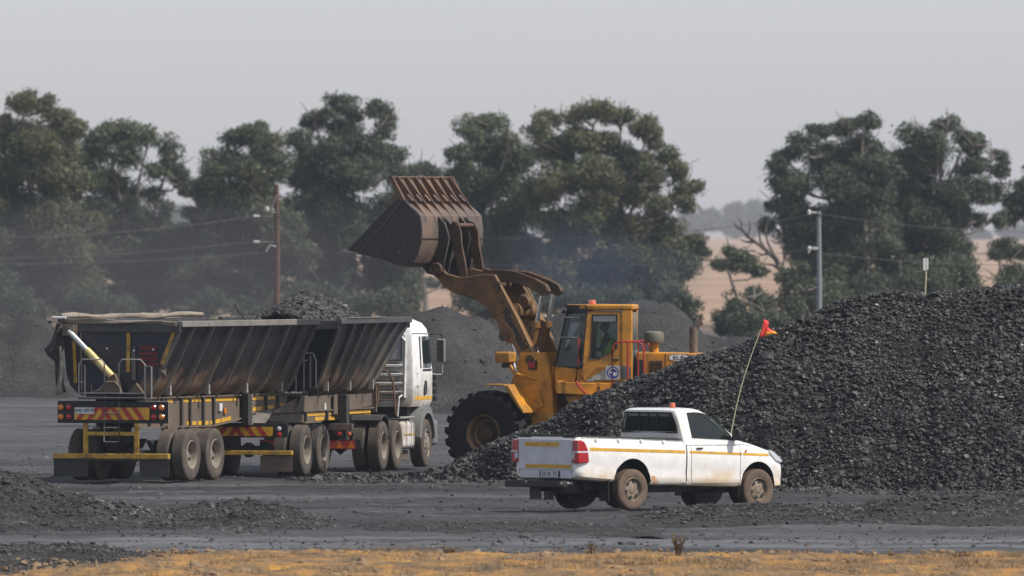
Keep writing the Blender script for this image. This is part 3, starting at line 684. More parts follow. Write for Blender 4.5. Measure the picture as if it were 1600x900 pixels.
tree('gum_tree', 'left tree of the wide right hand clump, behind the grey pole',
     [(1355, 190, 30, 14), (1322, 197, 24, 14), (1280, 202, 20, 10), (1248, 222, 24, 18), (1222, 244, 14, 20), (1216, 262, 14, 12), (1288, 240, 38, 26), (1350, 230, 38, 26), (1246, 286, 28, 26), (1313, 287, 42, 28), (1208, 318, 14, 12), (1231, 330, 24, 20), (1200, 350, 11, 9), (1352, 308, 36, 30), (1285, 345, 40, 26), (1240, 370, 26, 18)]
     + fillers(1250, 1380, 360, 430, 12, 22, 36, 7) + fillers(1235, 1385, 235, 370, 16, 20, 32, 17), 705, 1325, seed=108, mat='leafC', trunks=3, tr=0.26, group='gum trees on the right')
tree('gum_tree', 'right tree of the wide right hand clump with ragged outer sprays',
     [(1423, 206, 28, 15), (1482, 196, 22, 14), (1507, 212, 20, 18), (1526, 224, 16, 16), (1461, 230, 36, 24), (1400, 262, 40, 30), (1524, 258, 26, 20), (1562, 242, 12, 10), (1567, 264, 12, 12), (1440, 305, 42, 28), (1503, 296, 32, 20), (1554, 295, 14, 12), (1398, 340, 40, 30), (1524, 344, 24, 16), (1562, 340, 12, 10), (1461, 352, 38, 26)]
     + fillers(1385, 1500, 370, 430, 11, 24, 36, 8) + fillers(1390, 1545, 225, 370, 21, 18, 28, 18), 710, 1440, seed=109, mat='leafC', dens=410, trunks=3, tr=0.26, group='gum trees on the right')
tree('gum_tree', 'tree cut by the right edge, only its left sprays showing',
     [(1583, 308, 16, 14), (1602, 290, 26, 14), (1585, 333, 18, 12), (1612, 320, 22, 24), (1640, 300, 40, 34), (1650, 350, 44, 30), (1625, 262, 20, 9)], 715, 1650, seed=110, mat='leafC', trunks=1)
GS = 'bushes and saplings at the foot of the right trees'
tree('sapling', 'young tree with a small flat top standing before the pink field',
     [(1144, 390, 11, 9), (1124, 412, 12, 8), (1146, 412, 20, 12), (1172, 412, 18, 10), (1190, 424, 10, 7), (1158, 400, 12, 9)], 640, 1148, seed=120, dens=520, leaf=0.09, tr=0.13, group=GS)
tree('bush', 'dense bush below the small young tree', [(1150, 478, 24, 20), (1182, 462, 24, 18), (1200, 484, 24, 22), (1168, 502, 34, 18), (1215, 500, 26, 18), (1128, 498, 14, 18)], 620, 1175, seed=121, dens=520, leaf=0.09, tr=0.1, mat='leafC', group=GS)
tree('bush', 'bush right behind the loader exhaust', [(1050, 462, 22, 12), (1076, 474, 18, 16), (1040, 486, 24, 18), (1075, 500, 20, 16)], 630, 1060, seed=122, dens=520, leaf=0.09, tr=0.1, mat='leafC', group=GS)
tree('bush', 'wide bush at the foot of the grey pole', [(1240, 428, 26, 18), (1262, 452, 28, 22), (1228, 468, 26, 22), (1295, 450, 30, 24), (1250, 492, 34, 20), (1310, 480, 32, 22)], 625, 1265, seed=123, dens=520, leaf=0.09, tr=0.1, mat='leafA', group=GS)
tree('bush', 'low bush between the grey pole and the white marker', [(1345, 445, 30, 22), (1385, 450, 26, 20), (1365, 470, 34, 18), (1410, 440, 24, 24), (1330, 468, 24, 18)], 630, 1370, seed=124, dens=500, leaf=0.09, tr=0.1, mat='leafC', group=GS)
tree('bush', 'bush behind the white marker board', [(1450, 430, 28, 24), (1482, 418, 28, 20), (1510, 430, 22, 18), (1470, 452, 34, 18), (1520, 448, 16, 14)], 635, 1478, seed=125, dens=500, leaf=0.09, tr=0.1, mat='leafA', group=GS)
tree('bush', 'round bush near the right edge above the coal crest', [(1580, 424, 18, 12), (1596, 430, 18, 14), (1572, 440, 18, 12), (1610, 440, 20, 18)], 620, 1588, seed=126, dens=520, leaf=0.09, tr=0.1, mat='leafA', group=GS)
tree('sapling', 'little dark topped sapling against the pink field at the right edge', [(1567, 382, 16, 9), (1556, 392, 10, 7), (1578, 392, 12, 8), (1596, 390, 12, 10)], 660, 1570, seed=127, dens=520, leaf=0.09, tr=0.1, mat='leafC', group=GS)
GL = 'shrubs under the left row of trees'
for i, (lb, lab) in enumerate([
    ([(20, 470, 34, 26), (60, 482, 30, 20), (-10, 450, 30, 30)], 'shrub behind the far left heap'),
    ([(150, 470, 30, 22), (190, 478, 26, 18), (120, 478, 22, 16)], 'shrub behind the rear left corner of the rear trailer'),
    ([(330, 470, 28, 22), (370, 478, 26, 16), (300, 480, 16, 14)], 'shrub to the left of the brown pole foot'),
    ([(470, 462, 26, 26), (520, 466, 30, 22), (570, 474, 28, 18), (612, 470, 20, 22)], 'shrub behind the heaped front trailer load'),
    ([(740, 462, 22, 22), (780, 468, 28, 18), (820, 462, 24, 22), (870, 462, 26, 20), (920, 462, 28, 20), (980, 462, 30, 18)], 'long shrub behind the loader arm')]):
    tree('shrub', lab, lb, 690, (lb[0][0] + lb[-1][0]) / 2, seed=140 + i, dens=500, leaf=0.095, tr=0.1, mat='leafC', group=GL)
# far, blue with distance
GF = 'far trees along the skyline'
far = [([(1080, 345, 26, 14), (1110, 340, 22, 14), (1060, 356, 20, 12)], 'far low trees just right of the central clump', 5200),
       ([(1150, 335, 20, 20), (1142, 350, 18, 16)], 'far tall tree, left of the twin pale trees', 5300),
       ([(1178, 330, 20, 18), (1192, 345, 18, 20), (1168, 350, 20, 14)], 'far tall tree, right of the twin pale trees', 5400),
       ([(1530, 368, 26, 10), (1580, 360, 30, 12), (1610, 362, 24, 12)], 'far low trees at the right edge of the skyline', 5300),
       ([(285, 330, 20, 10), (300, 340, 20, 12), (270, 345, 20, 12)], 'far trees showing in the sky gap of the left row', 4800),
       ([(600, 362, 60, 9), (680, 362, 50, 9), (560, 366, 60, 8)], 'far line of trees behind the bucket', 5000)]
for i, (lb, lab, D) in enumerate(far):
    tree('distant_tree', lab, [(a, b, c * .8, d) for a, b, c, d in lb] + [(a + 6, b + 13, c * .7, d * .6) for a, b, c, d in lb], D, lb[0][0], leaf=0.9, dens=9, seed=160 + i, mat='leafC', tr=0.4, group=GF)
# nearer hedge line at the far side of the left field
hb_ = []
rr = random.Random(5)
for x in range(250, 720, 22): hb_.append((x + rr.uniform(-6, 6), 441 + rr.uniform(-5, 4), rr.uniform(14, 22), rr.uniform(8, 13)))
o = crown_mesh(hb_, 1160, 0.25, 80, 180)
tag(np_mesh('hedge', o[0], o[1], M['leafC']), 'hazy blue hedge line along the far edge of the beige field', 'hedge')
# bare dead tree
root = empty('dead_tree', ((1232 - 800) / F_PX * 650, 650, 0)); tag(root, 'bare dead tree with thin bent branches left of the right clump', 'tree')
mb = MB(); b0 = Vector(root.location)
def bp(px, py, d=0): return at(px, py, 650 + d) - b0
mb.tube([bp(1240, 520), bp(1232, 460), bp(1222, 425), bp(1212, 404), bp(1196, 390), bp(1180, 378)], 0.22, 7, 0, r2=0.07)
for pts in ([(1196, 390), (1188, 376), (1186, 362), (1180, 348)], [(1212, 404), (1200, 380), (1196, 362), (1200, 345)], [(1180, 378), (1168, 370), (1160, 360), (1158, 346), (1152, 340)], [(1180, 378), (1166, 378), (1156, 374)],
            [(1205, 396), (1190, 398), (1178, 392), (1165, 392)], [(1222, 425), (1208, 414), (1190, 412), (1176, 404)], [(1168, 370), (1172, 356), (1170, 342)], [(1222, 425), (1226, 400), (1220, 380), (1222, 360)], [(1160, 360), (1150, 354), (1146, 346)]):
    mb.tube([bp(x, y, i * .3) for i, (x, y) in enumerate(pts)], 0.085, 5, 0, r2=0.02)
mb.build('branches', M['barkdark'], root)

# ------------------------------------------------------------------ power line
def pole(px, top, D, mat, r, label, cross):
    s = F_PX / D; x = (px - 800) / s; h = CAM_H - (top - HOR) / s
    root = empty('power_pole', (x, D, 0)); tag(root, label, 'pole', 'power line poles behind the yard')
    m = MB(); m.tube([(0, 0, -0.3), (0.03, 0, h * .5), (0, 0, h)], r * 1.15, 12, 0, r2=r * 0.85); m.build('pole_shaft', mat, root)
    for (dy, side, kind) in cross:
        z = CAM_H - (dy - HOR) / s
        if kind == 'pin':
            m = MB(); m.tube([(0, -0.02, z), (side * 0.34, -0.1, z + 0.03)], 0.045, 6); m.build('bracket', M['galv'], root)
            m = MB(); m.lathe([(0.02, -.05), (0.07, -.03), (0.045, 0.02), (0.08, 0.05), (0.05, 0.11), (0.02, 0.14)], (side * 0.36, -0.1, z), 'z', 10); m.build('insulator', M['porcelain'], root)
        elif kind == 'strain':
            m = MB(); m.lathe([(0.02, -.14), (0.07, -.11), (0.05, -.05), (0.075, -0.02), (0.05, 0.03), (0.07, 0.08), (0.02, 0.12)], (side * 0.78, -0.05, z), 'x', 10); m.build('insulator', M['porcelain'], root)
            m = MB(); m.tube([(0, -0.05, z), (side * 0.7, -0.05, z)], 0.02, 5); m.build('bracket', M['galv'], root)
        elif kind == 'band':
            m = MB(); m.lathe([(r * 1.12, -0.04), (r * 1.12, 0.04)], (0.01, 0, z), 'z', 12); m.build('band', M['barkdark'], root)
        elif kind == 'drop':
            m = MB(); m.tube([(side * 0.02, -0.15, z), (side * 0.25, -0.18, z + 0.05), (side * 0.36, -0.2, z - .12), (side * 0.40, -0.2, z - 0.2)], 0.03, 6); m.build('drop_wire', M['porcelain'], root)
        elif kind == 'stay':
            m = MB(); m.tube([(0, -0.14, z), (side * 0.2, -0.14, z - 0.6), (side * 0.22, -.14, z - .66), (0, -.14, z - .7)], 0.025, 5); m.build('bracket', M['galv'], root)
    return root
pole(432, 289, 520, M['polebrown'], 0.115, 'brown wooden power pole with insulators behind the heaped trailer load',
     [(305, -1, 'stay'), (328, -1, 'pin'), (338, -1, 'strain'), (378, -1, 'strain'), (385, -1, 'drop'), (333, 1, 'band'), (339, 1, 'band'), (358, 1, 'band'), (380, 1, 'band')])
pole(1279, 330, 500, M['concrete'], 0.10, 'plain grey power pole in front of the right clump of trees', [(333, -1, 'pin'), (388, -1, 'drop'), (390, -1, 'pin'), (336, 1, 'band')])
def wire(label, a, b, sag, n=24):
    m = MB(); pts = []
    for i in range(n + 1):
        u = i / n; p = Vector(a).lerp(Vector(b), u); p.z -= sag * 4 * u * (1 - u); pts.append(p)
    m.tube(pts, 0.009, 4); tag(m.build('power_wire', M['wire']), label, 'wire', 'power line wires')
wire('upper wire running from the brown pole out of the left edge', at(390, 339, 520), at(-500, 330, 500), 0.9)
wire('lower wire running from the brown pole out of the left edge', at(390, 378, 520), at(-500, 372, 500), 0.7)
wire('thin third wire passing low behind the left trees line', at(432, 392, 520.3), at(-500, 384, 500.3), 0.6)
wire('upper wire slung between the brown pole and the grey pole', at(434, 339, 520), at(1278, 334, 500), 0.9)
wire('lower wire slung between the brown pole and the grey pole', at(434, 380, 520), at(1278, 388, 500), 0.8)
wire('upper wire running from the grey pole to the right edge', at(1280, 334, 500), at(1900, 350, 500), 0.5)
wire('lower wire running from the grey pole to the right edge', at(1280, 395, 500), at(1900, 392, 500), 0.5)
wire('guy wire slanting down to the right from the brown pole', at(434, 345, 520), at(500, 440, 520), 0)

# ------------------------------------------------------------------ marker board on the crest
b0 = at(1446, 466, 268.5)
root = empty('marker_sign', (b0.x, 268.5, b0.z - 0.25)); tag(root, 'small white marker board on a thin rod standing on the coal crest', 'marker')
mb = MB(); mb.tube([(-0.02, 0, 0), (0.0, 0, .5), (0.02, 0, 1.0), (0.015, 0, 1.08)], 0.018, 8); mb.build('rod', M['canepole'], root)
mb = MB(); mb.box(-0.045, 0.008, -0.026, -0.02, 0.82, 1.07); mb.box(0.022, 0.06, -0.02, 0.012, 0.83, 1.075); mb.build('board', M['signwhite'], root)



# dry weeds on the bank
def weed(px, py_top, D, n, label, seed, spread=.12):
    r_ = random.Random(seed); x = (px - 800) / F_PX * D; h = CAM_H - (py_top - HOR) / F_PX * D
    root = empty('dry_weed', (x, D, 0.02)); tag(root, label, 'weed', 'dry weeds on the bank')
    m = MB(); lf_ = MB()
    for k in range(n):
        a = r_.uniform(-1, 1) * spread; hh = h * r_.uniform(.55, 1.0); b_ = Vector((a, r_.uniform(-.1, .1), hh))
        p = [Vector((a * .15, 0, -.03)), Vector((a * .5, 0, hh * .4)), b_]
        m.tube(p, .010, 4, r2=.005)
        for j in range(6):
            u = r_.uniform(.35, 1); c = p[1].lerp(p[2], max(0, (u - .4) / .6)); d = Vector((r_.uniform(-1, 1), r_.uniform(-1, 1), r_.uniform(.2, 1))).normalized() * r_.uniform(.03, .08)
            m.tube([c, c + d], .004, 3)
            q = c + d; e = Vector((r_.uniform(-1, 1), r_.uniform(-1, 1), r_.uniform(-1, 1))).normalized() * .02; f_ = Vector((r_.uniform(-1, 1), r_.uniform(-1, 1), r_.uniform(-1, 1))).normalized() * .016
            lf_.add([q - e, q + f_, q + e, q - f_], [(0, 1, 2, 3)])
    m.build('stem', M['stalk'], root, smooth=0); lf_.build('leaf', M['stalk'], root, smooth=0)
weed(1060, 836, 201, 15, 'tallest dry brown weed on the ochre bank in front of the pickup', 1)
weed(926, 852, 203, 6, 'small dry weed on the bank below the pickup rear wheel', 2, .06)
weed(702, 856, 203, 7, 'dry weed tuft on the bank below the gap between truck and pickup', 3, .14)
weed(55, 878, 199, 7, 'dry weed tuft in the dark corner at the lower left', 4, .12)
weed(1500, 868, 201, 6, 'dry weed tuft on the bank near the lower right', 5, .12)
# short dead grass over the bank
n = 26000; Y = rng.uniform(187, 207, n); X = rng.uniform(-9.5, 9.5, n)
ed = 207.5 - 4.5 * fbm(X * 0.45, X * 0 + 2, 4, 5, .6) - 7 * np.clip(-(X + 5.4), 0, 3)
k = (Y < ed + .2) & (fbm(X * .7, Y * .3, 3, 15) > .46 + .1 * rng.random(n)); X, Y = X[k], Y[k]; n = len(X)
hh = rng.uniform(.03, .11, n); ax = rng.uniform(-.06, .06, n); wv = .006
P0 = np.stack([X - wv, Y, np.full(n, .02)], 1); P1 = np.stack([X + wv, Y, np.full(n, .02)], 1); P2 = np.stack([X + ax, Y + rng.uniform(-.04, .04, n), .04 + hh], 1)
gm = paint('dead_grass', (0.24, 0.145, 0.06), .9, dust=(.15, .11, .07), amt=.5, scale=2)
tag(np_mesh('dead_grass', np.stack([P0, P1, P2], 1).reshape(-1, 3), np.arange(3 * n).reshape(-1, 3), gm), 'short dead grass over the ochre bank', kind='stuff')
#@@VEHICLES
# ================================================================== wheels
def wheel(name, parent, c, rad, width, rimr, side, kind, tyremat, rimmat):
    """c = centre of the wheel, side=+1 outer face towards +x. Tyre object with the rim as its child"""
    w2 = width / 2
    pr = [(rimr, -w2 * .9), (rimr + .02, -w2 * .98), (rad * .86, -w2), (rad * .95, -w2 * .93), (rad * .985, -w2 * .80)]
    g = 5 if kind != 'car' else 4
    for i in range(g):
        a = -w2 * .78 + i * (w2 * 1.56 / g); b_ = a + w2 * 1.56 / g * .72
        pr += [(rad, a), (rad, b_), (rad - .018, b_ + .002), (rad - .018, a + w2 * 1.56 / g - .002)]
    pr += [(rad * .985, w2 * .80), (rad * .95, w2 * .93), (rad * .86, w2), (rimr + .02, w2 * .98), (rimr, w2 * .9)]
    t = MB(); t.lathe(pr, c, 'x', 48, cap=False); t = t.build(name, tyremat, parent, smooth=40)
    m = MB()
    def L(pp, mi=0, n=36): m.lathe([(r, a * side) for r, a in pp], c, 'x', n, mi, cap=True)
    if kind == 'dish':       # deep dished outer dual / trailer wheel, shape seen from outside
        m.lathe([(rimr, w2 * .9 * side), (rimr * .95, w2 * .98 * side), (rimr * .91, w2 * .85 * side), (rimr * .86, w2 * .35 * side), (rimr * .80, 0), (rimr * .62, -w2 * .18 * side), (rimr * .44, -w2 * .14 * side), (rimr * .42, w2 * .1 * side), (rimr * .26, w2 * .22 * side), (0.002, w2 * .26 * side)], c, 'x', 36, cap=False)
        m.lathe([(rimr, -w2 * .9 * side), (rimr, w2 * .9 * side)], c, 'x', 36, cap=False)
    elif kind == 'steer':
        m.lathe([(rimr, w2 * .9 * side), (rimr * .94, w2 * .98 * side), (rimr * .88, w2 * .75 * side), (rimr * .72, w2 * .9 * side), (rimr * .46, w2 * 1.02 * side), (rimr * .44, w2 * 1.1 * side), (rimr * .28, w2 * 1.15 * side), (0.002, w2 * 1.18 * side)], c, 'x', 36, cap=False)
        m.lathe([(rimr, -w2 * .9 * side), (rimr, w2 * .9 * side)], c, 'x', 36, cap=False)
        for k in range(10):
            t_ = 2 * math.pi * k / 10; y, z = c[1] + math.cos(t_) * rimr * .56, c[2] + math.sin(t_) * rimr * .56
            m.tube([(c[0] + w2 * .85 * side, y, z), (c[0] + w2 * 1.08 * side, y, z)], .018, 6)
    if kind in ('dish', 'steer'):
        h = m
        for k in range(8 if kind == 'dish' else 6):
            t_ = 2 * math.pi * (k + .5) / (8 if kind == 'dish' else 6); rr_ = rimr * (.70 if kind == 'dish' else .76)
            y, z = c[1] + math.cos(t_) * rr_, c[2] + math.sin(t_) * rr_
            xx = c[0] + (-w2 * .12 if kind == 'dish' else w2 * .83) * side
            h.lathe([(.03, -.015 * side), (.03, .022 * side)], (xx, y, z), 'x', 10, 1)
        m.build('rim', [rimmat, M['black']], t, smooth=40)
    elif kind == 'car':
        m.lathe([(rimr, w2 * .88 * side), (rimr * .955, w2 * .97 * side), (rimr * .92, w2 * .8 * side), (rimr * .90, w2 * .42 * side), (rimr * .86, w2 * .40 * side), (rimr * .60, w2 * .66 * side), (rimr * .40, w2 * .62 * side), (rimr * .36, w2 * .68 * side), (rimr * .22, w2 * .72 * side), (0.002, w2 * .75 * side)], c, 'x', 48, cap=False)
        m.lathe([(rimr, -w2 * .88 * side), (rimr, w2 * .88 * side)], c, 'x', 48, cap=False)
        h = m
        for k in range(6):
            t_ = 2 * math.pi * (k + .25) / 6
            y, z = c[1] + math.cos(t_) * rimr * .70, c[2] + math.sin(t_) * rimr * .70
            h.lathe([(rimr * .165, 0), (rimr * .165, w2 * .19 * side)], (c[0] + w2 * .50 * side, y, z), 'x', 14, 1)
        for k in range(6):
            t_ = 2 * math.pi * k / 6
            h.lathe([(.009, 0), (.009, .01 * side)], (c[0] + w2 * .66 * side, c[1] + math.cos(t_) * rimr * .31, c[2] + math.sin(t_) * rimr * .31), 'x', 6, 1)
        m.build('rim', [rimmat, M['black']], t, smooth=40)
    elif kind == 'inner':
        m.lathe([(rimr, -w2 * .9), (rimr * .9, 0), (rimr, w2 * .9)], c, 'x', 24, cap=True); m.build('rim', rimmat, t)
    return t

# ------------------------------------------------------------------ seated person grown from a skeleton
def seated_person(loc, rz, label, scale=1.0, lean=0.0, vest='hivis'):
    root = empty('person', loc, rz); tag(root, label, 'person')
    J = {'pel': (0, 0, 0.0), 'wst': (0, .0, .18), 'che': (0, .0 + lean * .2, .38), 'shl': (0, lean * .3, .50), 'nek': (0, .01 + lean * .35, .58), 'hd0': (0, .03 + lean * .4, .66),
         'sl': (-.20, lean * .3, .48), 'el': (-.25, .14 + lean * .3, .25), 'wl': (-.17, .40, .30), 'hl': (-.16, .48, .33),
         'sr': (.20, lean * .3, .48), 'er': (.25, .14 + lean * .3, .25), 'wr': (.17, .40, .30), 'hr': (.16, .48, .33),
         'tl': (-.10, .04, 0), 'kl': (-.13, .46, .06), 'al': (-.13, .52, -.36), 'fl': (-.13, .70, -.42), 'tr': (.10, .04, 0), 'kr': (.13, .46, .06), 'ar': (.13, .52, -.36), 'fr': (.13, .70, -.42)}
    RD = {'pel': .15, 'wst': .135, 'che': .15, 'shl': .13, 'nek': .058, 'hd0': .055, 'sl': .075, 'el': .05, 'wl': .034, 'hl': .038, 'sr': .075, 'er': .05, 'wr': .034, 'hr': .038,
          'tl': .10, 'kl': .068, 'al': .045, 'fl': .04, 'tr': .10, 'kr': .068, 'ar': .045, 'fr': .04}
    E_ = [('pel', 'wst'), ('wst', 'che'), ('che', 'shl'), ('shl', 'nek'), ('nek', 'hd0'), ('shl', 'sl'), ('sl', 'el'), ('el', 'wl'), ('wl', 'hl'), ('shl', 'sr'), ('sr', 'er'), ('er', 'wr'), ('wr', 'hr'), ('pel', 'tl'), ('tl', 'kl'), ('kl', 'al'), ('al', 'fl'), ('pel', 'tr'), ('tr', 'kr'), ('kr', 'ar'), ('ar', 'fr')]
    names = list(J); me = bpy.data.meshes.new('body'); me.from_pydata([Vector(J[k]) * scale for k in names], [(names.index(a), names.index(b)) for a, b in E_], [])
    o = bpy.data.objects.new('body', me); COL.objects.link(o)
    sk = o.modifiers.new('s', 'SKIN')
    for i, k in enumerate(names): me.skin_vertices[0].data[i].radius = (RD[k] * scale,) * 2
    me.skin_vertices[0].data[0].use_root = True
    su = o.modifiers.new('u', 'SUBSURF'); su.levels = 2; su.render_levels = 2
    bake(o); o.data.materials.clear(); o.data.materials.append(M['shirt']); o.data.materials.append(M['skin'])
    # head: skull, jaw, nose, ears
    hc = Vector((0, .05 + lean * .42, .76)) * scale
    bm = bmesh.new(); bm.from_mesh(o.data); n0 = len(bm.faces)
    g = bmesh.ops.create_icosphere(bm, subdivisions=3, radius=1)['verts']
    for v in g:
        x, y, z = v.co; tz = 1 - max(0, -z) * .22
        v.co = Vector((x * .077 * tz, y * .098 * (1 - max(0, -z) * .1) + (0.006 if z < 0 else 0), z * .118)) * scale + hc
    for sx_ in (-1, 1):
        e = bmesh.ops.create_icosphere(bm, subdivisions=1, radius=1)['verts']
        for v in e: v.co = Vector((v.co.x * .012 + sx_ * .078, v.co.y * .02 - .005, v.co.z * .032 - .005)) * scale + hc
    e = bmesh.ops.create_icosphere(bm, subdivisions=1, radius=1)['verts']
    for v in e: v.co = Vector((v.co.x * .014, v.co.y * .02 + .1, v.co.z * .026 - .01)) * scale + hc
    for s_ in (-1, 1):       # fingers curled round the wheel
        for k in range(5):
            a = Vector((s_ * (.165 - .0), .485, .315 + .017 * k)) if k < 4 else Vector((s_ * .145, .47, .34))
            for q, dq in enumerate((Vector((0, .03, .004)), Vector((-s_ * .018, .05, .0)), Vector((-s_ * .035, .035, -.004)))):
                e = bmesh.ops.create_icosphere(bm, subdivisions=1, radius=.0105 * scale)['verts']
                for v in e: v.co += (a + dq) * scale
    bm.faces.ensure_lookup_table()
    for f in bm.faces: f.smooth = True
    hz = .60 * scale
    for f in bm.faces:
        c = f.calc_center_median()
        if c.z > hz or (c.y > .41 * scale and abs(c.x) < .22 * scale and c.z > .2 * scale): f.material_index = 1
    bm.to_mesh(o.data); bm.free(); o.parent = root
    m = MB()   # hair cap
    rings = []
    for i in range(7):
        t_ = math.pi / 2 * i / 6.2; rings.append([(hc.x + math.cos(a) * .084 * scale * math.cos(t_), hc.y - .012 * scale + math.sin(a) * .102 * scale * math.cos(t_), hc.z + .012 * scale + math.sin(t_) * .115 * scale) for a in [2 * math.pi * k / 20 for k in range(20)]])
    m.loft(rings); m.build('hair', M['hair'], root)
    for s_ in (-1, 1):
        m = MB(); m.lathe([(.002, 0), (.011, .003), (.008, .01), (.001, .012)], (hc.x + s_ * .03 * scale, hc.y + .088 * scale, hc.z + .01), 'y', 8); m.build('eye', M['plate'], root)
    m = MB(); m.box(-.022, .022, hc.y + .088 * scale, hc.y + .096 * scale, hc.z - .058, hc.z - .048); m.build('mouth', M['hubbrown'], root)
    m = MB()   # vest
    rings = []
    for (z, rx_, ry_, cy) in [(-.02, .185, .175, 0), (.15, .18, .17, 0), (.32, .20, .185, lean * .18), (.44, .22, .175, lean * .26), (.52, .17, .13, lean * .3), (.56, .095, .09, lean * .33)]:
        rings.append([(rx_ * scale * math.cos(a), (cy + ry_ * math.sin(a)) * scale, z * scale) for a in [2 * math.pi * k / 20 for k in range(20)]])
    m.loft(rings, cap=False); v = m.build('vest', M[vest], root)
    return root

# ================================================================== pickup
PY = gD(797); A_ = R(48)
fw = Vector((math.sin(A_), math.cos(A_), 0)); rt = Vector((math.cos(A_), -math.sin(A_), 0))
o_ = Vector(((984 - 800) / F_PX * PY, PY, 0)) - rt * 0.78
pk = empty('pickup_truck', o_, -A_)
tag(pk, 'white single cab pickup with yellow side stripes and whip flag in front of the coal', 'pickup truck')
def interp_tab(tab, y):
    ys_ = [t[0] for t in tab]; return [float(np.interp(y, ys_, [t[k] for t in tab])) for k in range(1, len(tab[0]))]
# y, half width, z bottom, z top, dome
BT = [(-1.34, .80, .60, 1.31, .0), (-1.30, .845, .585, 1.325, 0), (-1.18, .875, .565, 1.33, 0), (-.8, .885, .53, 1.315, 0), (0, .89, .47, 1.29, 0), (.6, .888, .44, 1.265, 0), (1.29, .885, .43, 1.235, .0),
      (1.32, .885, .42, 1.235, .0), (2.0, .885, .40, 1.225, .0), (2.45, .885, .385, 1.205, .02), (2.62, .88, .38, 1.20, .065), (2.9, .873, .375, 1.165, .075), (3.2, .865, .365, 1.105, .075), (3.38, .868, .36, 1.05, .07),
      (3.5, .862, .36, .99, .06), (3.62, .852, .362, .905, .05), (3.71, .82, .375, .83, .04), (3.78, .74, .40, .76, .03), (3.82, .60, .45, .70, .02)]
def body_ring(y):
    wd, zb, zt, dm = interp_tab(BT, y); h = zt - zb
    half = [(0, zb + .02), (wd - .14, zb), (wd - .05, zb + .02), (wd - .02, zb + .07 * h), (wd - .012, zb + .20 * h), (wd - .022, zb + .30 * h), (wd - .006, zb + .42 * h), (wd, zb + .60 * h), (wd - .002, zb + .78 * h), (wd - .018, zb + .90 * h), (wd - .05, zb + .975 * h), (wd - .10, zt), (wd * .62, zt + dm * .75), (0, zt + dm)]
    return [(x, y, z) for x, z in half] + [(-x, y, z) for x, z in half[-2:0:-1]]
ysb = sorted(set([t[0] for t in BT] + list(np.arange(-1.1, 3.4, .12))))
mb = MB(); mb.loft([body_ring(y) for y in ysb]); body = mb.build('body', [M['white'], M['black']], pk)
cut = []
for yc, zc, rr_ in ((-.02, .48, .455), (3.10, .42, .425)):
    for s_ in (-1, 1):
        m = MB(); m.lathe([(rr_, .48 * s_), (rr_, 1.1 * s_)], (0, yc, zc), 'x', 40, mi=0); cut.append(cutter(m))
m = MB(); m.box(-.76, .76, -1.26, 1.15, .80, 1.6); cut.append(cutter(m))          # load bed
m = MB(); m.box(-.74, .74, 1.36, 2.5, .50, 1.6); cut.append(cutter(m))            # cabin
boolean(body, cut)
for yc, zc, rr_ in ((-.02, .48, .455), (3.10, .42, .425)):
    for s_ in (-1, 1):
        m = MB(); m.lathe([(rr_ - .004, .49 * s_), (rr_ - .004, .80 * s_)], (0, yc, zc), 'x', 32, cap=False); m.lathe([(rr_ - .004, .49 * s_), (.02, .487 * s_)], (0, yc, zc), 'x', 32, cap=False); m.build('wheel_housing', M['black'], pk)
# dark underbody, frame and tow bar
m = MB(); m.box(-.42, -.30, -1.25, 3.3, .34, .48); m.box(.30, .42, -1.25, 3.3, .34, .48); m.box(-.55, .55, -.9, -.3, .38, .56); m.box(-.5, .5, 2.4, 3.2, .28, .45); m.box(-.35, .35, .4, 1.5, .30, .44)
m.tube([(-.78, 0, .34), (.78, 0, .34)], .045, 8); m.lathe([(.05, -.12), (.13, -.06), (.13, .06), (.05, .12)], (0, 0, .34), 'x', 16); m.tube([(-.78, 3.05, .32), (.78, 3.05, .32)], .035, 8)
m.build('underbody', M['black'], pk)
# greenhouse
# z, y back, y front, half width
GT = [(1.16, 1.235, 2.82, .876), (1.24, 1.23, 2.72, .868), (1.36, 1.22, 2.56, .835), (1.50, 1.205, 2.36, .797), (1.64, 1.19, 2.15, .758), (1.74, 1.18, 1.99, .725), (1.79, 1.20, 1.88, .697), (1.82, 1.27, 1.76, .63), (1.835, 1.40, 1.62, .5)]
def green_ring(z, yb, yf, wd, off=0):
    wd -= off; yb += off; yf -= off; pts = []
    rb, rf = .07, .20
    half = [(0, yf + .10), (wd * .5, yf + .075), (wd - rf, yf), (wd - rf * .45, yf - .045), (wd - .03, yf - .13), (wd, yf - .26), (wd, (yf + yb) / 2), (wd, yb + rb + .02), (wd - .02, yb + .03), (wd - .06, yb + .003), (wd * .5, yb - .012), (0, yb - .015)]
    return [(x, y, z) for x, y in half] + [(-x, y, z) for x, y in half[-2:0:-1]]
def green(off=0, ztop=0):
    m = MB(); m.loft([green_ring(z - (off if i > 5 else 0), yb, yf, wd, off) for i, (z, yb, yf, wd) in enumerate(GT)]); return m
cab = green().build('cab', M['white'], pk)
inn = cutter(green(.035))
side_win = [(1.46, 1.285), (1.44, 1.74), (1.50, 1.752), (1.70, 1.745), (1.86, 1.715), (2.05, 1.63), (2.22, 1.51), (2.42, 1.335), (2.47, 1.245), (2.42, 1.235)]
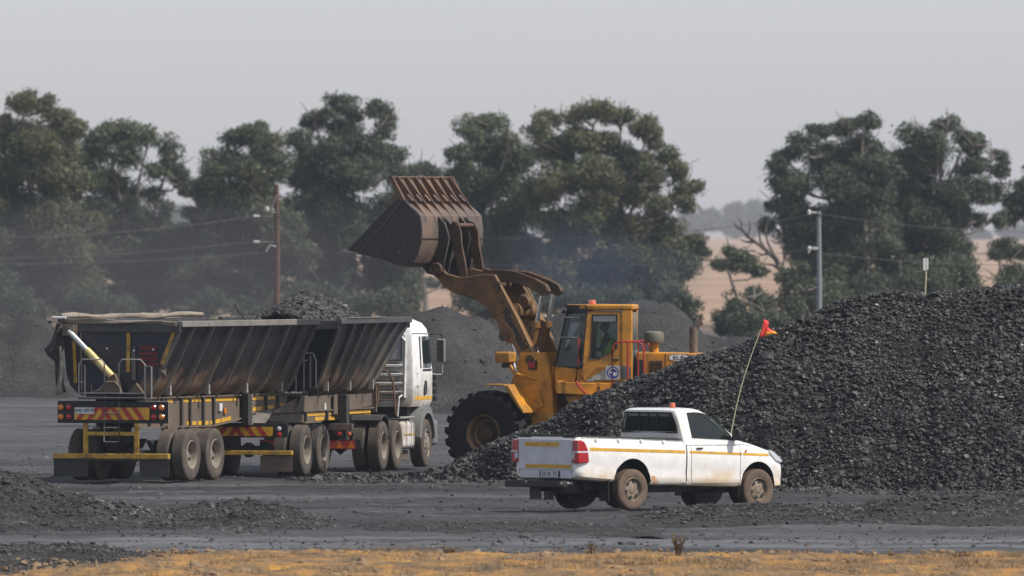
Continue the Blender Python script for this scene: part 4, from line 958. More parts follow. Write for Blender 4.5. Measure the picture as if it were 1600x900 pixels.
def win_prisms(g=0.0):
    sw = MB(); c = (sum(p[0] for p in side_win) / len(side_win), sum(p[1] for p in side_win) / len(side_win))
    P_ = [(c[0] + (a - c[0]) * (1 + g), c[1] + (b - c[1]) * (1 + g)) for a, b in side_win]
    right = MB().prismx(P_, .5, 1.0); left = MB().prismx(P_, -1.0, -.5)
    k = g * .35
    rear = MB().prismy([(-.725 - k, 1.405 - k * .5), (.725 + k, 1.405 - k * .5), (.70 + k, 1.50), (.615 + k, 1.735), (.59, 1.748 + k * .5), (-.59, 1.748 + k * .5), (-.615 - k, 1.735), (-.70 - k, 1.50)], 1.08, 1.30)
    front = MB().prismy([(-.72 - k, 1.27), (.72 + k, 1.27), (.60 + k, 1.72 + k * .5), (-.60 - k, 1.72 + k * .5)], 1.86, 3.0)
    return right, left, rear, front
boolean(cab, [inn] + [cutter(w_) for w_ in win_prisms()])
for w_, nm in zip(win_prisms(.05), ('side_window', 'side_window', 'rear_window', 'windscreen')):
    g_ = green(.008).build(nm, [M['darkglass']], pk); i2 = cutter(green(.016)); boolean(g_, [i2]); c_ = cutter(w_); boolean(g_, [c_], 'INTERSECT')
    g_.data.materials.clear(); g_.data.materials.append(M['glass'] if nm != 'rear_window' else M['darkglass'])
    if nm == 'rear_window':
        g_.data.materials[0] = M['glass']
        fr = MB(); fr.tube([(-.735, 1.213, 1.39), (.735, 1.213, 1.39), (.72, 1.20, 1.5), (.63, 1.175, 1.745), (-.63, 1.175, 1.745), (-.72, 1.20, 1.5), (-.735, 1.213, 1.39)], .017, 6)
        for x in (-.24, .0, .24): fr.tube([(x, 1.193, 1.40), (x, 1.163, 1.745)], .010, 6)
        fr.build('window_seal', M['black'], g_)
fr = MB(); P_ = [(1.46, 1.285), (1.44, 1.74), (1.70, 1.75), (1.86, 1.72), (2.05, 1.635), (2.22, 1.515), (2.42, 1.34), (2.48, 1.24), (1.46, 1.272)]
def cabw(z): return float(np.interp(z, [g[0] for g in GT], [g[3] for g in GT]))
for s_ in (-1, 1):
    fr = MB(); fr.tube([(s_ * (cabw(z) - .012), y, z) for y, z in P_], .013, 6); fr.build('window_seal', M['black'], pk)
# seats, dashboard, wheel
for x in (-.36, .36):
    m = MB(); m.box(x - .24, x + .24, 1.50, 1.62, .8, 1.42); m.box(x - .13, x + .13, 1.50, 1.59, 1.44, 1.58); m.box(x - .25, x + .25, 1.5, 2.0, .72, .86); m.build('seat', M['seat'], pk, bevel=.03)
m = MB(); m.box(-.72, .72, 2.36, 2.62, .95, 1.24); m.build('dashboard', M['black'], pk, bevel=.03)
m = MB(); m.lathe([(.19, -.012), (.205, 0), (.19, .012), (.175, 0)], (.36, 2.22, 1.17), 'y', 24, cap=False); m.tube([(.36, 2.22, 1.17), (.36, 2.4, 1.1)], .03, 6); m.build('steering_wheel', M['black'], pk)
# load-bed rail, hooks, tailgate
def side_x(y, fz):
    r_ = body_ring(y); return r_
m = MB(); m.tube([(.835, -1.22, 1.345), (.84, 0, 1.305), (.84, 1.20, 1.262)], .017, 6); m.build('bed_rail', M['chdark'], pk)
m = MB(); m.tube([(-.835, -1.22, 1.345), (-.84, 0, 1.305), (-.84, 1.20, 1.262)], .017, 6); m.build('bed_rail', M['chdark'], pk)
m = MB(); m.tube([(-.80, 1.17, 1.275), (.80, 1.17, 1.275)], .02, 6); m.build('bed_rail', M['chdark'], pk)
m = MB(); m.tube([(-.80, -1.30, 1.36), (.80, -1.30, 1.36)], .022, 6); m.box(-.72, -.45, -1.32, -1.27, 1.29, 1.345); m.box(.45, .72, -1.32, -1.27, 1.29, 1.345); m.build('tailgate_rail', M['chdark'], pk)
for y in (-.9, -.35, .2, .75):
    m = MB(); zz = float(np.interp(y, [-1.2, 1.2], [1.30, 1.225])); m.box(.862, .885, y - .025, y + .025, zz - .045, zz + .02); m.build('rope_hook', M['white'], pk, bevel=.006)
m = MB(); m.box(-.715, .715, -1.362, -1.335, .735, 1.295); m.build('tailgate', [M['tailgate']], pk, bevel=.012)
tg = pk.children[-1]
m = MB(); m.box(-.705, .705, -1.352, -1.343, .66, .735); m.box(-.72, -.718, -1.345, -1.33, .70, 1.3); m.build('tailgate_gap', M['black'], pk)
m = MB(); m.prismy([(-.52, 1.155), (.36, 1.155), (.38, 1.175), (.38, 1.215), (.36, 1.235), (-.52, 1.235), (-.54, 1.215), (-.54, 1.175)], -1.366, -1.361); m.prismy([(-.50, .765), (.71, .765), (.71, .835), (-.50, .835), (-.53, .81), (-.53, .79)], -1.366, -1.361); m.build('reflective_tape', M['yellow'], tg)
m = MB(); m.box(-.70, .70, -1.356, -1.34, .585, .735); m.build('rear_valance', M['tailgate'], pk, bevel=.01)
m = MB(); m.box(-.14, .40, -1.368, -1.355, .60, .72); m.build('plate_recess', M['black'], pk)
m = MB(); m.box(-.10, .36, -1.376, -1.368, .605, .715); pl = m.build('number_plate', M['plate'], pk)
text_mesh('lettering', 'CF 81 TS', .105, M['letterblack'], pl, (.13, -1.379, .66), rot_from((1, 0, 0), (0, 0, 1)))
m = MB(); m.box(-.88, .70, -1.56, -1.44, .42, .545); m.build('rear_bumper', M['black'], pk, bevel=.02)
for x_, z_ in ((-.28, .52), (.66, .50)):
    m = MB(); m.tube([(x_, -1.3, z_), (x_, -1.58, z_)], .028, 10); m.build('bumper_mount', M['galv'], pk)
for s_ in (-1, 1):
    prof = [(-1.375, .86), (-1.37, 1.27), (-1.30, 1.285), (-1.20, 1.25), (-1.12, 1.12), (-1.085, .90), (-1.11, .865)]
    m = MB(); m.prismx(prof, s_ * .735, s_ * .896); tl = m.build('tail_light', M['redlens'], pk, bevel=.03, seg=3)
    m = MB(); m.box(s_ * .74, s_ * .8985, -1.379, -1.10, 1.045, 1.078); m.box(s_ * .735, s_ * .80, -1.38, -1.30, .93, 1.035); m.build('clear_lens', M['clearlens'], tl, bevel=.008)
    if s_ > 0: pass
# side stripes, seams, handle
def side_strip(y0, y1, zf, hh, name, mat, s_=1, x_off=.004):
    m = MB(); V_ = []; n = max(2, int((y1 - y0) / .1))
    for i in range(n + 1):
        y = y0 + (y1 - y0) * i / n
        rg = [p for p in body_ring(y)[:14]]
        zc = zf(y)
        for z in (zc - hh / 2, zc + hh / 2):
            x = float(np.interp(z, [p[2] for p in rg[1:12]], [p[0] for p in rg[1:12]])) + x_off
            V_.append((s_ * x, y, z))
    m.add(V_, [(2 * i, 2 * i + 2, 2 * i + 3, 2 * i + 1) for i in range(n)]); return m.build(name, mat, pk)
def stripe_z(y): return float(np.interp(y, [-1.1, 1.25, 3.5], [1.115, 1.04, .955]))
for s_ in (-1, 1):
    side_strip(-1.06, 1.27, stripe_z, .055, 'side_stripe', M['yellow'], s_); side_strip(1.38, 2.68, stripe_z, .045, 'side_stripe', M['yellow'], s_); side_strip(2.71, 3.46, stripe_z, .045, 'side_stripe', M['yellow'], s_)
    def seam(y0, y1, z0, z1):
        m = MB(); V_ = []; n = 12
        for i in range(n + 1):
            u = i / n; y = y0 + (y1 - y0) * u; z = z0 + (z1 - z0) * u; rg = body_ring(y)[:14]
            x = float(np.interp(z, [p[2] for p in rg[1:12]], [p[0] for p in rg[1:12]])) + .001
            V_.append((s_ * x, y, z))
        m.tube(V_, .006 if y0 != 1.31 else .013, 5); return m
    m = seam(1.31, 1.31, .45, 1.225); m.build('bed_gap', M['chdark'], pk)
    for a in ((1.44, 1.42, .47, 1.20), (2.66, 2.64, .47, 1.17), (1.44, 2.66, .47, .455), (2.64, 2.92, 1.168, 1.13)): seam(*a).build('door_seam', M['grey'], pk)
    m = MB(); m.box(s_ * .885, s_ * .905, 1.545, 1.70, 1.085, 1.115); m.build('door_handle', M['chdark'], pk, bevel=.008)
    m = MB(); m.lathe([(.001, .0), (.022, 0), (.02, .012 * s_), (.001, .014 * s_)], (s_ * .887, 2.78, 1.045), 'x', 10); m.build('side_indicator', M['amberlens'], pk)
m = MB(); V_ = []
for k_, (y0_, y1_) in enumerate(((.43, .62), (.44, .58), (.455, .53))): side_strip(y0_, y1_, lambda y: .49 + .05 * k_, .05, 'rust_patch', M['orange_rust'], 1, .006)
# mirrors
for s_ in (-1, 1):
    m = MB(); m.prismy([(s_ * .875, 1.23), (s_ * 1.06, 1.235), (s_ * 1.085, 1.29), (s_ * 1.07, 1.42), (s_ * 1.0, 1.445), (s_ * .90, 1.42), (s_ * .875, 1.33)], 2.42, 2.54); mm = m.build('wing_mirror', M['black'], pk, bevel=.025, seg=3)
    m = MB(); m.prismy([(s_ * .91, 1.26), (s_ * 1.05, 1.265), (s_ * 1.06, 1.40), (s_ * .92, 1.405)], 2.414, 2.42); m.build('mirror_glass', M['black'], mm)
# headlights, grille, front bumper, wiper cowl
for s_ in (-1, 1):
    V_ = []; m = MB()
    pr_ = [(3.38, .985), (3.40, 1.055), (3.50, 1.01), (3.62, .925), (3.71, .85), (3.68, .81), (3.54, .84)]
    m.prismx(pr_, s_ * .66, s_ * .872); m.build('headlight', M['clearlens'], pk, bevel=.02, seg=3)
m = MB(); m.box(-.5, .5, 3.75, 3.83, .58, .70); m.build('grille', M['black'], pk, bevel=.02)
# fog of fittings: mud flaps, beacon, whip
for s_ in (-1, 1):
    m = MB(); m.box(s_ * .62, s_ * .87, -.60, -.585, .17, .56); m.build('mud_flap', M['black'], pk)
    m = MB(); m.box(s_ * .66, s_ * .86, 2.62, 2.635, .20, .44); m.build('mud_flap', M['black'], pk)
m = MB(); m.box(-.35, -.05, -1.42, -1.405, .20, .45); m.build('spare_wheel_flap', M['black'], pk)
m = MB(); m.lathe([(.30, -.09), (.35, -.06), (.35, .06), (.30, .09), (.10, .05)], (0, -.75, .36), 'z', 28); m.build('spare_wheel', M['black'], pk)
m = MB(); m.lathe([(.055, 0), (.062, .01), (.062, .02), (.05, .025), (.05, .07), (.042, .085), (.01, .09)], (.12, 1.66, 1.83), 'z', 16); m.build('beacon', M['beacon'], pk)
base = Vector((.42, 2.80, 1.20)); tip = Vector((.64, 3.44, 3.36))
m = MB(); pts = [base.lerp(tip, i / 10) + Vector((0, -.10 * math.sin(math.pi * i / 10), 0)) for i in range(11)]
m.tube(pts, .011, 6, r2=.007); wh = m.build('whip_aerial', M['canepole'], pk)
m = MB(); a, b_, c_ = Vector((.645, 3.45, 3.44)), Vector((.63, 3.34, 3.10)), Vector((.79, 3.60, 3.17))
n_ = 6; V_ = []; 
for i in range(n_ + 1):
    for j in range(n_ + 1 - i):
        u, v_ = i / n_, j / n_; p = a * (1 - u - v_) + b_ * u + c_ * v_; p = p + Vector((.02 * math.sin(9 * v_ + 3 * u), .05 * math.sin(8 * v_), .01 * math.sin(7 * u))); V_.append(p)
def ti(i, j): return sum(n_ + 1 - k for k in range(i)) + j
F_ = []; 
for i in range(n_):
    for j in range(n_ - i):
        F_.append((ti(i, j), ti(i + 1, j), ti(i, j + 1)))
        if j < n_ - i - 1: F_.append((ti(i + 1, j), ti(i + 1, j + 1), ti(i, j + 1)))
m.add(V_, F_); fl = m.build('flag', [M['flag'], M['flago']], wh)
for p in fl.data.polygons:
    if p.center.z < 3.21 and p.center.x > .67: p.material_index = 1
sd = fl.modifiers.new('t', 'SOLIDIFY'); sd.thickness = .004
for yy, zz in ((0, .372), (3.11, .335)):
    for s_ in (-1, 1):
        wheel('wheel', pk, (s_ * .77, yy, zz), .372, .225, .215, s_, 'car', M['tyrebrown'], M['alloy'])
seated_person(o_ + fw * 1.86 + rt * .36 + Vector((0, 0, .86)), -A_, 'driver in a pale hi-vis vest inside the white pickup', .92)

# ================================================================== side tipper trailers
def unit(px, py, vface, ang):
    D = gD(py); a = R(ang); r_ = Vector((math.cos(a), -math.sin(a), 0))
    return Vector(((px - 800) / F_PX * D, D, 0)) - r_ * vface, -a
TUB = [(-1.27, 3.17), (-1.18, 2.15), (-1.10, 1.93), (-.95, 1.77), (-.75, 1.70), (.30, 1.70), (.48, 1.73), (.60, 1.82), (.70, 1.97), (1.28, 3.14)]
def tub_part(parent, y0, y1, y0b, y1b, ribs, rimmat):
    """y0,y1 at the rim, y0b,y1b at the tub floor"""
    def ends(z): u = (z - 1.70) / 1.45; return y0b + (y0 - y0b) * u, y1b + (y1 - y1b) * u
    m = MB(); n = len(TUB); t_ = .03
    inn = []
    for i, (x, z) in enumerate(TUB):
        a = Vector(TUB[max(i - 1, 0)]); b_ = Vector(TUB[min(i + 1, n - 1)]); d = (b_ - a).normalized(); nn = Vector((-d.y, d.x)); inn.append((x + nn.x * t_, z + nn.y * t_))
    V_ = []
    for (x, z), (xi, zi) in zip(TUB, inn):
        e0, e1 = ends(z); V_ += [(x, e0, z), (x, e1, z), (xi, e0, zi), (xi, e1, zi)]
    F_ = []
    for i in range(n - 1):
        a = 4 * i; b_ = a + 4; F_ += [(a, a + 1, b_ + 1, b_), (a + 2, b_ + 2, b_ + 3, a + 3), (a, b_, b_ + 2, a + 2), (a + 1, a + 3, b_ + 3, b_ + 1)]
    F_ += [(0, 2, 3, 1), (4 * n - 4, 4 * n - 3, 4 * n - 1, 4 * n - 2)]
    m.add(V_, F_); shell = m.build('tub_side', M['tubside'], parent, smooth=30)
    for end in (0, 1):
        m = MB(); A1 = []; A2 = []
        for x, z in TUB:
            e = ends(z)[end]; sg = -1 if end == 0 else 1; A1.append((x, e + sg * .002, z)); A2.append((x, e + sg * -.035, z))
        k = len(A1); m.add(A1 + A2, [tuple(range(k)), tuple(range(2 * k - 1, k - 1, -1))] + [(i, (i + 1) % k, (i + 1) % k + k, i + k) for i in range(k)])
        m.build('end_wall', M['navy'], parent, smooth=0)
    def rib(side, y_at, wd=.05, pr=.075):
        m = MB(); pts = TUB[5:] if side > 0 else TUB[4::-1]
        V_ = []; 
        for i, (x, z) in enumerate(pts):
            a = Vector(pts[max(i - 1, 0)]); b_ = Vector(pts[min(i + 1, len(pts) - 1)]); d = (b_ - a).normalized(); nn = Vector((d.y, -d.x)) * side
            e0, e1 = ends(z); f = (y_at - y0) / (y1 - y0); yc = e0 + (e1 - e0) * f
            V_ += [(x - nn.x * .001, yc - wd, z - nn.y * .001), (x + nn.x * pr, yc - wd * .6, z + nn.y * pr), (x + nn.x * pr, yc + wd * .6, z + nn.y * pr), (x - nn.x * .001, yc + wd, z - nn.y * .001)]
        k = len(pts); F_ = []
        for i in range(k - 1):
            for j in range(3): F_.append((4 * i + j, 4 * i + j + 1, 4 * i + 5 + j, 4 * i + 4 + j))
            F_.append((4 * i + 3, 4 * i, 4 * i + 4, 4 * i + 7))
        F_ += [(0, 1, 2, 3), (4 * k - 1, 4 * k - 2, 4 * k - 3, 4 * k - 4)]
        m.add(V_, F_); m.build('rib', M['rib'], parent, smooth=30)
    for y in ribs:
        rib(1, y); rib(-1, y)
    rib(1, y0 + .06, .07, .05); rib(1, y1 - .06, .07, .05)
    for s_, x, z in ((1, 1.28, 3.14), (-1, -1.27, 3.17)):
        m = MB(); m.box(x - .05, x + .075, y0 - .03, y1 + .03, z - .03, z + .095); m.build('rim_rail', rimmat if s_ > 0 else M['rimdark'], parent, bevel=.015)
    for e, nm in ((y0, 0), (y1, 1)):
        m = MB(); yo = e - .06 if nm == 0 else e + .002
        m.hexa([(-1.3, yo, 3.02), (1.3, yo, 3.0), (1.3, yo + .06, 3.0), (-1.3, yo + .06, 3.02), (-1.3, yo, 3.22), (1.3, yo, 3.19), (1.3, yo + .06, 3.19), (-1.3, yo + .06, 3.22)]); m.build('end_rail', M['rimdark'], parent, bevel=.01)
def duals(parent, ys_, r=.525, tm='tyre'):
    for y in ys_:
        for s_ in (-1, 1):
            wheel('wheel', parent, (s_ * 1.12, y, r), r, .27, .30, s_, 'dish', M[tm], M['rimtan'])
            wheel('inner_wheel', parent, (s_ * .79, y, r), r, .27, .30, s_, 'inner', M[tm], M['chdark'])
        m = MB(); m.tube([(-1.0, y, r), (1.0, y, r)], .07, 10); m.tube([(0, y - .01, r), (0, y + .01, r)], .16, 10); m.build('axle', M['chdark'], parent)
def beams(parent, poly, tape_top, tape_low, webs, x=.46):
    for s_ in (-1, 1):
        m = MB(); m.prismx(poly, s_ * (x - .02), s_ * x)
        # flanges
        ztop = poly[-1][1]
        m.box(s_ * (x - .10), s_ * (x + .05), poly[0][0], max(p[0] for p in poly), ztop, ztop + .03)
        low = [p for p in poly if p[1] < ztop - .05]
        low = sorted(low)
        for a, b_ in zip(low[:-1], low[1:]):
            m.hexa([(s_ * (x - .1), a[0], a[1] - .02), (s_ * (x + .05), a[0], a[1] - .02), (s_ * (x + .05), b_[0], b_[1] - .02), (s_ * (x - .1), b_[0], b_[1] - .02), (s_ * (x - .1), a[0], a[1]), (s_ * (x + .05), a[0], a[1]), (s_ * (x + .05), b_[0], b_[1]), (s_ * (x - .1), b_[0], b_[1])])
        m.build('chassis_beam', M['chassis'], parent)
        def zl(y): return float(np.interp(y, [p[0] for p in low], [p[1] for p in low]))
        for y in webs:
            m = MB(); m.box(s_ * x, s_ * (x + .05), y - .045, y + .045, zl(y) + .02, ztop - .002); m.build('web_stiffener', M['chdark'], parent)
        for (a, b_) in tape_top:
            m = MB(); m.box(s_ * (x + .002), s_ * (x + .007), a, b_, ztop - .095, ztop - .02); m.build('reflective_tape', M['yellow'], parent)
        for (a, b_) in tape_low:
            m = MB(); m.hexa([(s_ * (x + .002), a, zl(a) + .02), (s_ * (x + .007), a, zl(a) + .02), (s_ * (x + .007), b_, zl(b_) + .02), (s_ * (x + .002), b_, zl(b_) + .02), (s_ * (x + .002), a, zl(a) + .10), (s_ * (x + .007), a, zl(a) + .10), (s_ * (x + .007), b_, zl(b_) + .10), (s_ * (x + .002), b_, zl(b_) + .10)]); m.build('reflective_tape', M['yellow'], parent)
def chevron(parent, x0, x1, z0, z1, y, nstripe, centre):
    m = MB(); m.box(x0, x1, y, y + .02, z0, z1); c = m.build('chevron_board', M['yellow'], parent)
    w_ = (x1 - x0) / nstripe / 2; h = z1 - z0
    m = MB()
    for k in range(nstripe * 2):
        xx = x0 + (k + .25) * w_ * 1.0
        if k % 2: continue
        sg = h * .75 * (1 if xx + w_ / 2 < centre else -1)
        pts = [(xx, z0), (xx + w_, z0), (xx + w_ + sg, z1), (xx + sg, z1)]
        pts = [(min(max(a, x0), x1), b_) for a, b_ in pts]
        m.add([(a, y - .004, b_) for a, b_ in pts], [(0, 1, 2, 3)])
    m.build('stripe', M['red'], c, smooth=0)
def lamp(parent, x, z, y, mat, r=.062, name='tail_lamp'):
    m = MB(); m.lathe([(r * 1.15, .0), (r * 1.15, -.02), (r, -.022)], (x, y, z), 'y', 16); l_ = m.build(name, M['black'], parent)
    m = MB(); m.lathe([(r, -.023), (r * .8, -.04), (r * .3, -.05), (.003, -.051)], (x, y, z), 'y', 16); m.build('lens', mat, l_)

# ---- rear trailer
loc, rz = unit(300, 751.3, 1.25, 19.5)
t2 = empty('tipper_trailer', loc, rz); tag(t2, 'rear side tipper trailer with rolled canvas, ladder and red yellow chevron tail board', 'trailer')
tub_part(t2, -.76, 7.18, -.74, 7.30, [-.05, 1.05, 2.15, 3.25, 4.35, 5.45, 6.4], M['rim'])
beams(t2, [(-.98, 1.09), (3.2, 1.07), (4.6, 1.17), (5.3, 1.30), (7.6, 1.38), (7.6, 1.66), (-.98, 1.66)],
      [(-.55, -.25), (.15, .4), (.65, .95), (1.55, 2.55), (2.75, 3.15), (3.35, 4.6), (5.55, 6.2), (6.35, 6.9)], [(1.75, 2.3), (2.4, 3.0), (3.1, 3.7), (3.75, 4.3), (5.45, 6.1), (6.2, 6.8), (6.95, 7.5)], [-.4, .3, 1.4, 1.9, 2.65, 3.25, 4.95, 6.3, 7.0])
for y in (-.9, .68, 2.2, 3.6, 5.2, 6.6):
    m = MB(); m.box(-.44, .44, y - .05, y + .05, 1.25, 1.62); m.build('cross_member', M['chdark'], t2)
m = MB(); m.box(-.42, .42, -.96, 7.5, 1.15 + .28, 1.50); m.build('deck_plate', M['black'], t2)
duals(t2, (0, 1.36))
for s_ in (-1, 1):
    for y in (0, 1.36):
        m = MB(); m.prismx([(y - .45, .82), (y + .45, .82), (y + .2, .62), (y - .2, .62)], s_ * .42, s_ * .52); m.build('leaf_spring', M['chdark'], t2)
    m = MB(); m.prismx([(.45, 1.1), (.92, 1.1), (.78, .72), (.60, .72)], s_ * .40, s_ * .55); m.build('spring_hanger', M['chassis'], t2)
# landing leg box with holes
for s_ in (-1, 1):
    m = MB(); m.box(s_ * .52, s_ * .66, 4.80, 5.05, 1.05, 1.70); lg = m.build('landing_leg', M['chdark'], t2, bevel=.01)
    m = MB(); m.box(s_ * .66, s_ * .672, 4.96, 5.03, 1.06, 1.69)
    h_ = m.build('hole_plate', M['rimtan'], lg)
    m = MB()
    for k in range(7): m.box(s_ * .672, s_ * .675, 4.975, 5.015, 1.12 + k * .07, 1.155 + k * .07)
    m.build('hole_rivet', M['black'], lg)
m = MB(); m.box(.47, .50, 3.55, 3.72, 1.36, 1.52); m.build('small_lamp', M['plate'], t2)
m = MB(); m.box(.47, .50, 3.85, 3.98, 1.30, 1.42); m.build('side_marker', M['amberlens'], t2, bevel=.008)
m = MB(); m.lathe([(.14, 0), (.14, .5), (.05, .55)], (.25, 4.0, 1.38), 'y', 16); m.build('air_tank', M['black'], t2)
# tail: lamp boards, chevrons, plate
m = MB(); m.box(-1.28, 1.12, -1.0, -.95, 1.17, 1.62); m.build('tail_board', M['black'], t2, bevel=.01)
m = MB(); m.tube([(1.13, -1.01, 1.18), (1.13, -1.01, 1.61), (.45, -1.01, 1.615)], .012, 5); m.build('board_edge', M['galv'], t2)
chevron(t2, -.90, .72, 1.24, 1.49, -1.03, 7, -.12)
for x, mt in ((-1.20, 'amberlens'), (-1.03, 'redlens'), (.81, 'redlens'), (.98, 'amberlens')):
    for z in (1.49, 1.30): lamp(t2, x, z, -1.0, M[mt])
m = MB(); m.box(-.88, -.46, -1.05, -1.035, 1.36, 1.49); pl = m.build('number_plate', M['plate'], t2)
text_mesh('lettering', 'HNG 195 MP', .085, M['letterblack'], pl, (-.67, -1.055, 1.425), rot_from((1, 0, 0), (0, 0, 1)))
# underrun frame
for x in (-.68, .42):
    m = MB(); m.box(x - .045, x + .045, -1.0, -.92, .54, 1.17); m.build('underrun_post', M['yellowworn'], t2, bevel=.008)
m = MB(); m.box(-.64, .38, -.99, -.93, .92, 1.0); m.build('underrun_rail', M['yellowworn'], t2, bevel=.008)
m = MB(); m.box(-1.36, 1.13, -1.04, -.90, .455, .56); m.build('bumper_bar', [M['yellowworn'], M['black']], t2, bevel=.012); bb = t2.children[-1]
m = MB(); m.box(-1.36, 1.13, -1.03, -.91, .42, .453); m.build('bumper_bar_base', M['black'], t2)
for a, b_ in ((-1.36, -.62), (.50, 1.12)):
    m = MB(); m.box(a, b_, -1.0, -.985, .09, .42); m.build('mud_flap', M['chdark'], t2)
# reflective strips, red lettering on the rear wall
ey = -.80
def strip(pts, mat, nm='reflective_strip', y=ey):
    m = MB(); m.prismy(pts, y, y + .012); return m.build(nm, mat, t2)
strip([(-1.00, 1.98), (-.93, 1.98), (-.97, 2.85), (-1.04, 2.85)], M['yellowworn']); strip([(.13, 2.20), (.21, 2.20), (.22, 3.00), (.14, 3.00)], M['yellowworn'])
strip([(.86, 2.36), (.94, 2.36), (1.20, 3.02), (1.12, 3.02)], M['yellowworn']); strip([(-.845, 1.82), (-.815, 1.82), (-.835, 3.0), (-.865, 3.0)], M['rimtan'], 'wall_seam')
strip([(.25, 2.05), (.34, 2.05), (.32, 2.75), (.25, 2.6)], M['rib'], 'wall_gusset')
m = MB()
rr = random.Random(3)
for r_ in range(4):
    x = .42; z = 2.66 - r_ * .115
    while x < .80:
        w_ = rr.uniform(.03, .07); m.box(x, min(x + w_, .82), ey - .005, ey, z, z + .075); x += w_ + .012
m.build('lettering', M['redfaint'], t2)
m = MB()
for x, z in ((-.28, 2.68), (.30, 2.64), (.72, 2.66)): m.lathe([(.002, -.02), (.022, -.015), (.022, 0)], (x, ey, z), 'y', 8)
m.build('rivet', M['plate'], t2)
m = MB(); m.prismy([(.52, 1.72), (.70, 1.90), (.98, 2.30), (.62, 2.30), (.40, 1.9)], ey - .01, ey); m.build('corner_plate', M['tubside'], t2)
# tipping ram
a = Vector((-1.03, -1.02, 3.03)); b_ = Vector((-.10, -1.0, 2.12)); md = a.lerp(b_, .42)
m = MB(); m.tube([a, md], .062, 14); rm = m.build('ram_rod', M['steel'], t2)
m = MB(); m.tube([md, b_], .078, 14); m.build('ram_barrel', paint('ram_worn_yellow', (0.55, 0.42, 0.14), 0.35, metal=0.3, dust=(0.6, 0.55, 0.42), amt=.45, scale=5), t2)
m = MB(); m.box(-1.16, -.92, -1.05, -.80, 2.93, 3.16); m.lathe([(.1, -.06), (.1, .06)], (-1.04, -1.0, 3.03), 'y', 16); m.build('ram_bracket', M['chassis'], t2, bevel=.01)
m = MB(); m.prismy([(-.42, 1.76), (.10, 1.76), (.02, 2.05), (-.04, 2.18), (-.16, 2.12), (-.30, 1.95)], -1.02, -.85); m.build('ram_foot', M['chassis'], t2, bevel=.015)
m = MB(); m.prismy([(.18, 1.75), (.58, 1.75), (.40, 1.98)], -.95, -.84); m.build('ram_foot', M['chassis'], t2)
m = MB(); m.tube([(-.55, -1.0, 1.95), (-.52, -1.05, 1.8), (-.36, -1.07, 1.84), (-.18, -1.07, 2.0), (-.02, -1.06, 2.02), (.08, -1.04, 1.9), (.10, -1.0, 1.76)], .016, 6); m.build('hydraulic_hose', M['rimtan'], t2)
# platform and guard rails, ladder
m = MB(); m.box(-.78, .66, -1.12, -.80, 1.655, 1.69); m.build('platform', M['chdark'], t2)
m = MB(); yb = -1.11
m.tube([(-.77, yb, 1.70), (-.77, yb, 2.36), (-.70, yb, 2.46), (-.28, yb, 2.46), (-.22, yb, 2.38), (-.22, yb, .80), (.10, yb, .80), (.10, yb, 2.38), (.16, yb, 2.46), (.56, yb, 2.46), (.66, yb, 2.36), (.66, yb, 1.66)], .015, 7); m.build('guard_rail', M['galv'], t2)
for z in (.80, 1.09, 1.38):
    m = MB(); m.tube([(-.22, yb, z), (.10, yb, z)], .012, 6); m.build('ladder_rung', M['galv'], t2)
for z in (1.78, 1.69): 
    m = MB(); m.tube([(-.77, yb, z), (.66, yb, z)], .013, 6); m.build('guard_rail', M['galv'], t2)
m = MB(); m.tube([(-.77, yb, 2.34), (-.64, yb, 2.34), (-.64, yb, 1.70)], .014, 6); m.tube([(-.77, yb, 2.0), (-.64, yb, 2.0)], .012, 6); m.build('guard_rail', M['galv'], t2)
m = MB(); m.tube([(.66, yb, 2.32), (.80, yb, 2.32), (.80, yb, 1.70)], .016, 6); m.build('guard_rail', M['galv'], t2)
m = MB(); m.lathe([(.04, -.05), (.05, 0), (.04, .05)], (.96, -.92, 2.20), 'y', 12); m.box(.86, 1.0, -.86, -.80, 2.13, 2.27); m.build('latch', M['chassis'], t2)
# rolled canvas along the left rim and torn flap at the corner
def cloth(name, P_, mat, parent, th=.012):
    """P_: grid of points rows x cols"""
    nr, nc = len(P_), len(P_[0]); m = MB(); m.add([p for r_ in P_ for p in r_], [(i * nc + j, i * nc + j + 1, (i + 1) * nc + j + 1, (i + 1) * nc + j) for i in range(nr - 1) for j in range(nc - 1)])
    o = m.build(name, mat, parent, smooth=60); sd = o.modifiers.new('t', 'SOLIDIFY'); sd.thickness = th; return o
rings = []; rr = random.Random(9)
for i in range(34):
    u = i / 33; y = -.95 + u * 8.1; cx, cz = -1.24 + .02 * math.sin(u * 11), 3.33 + .015 * math.sin(u * 17) - .02 * math.sin(u * math.pi) ; rr_ = .055 + .010 * math.sin(u * 23) + rr.uniform(-.006, .006)
    rings.append([(cx + rr_ * (1 + .12 * math.sin(3 * k + 9 * u)) * math.cos(2 * math.pi * k / 12), y, cz + rr_ * (1 + .1 * math.sin(2 * k + 14 * u)) * math.sin(2 * math.pi * k / 12)) for k in range(12)])
m = MB(); m.loft(rings); m.build('rolled_canvas', M['tarp'], t2, smooth=60)
P_ = []
for i in range(9):
    u = i / 8; P_.append([(-1.30 + 2.56 * u, -.92 - .03 * math.sin(u * 9 + v * 3), 3.30 - .07 * u - .085 * v - .012 * math.sin(u * 14) - (.03 if v > .5 else 0) * math.sin(u * 7)) for v in (0, .33, .66, 1)])
cloth('canvas_hem', P_, M['tarp'], t2)
P_ = []
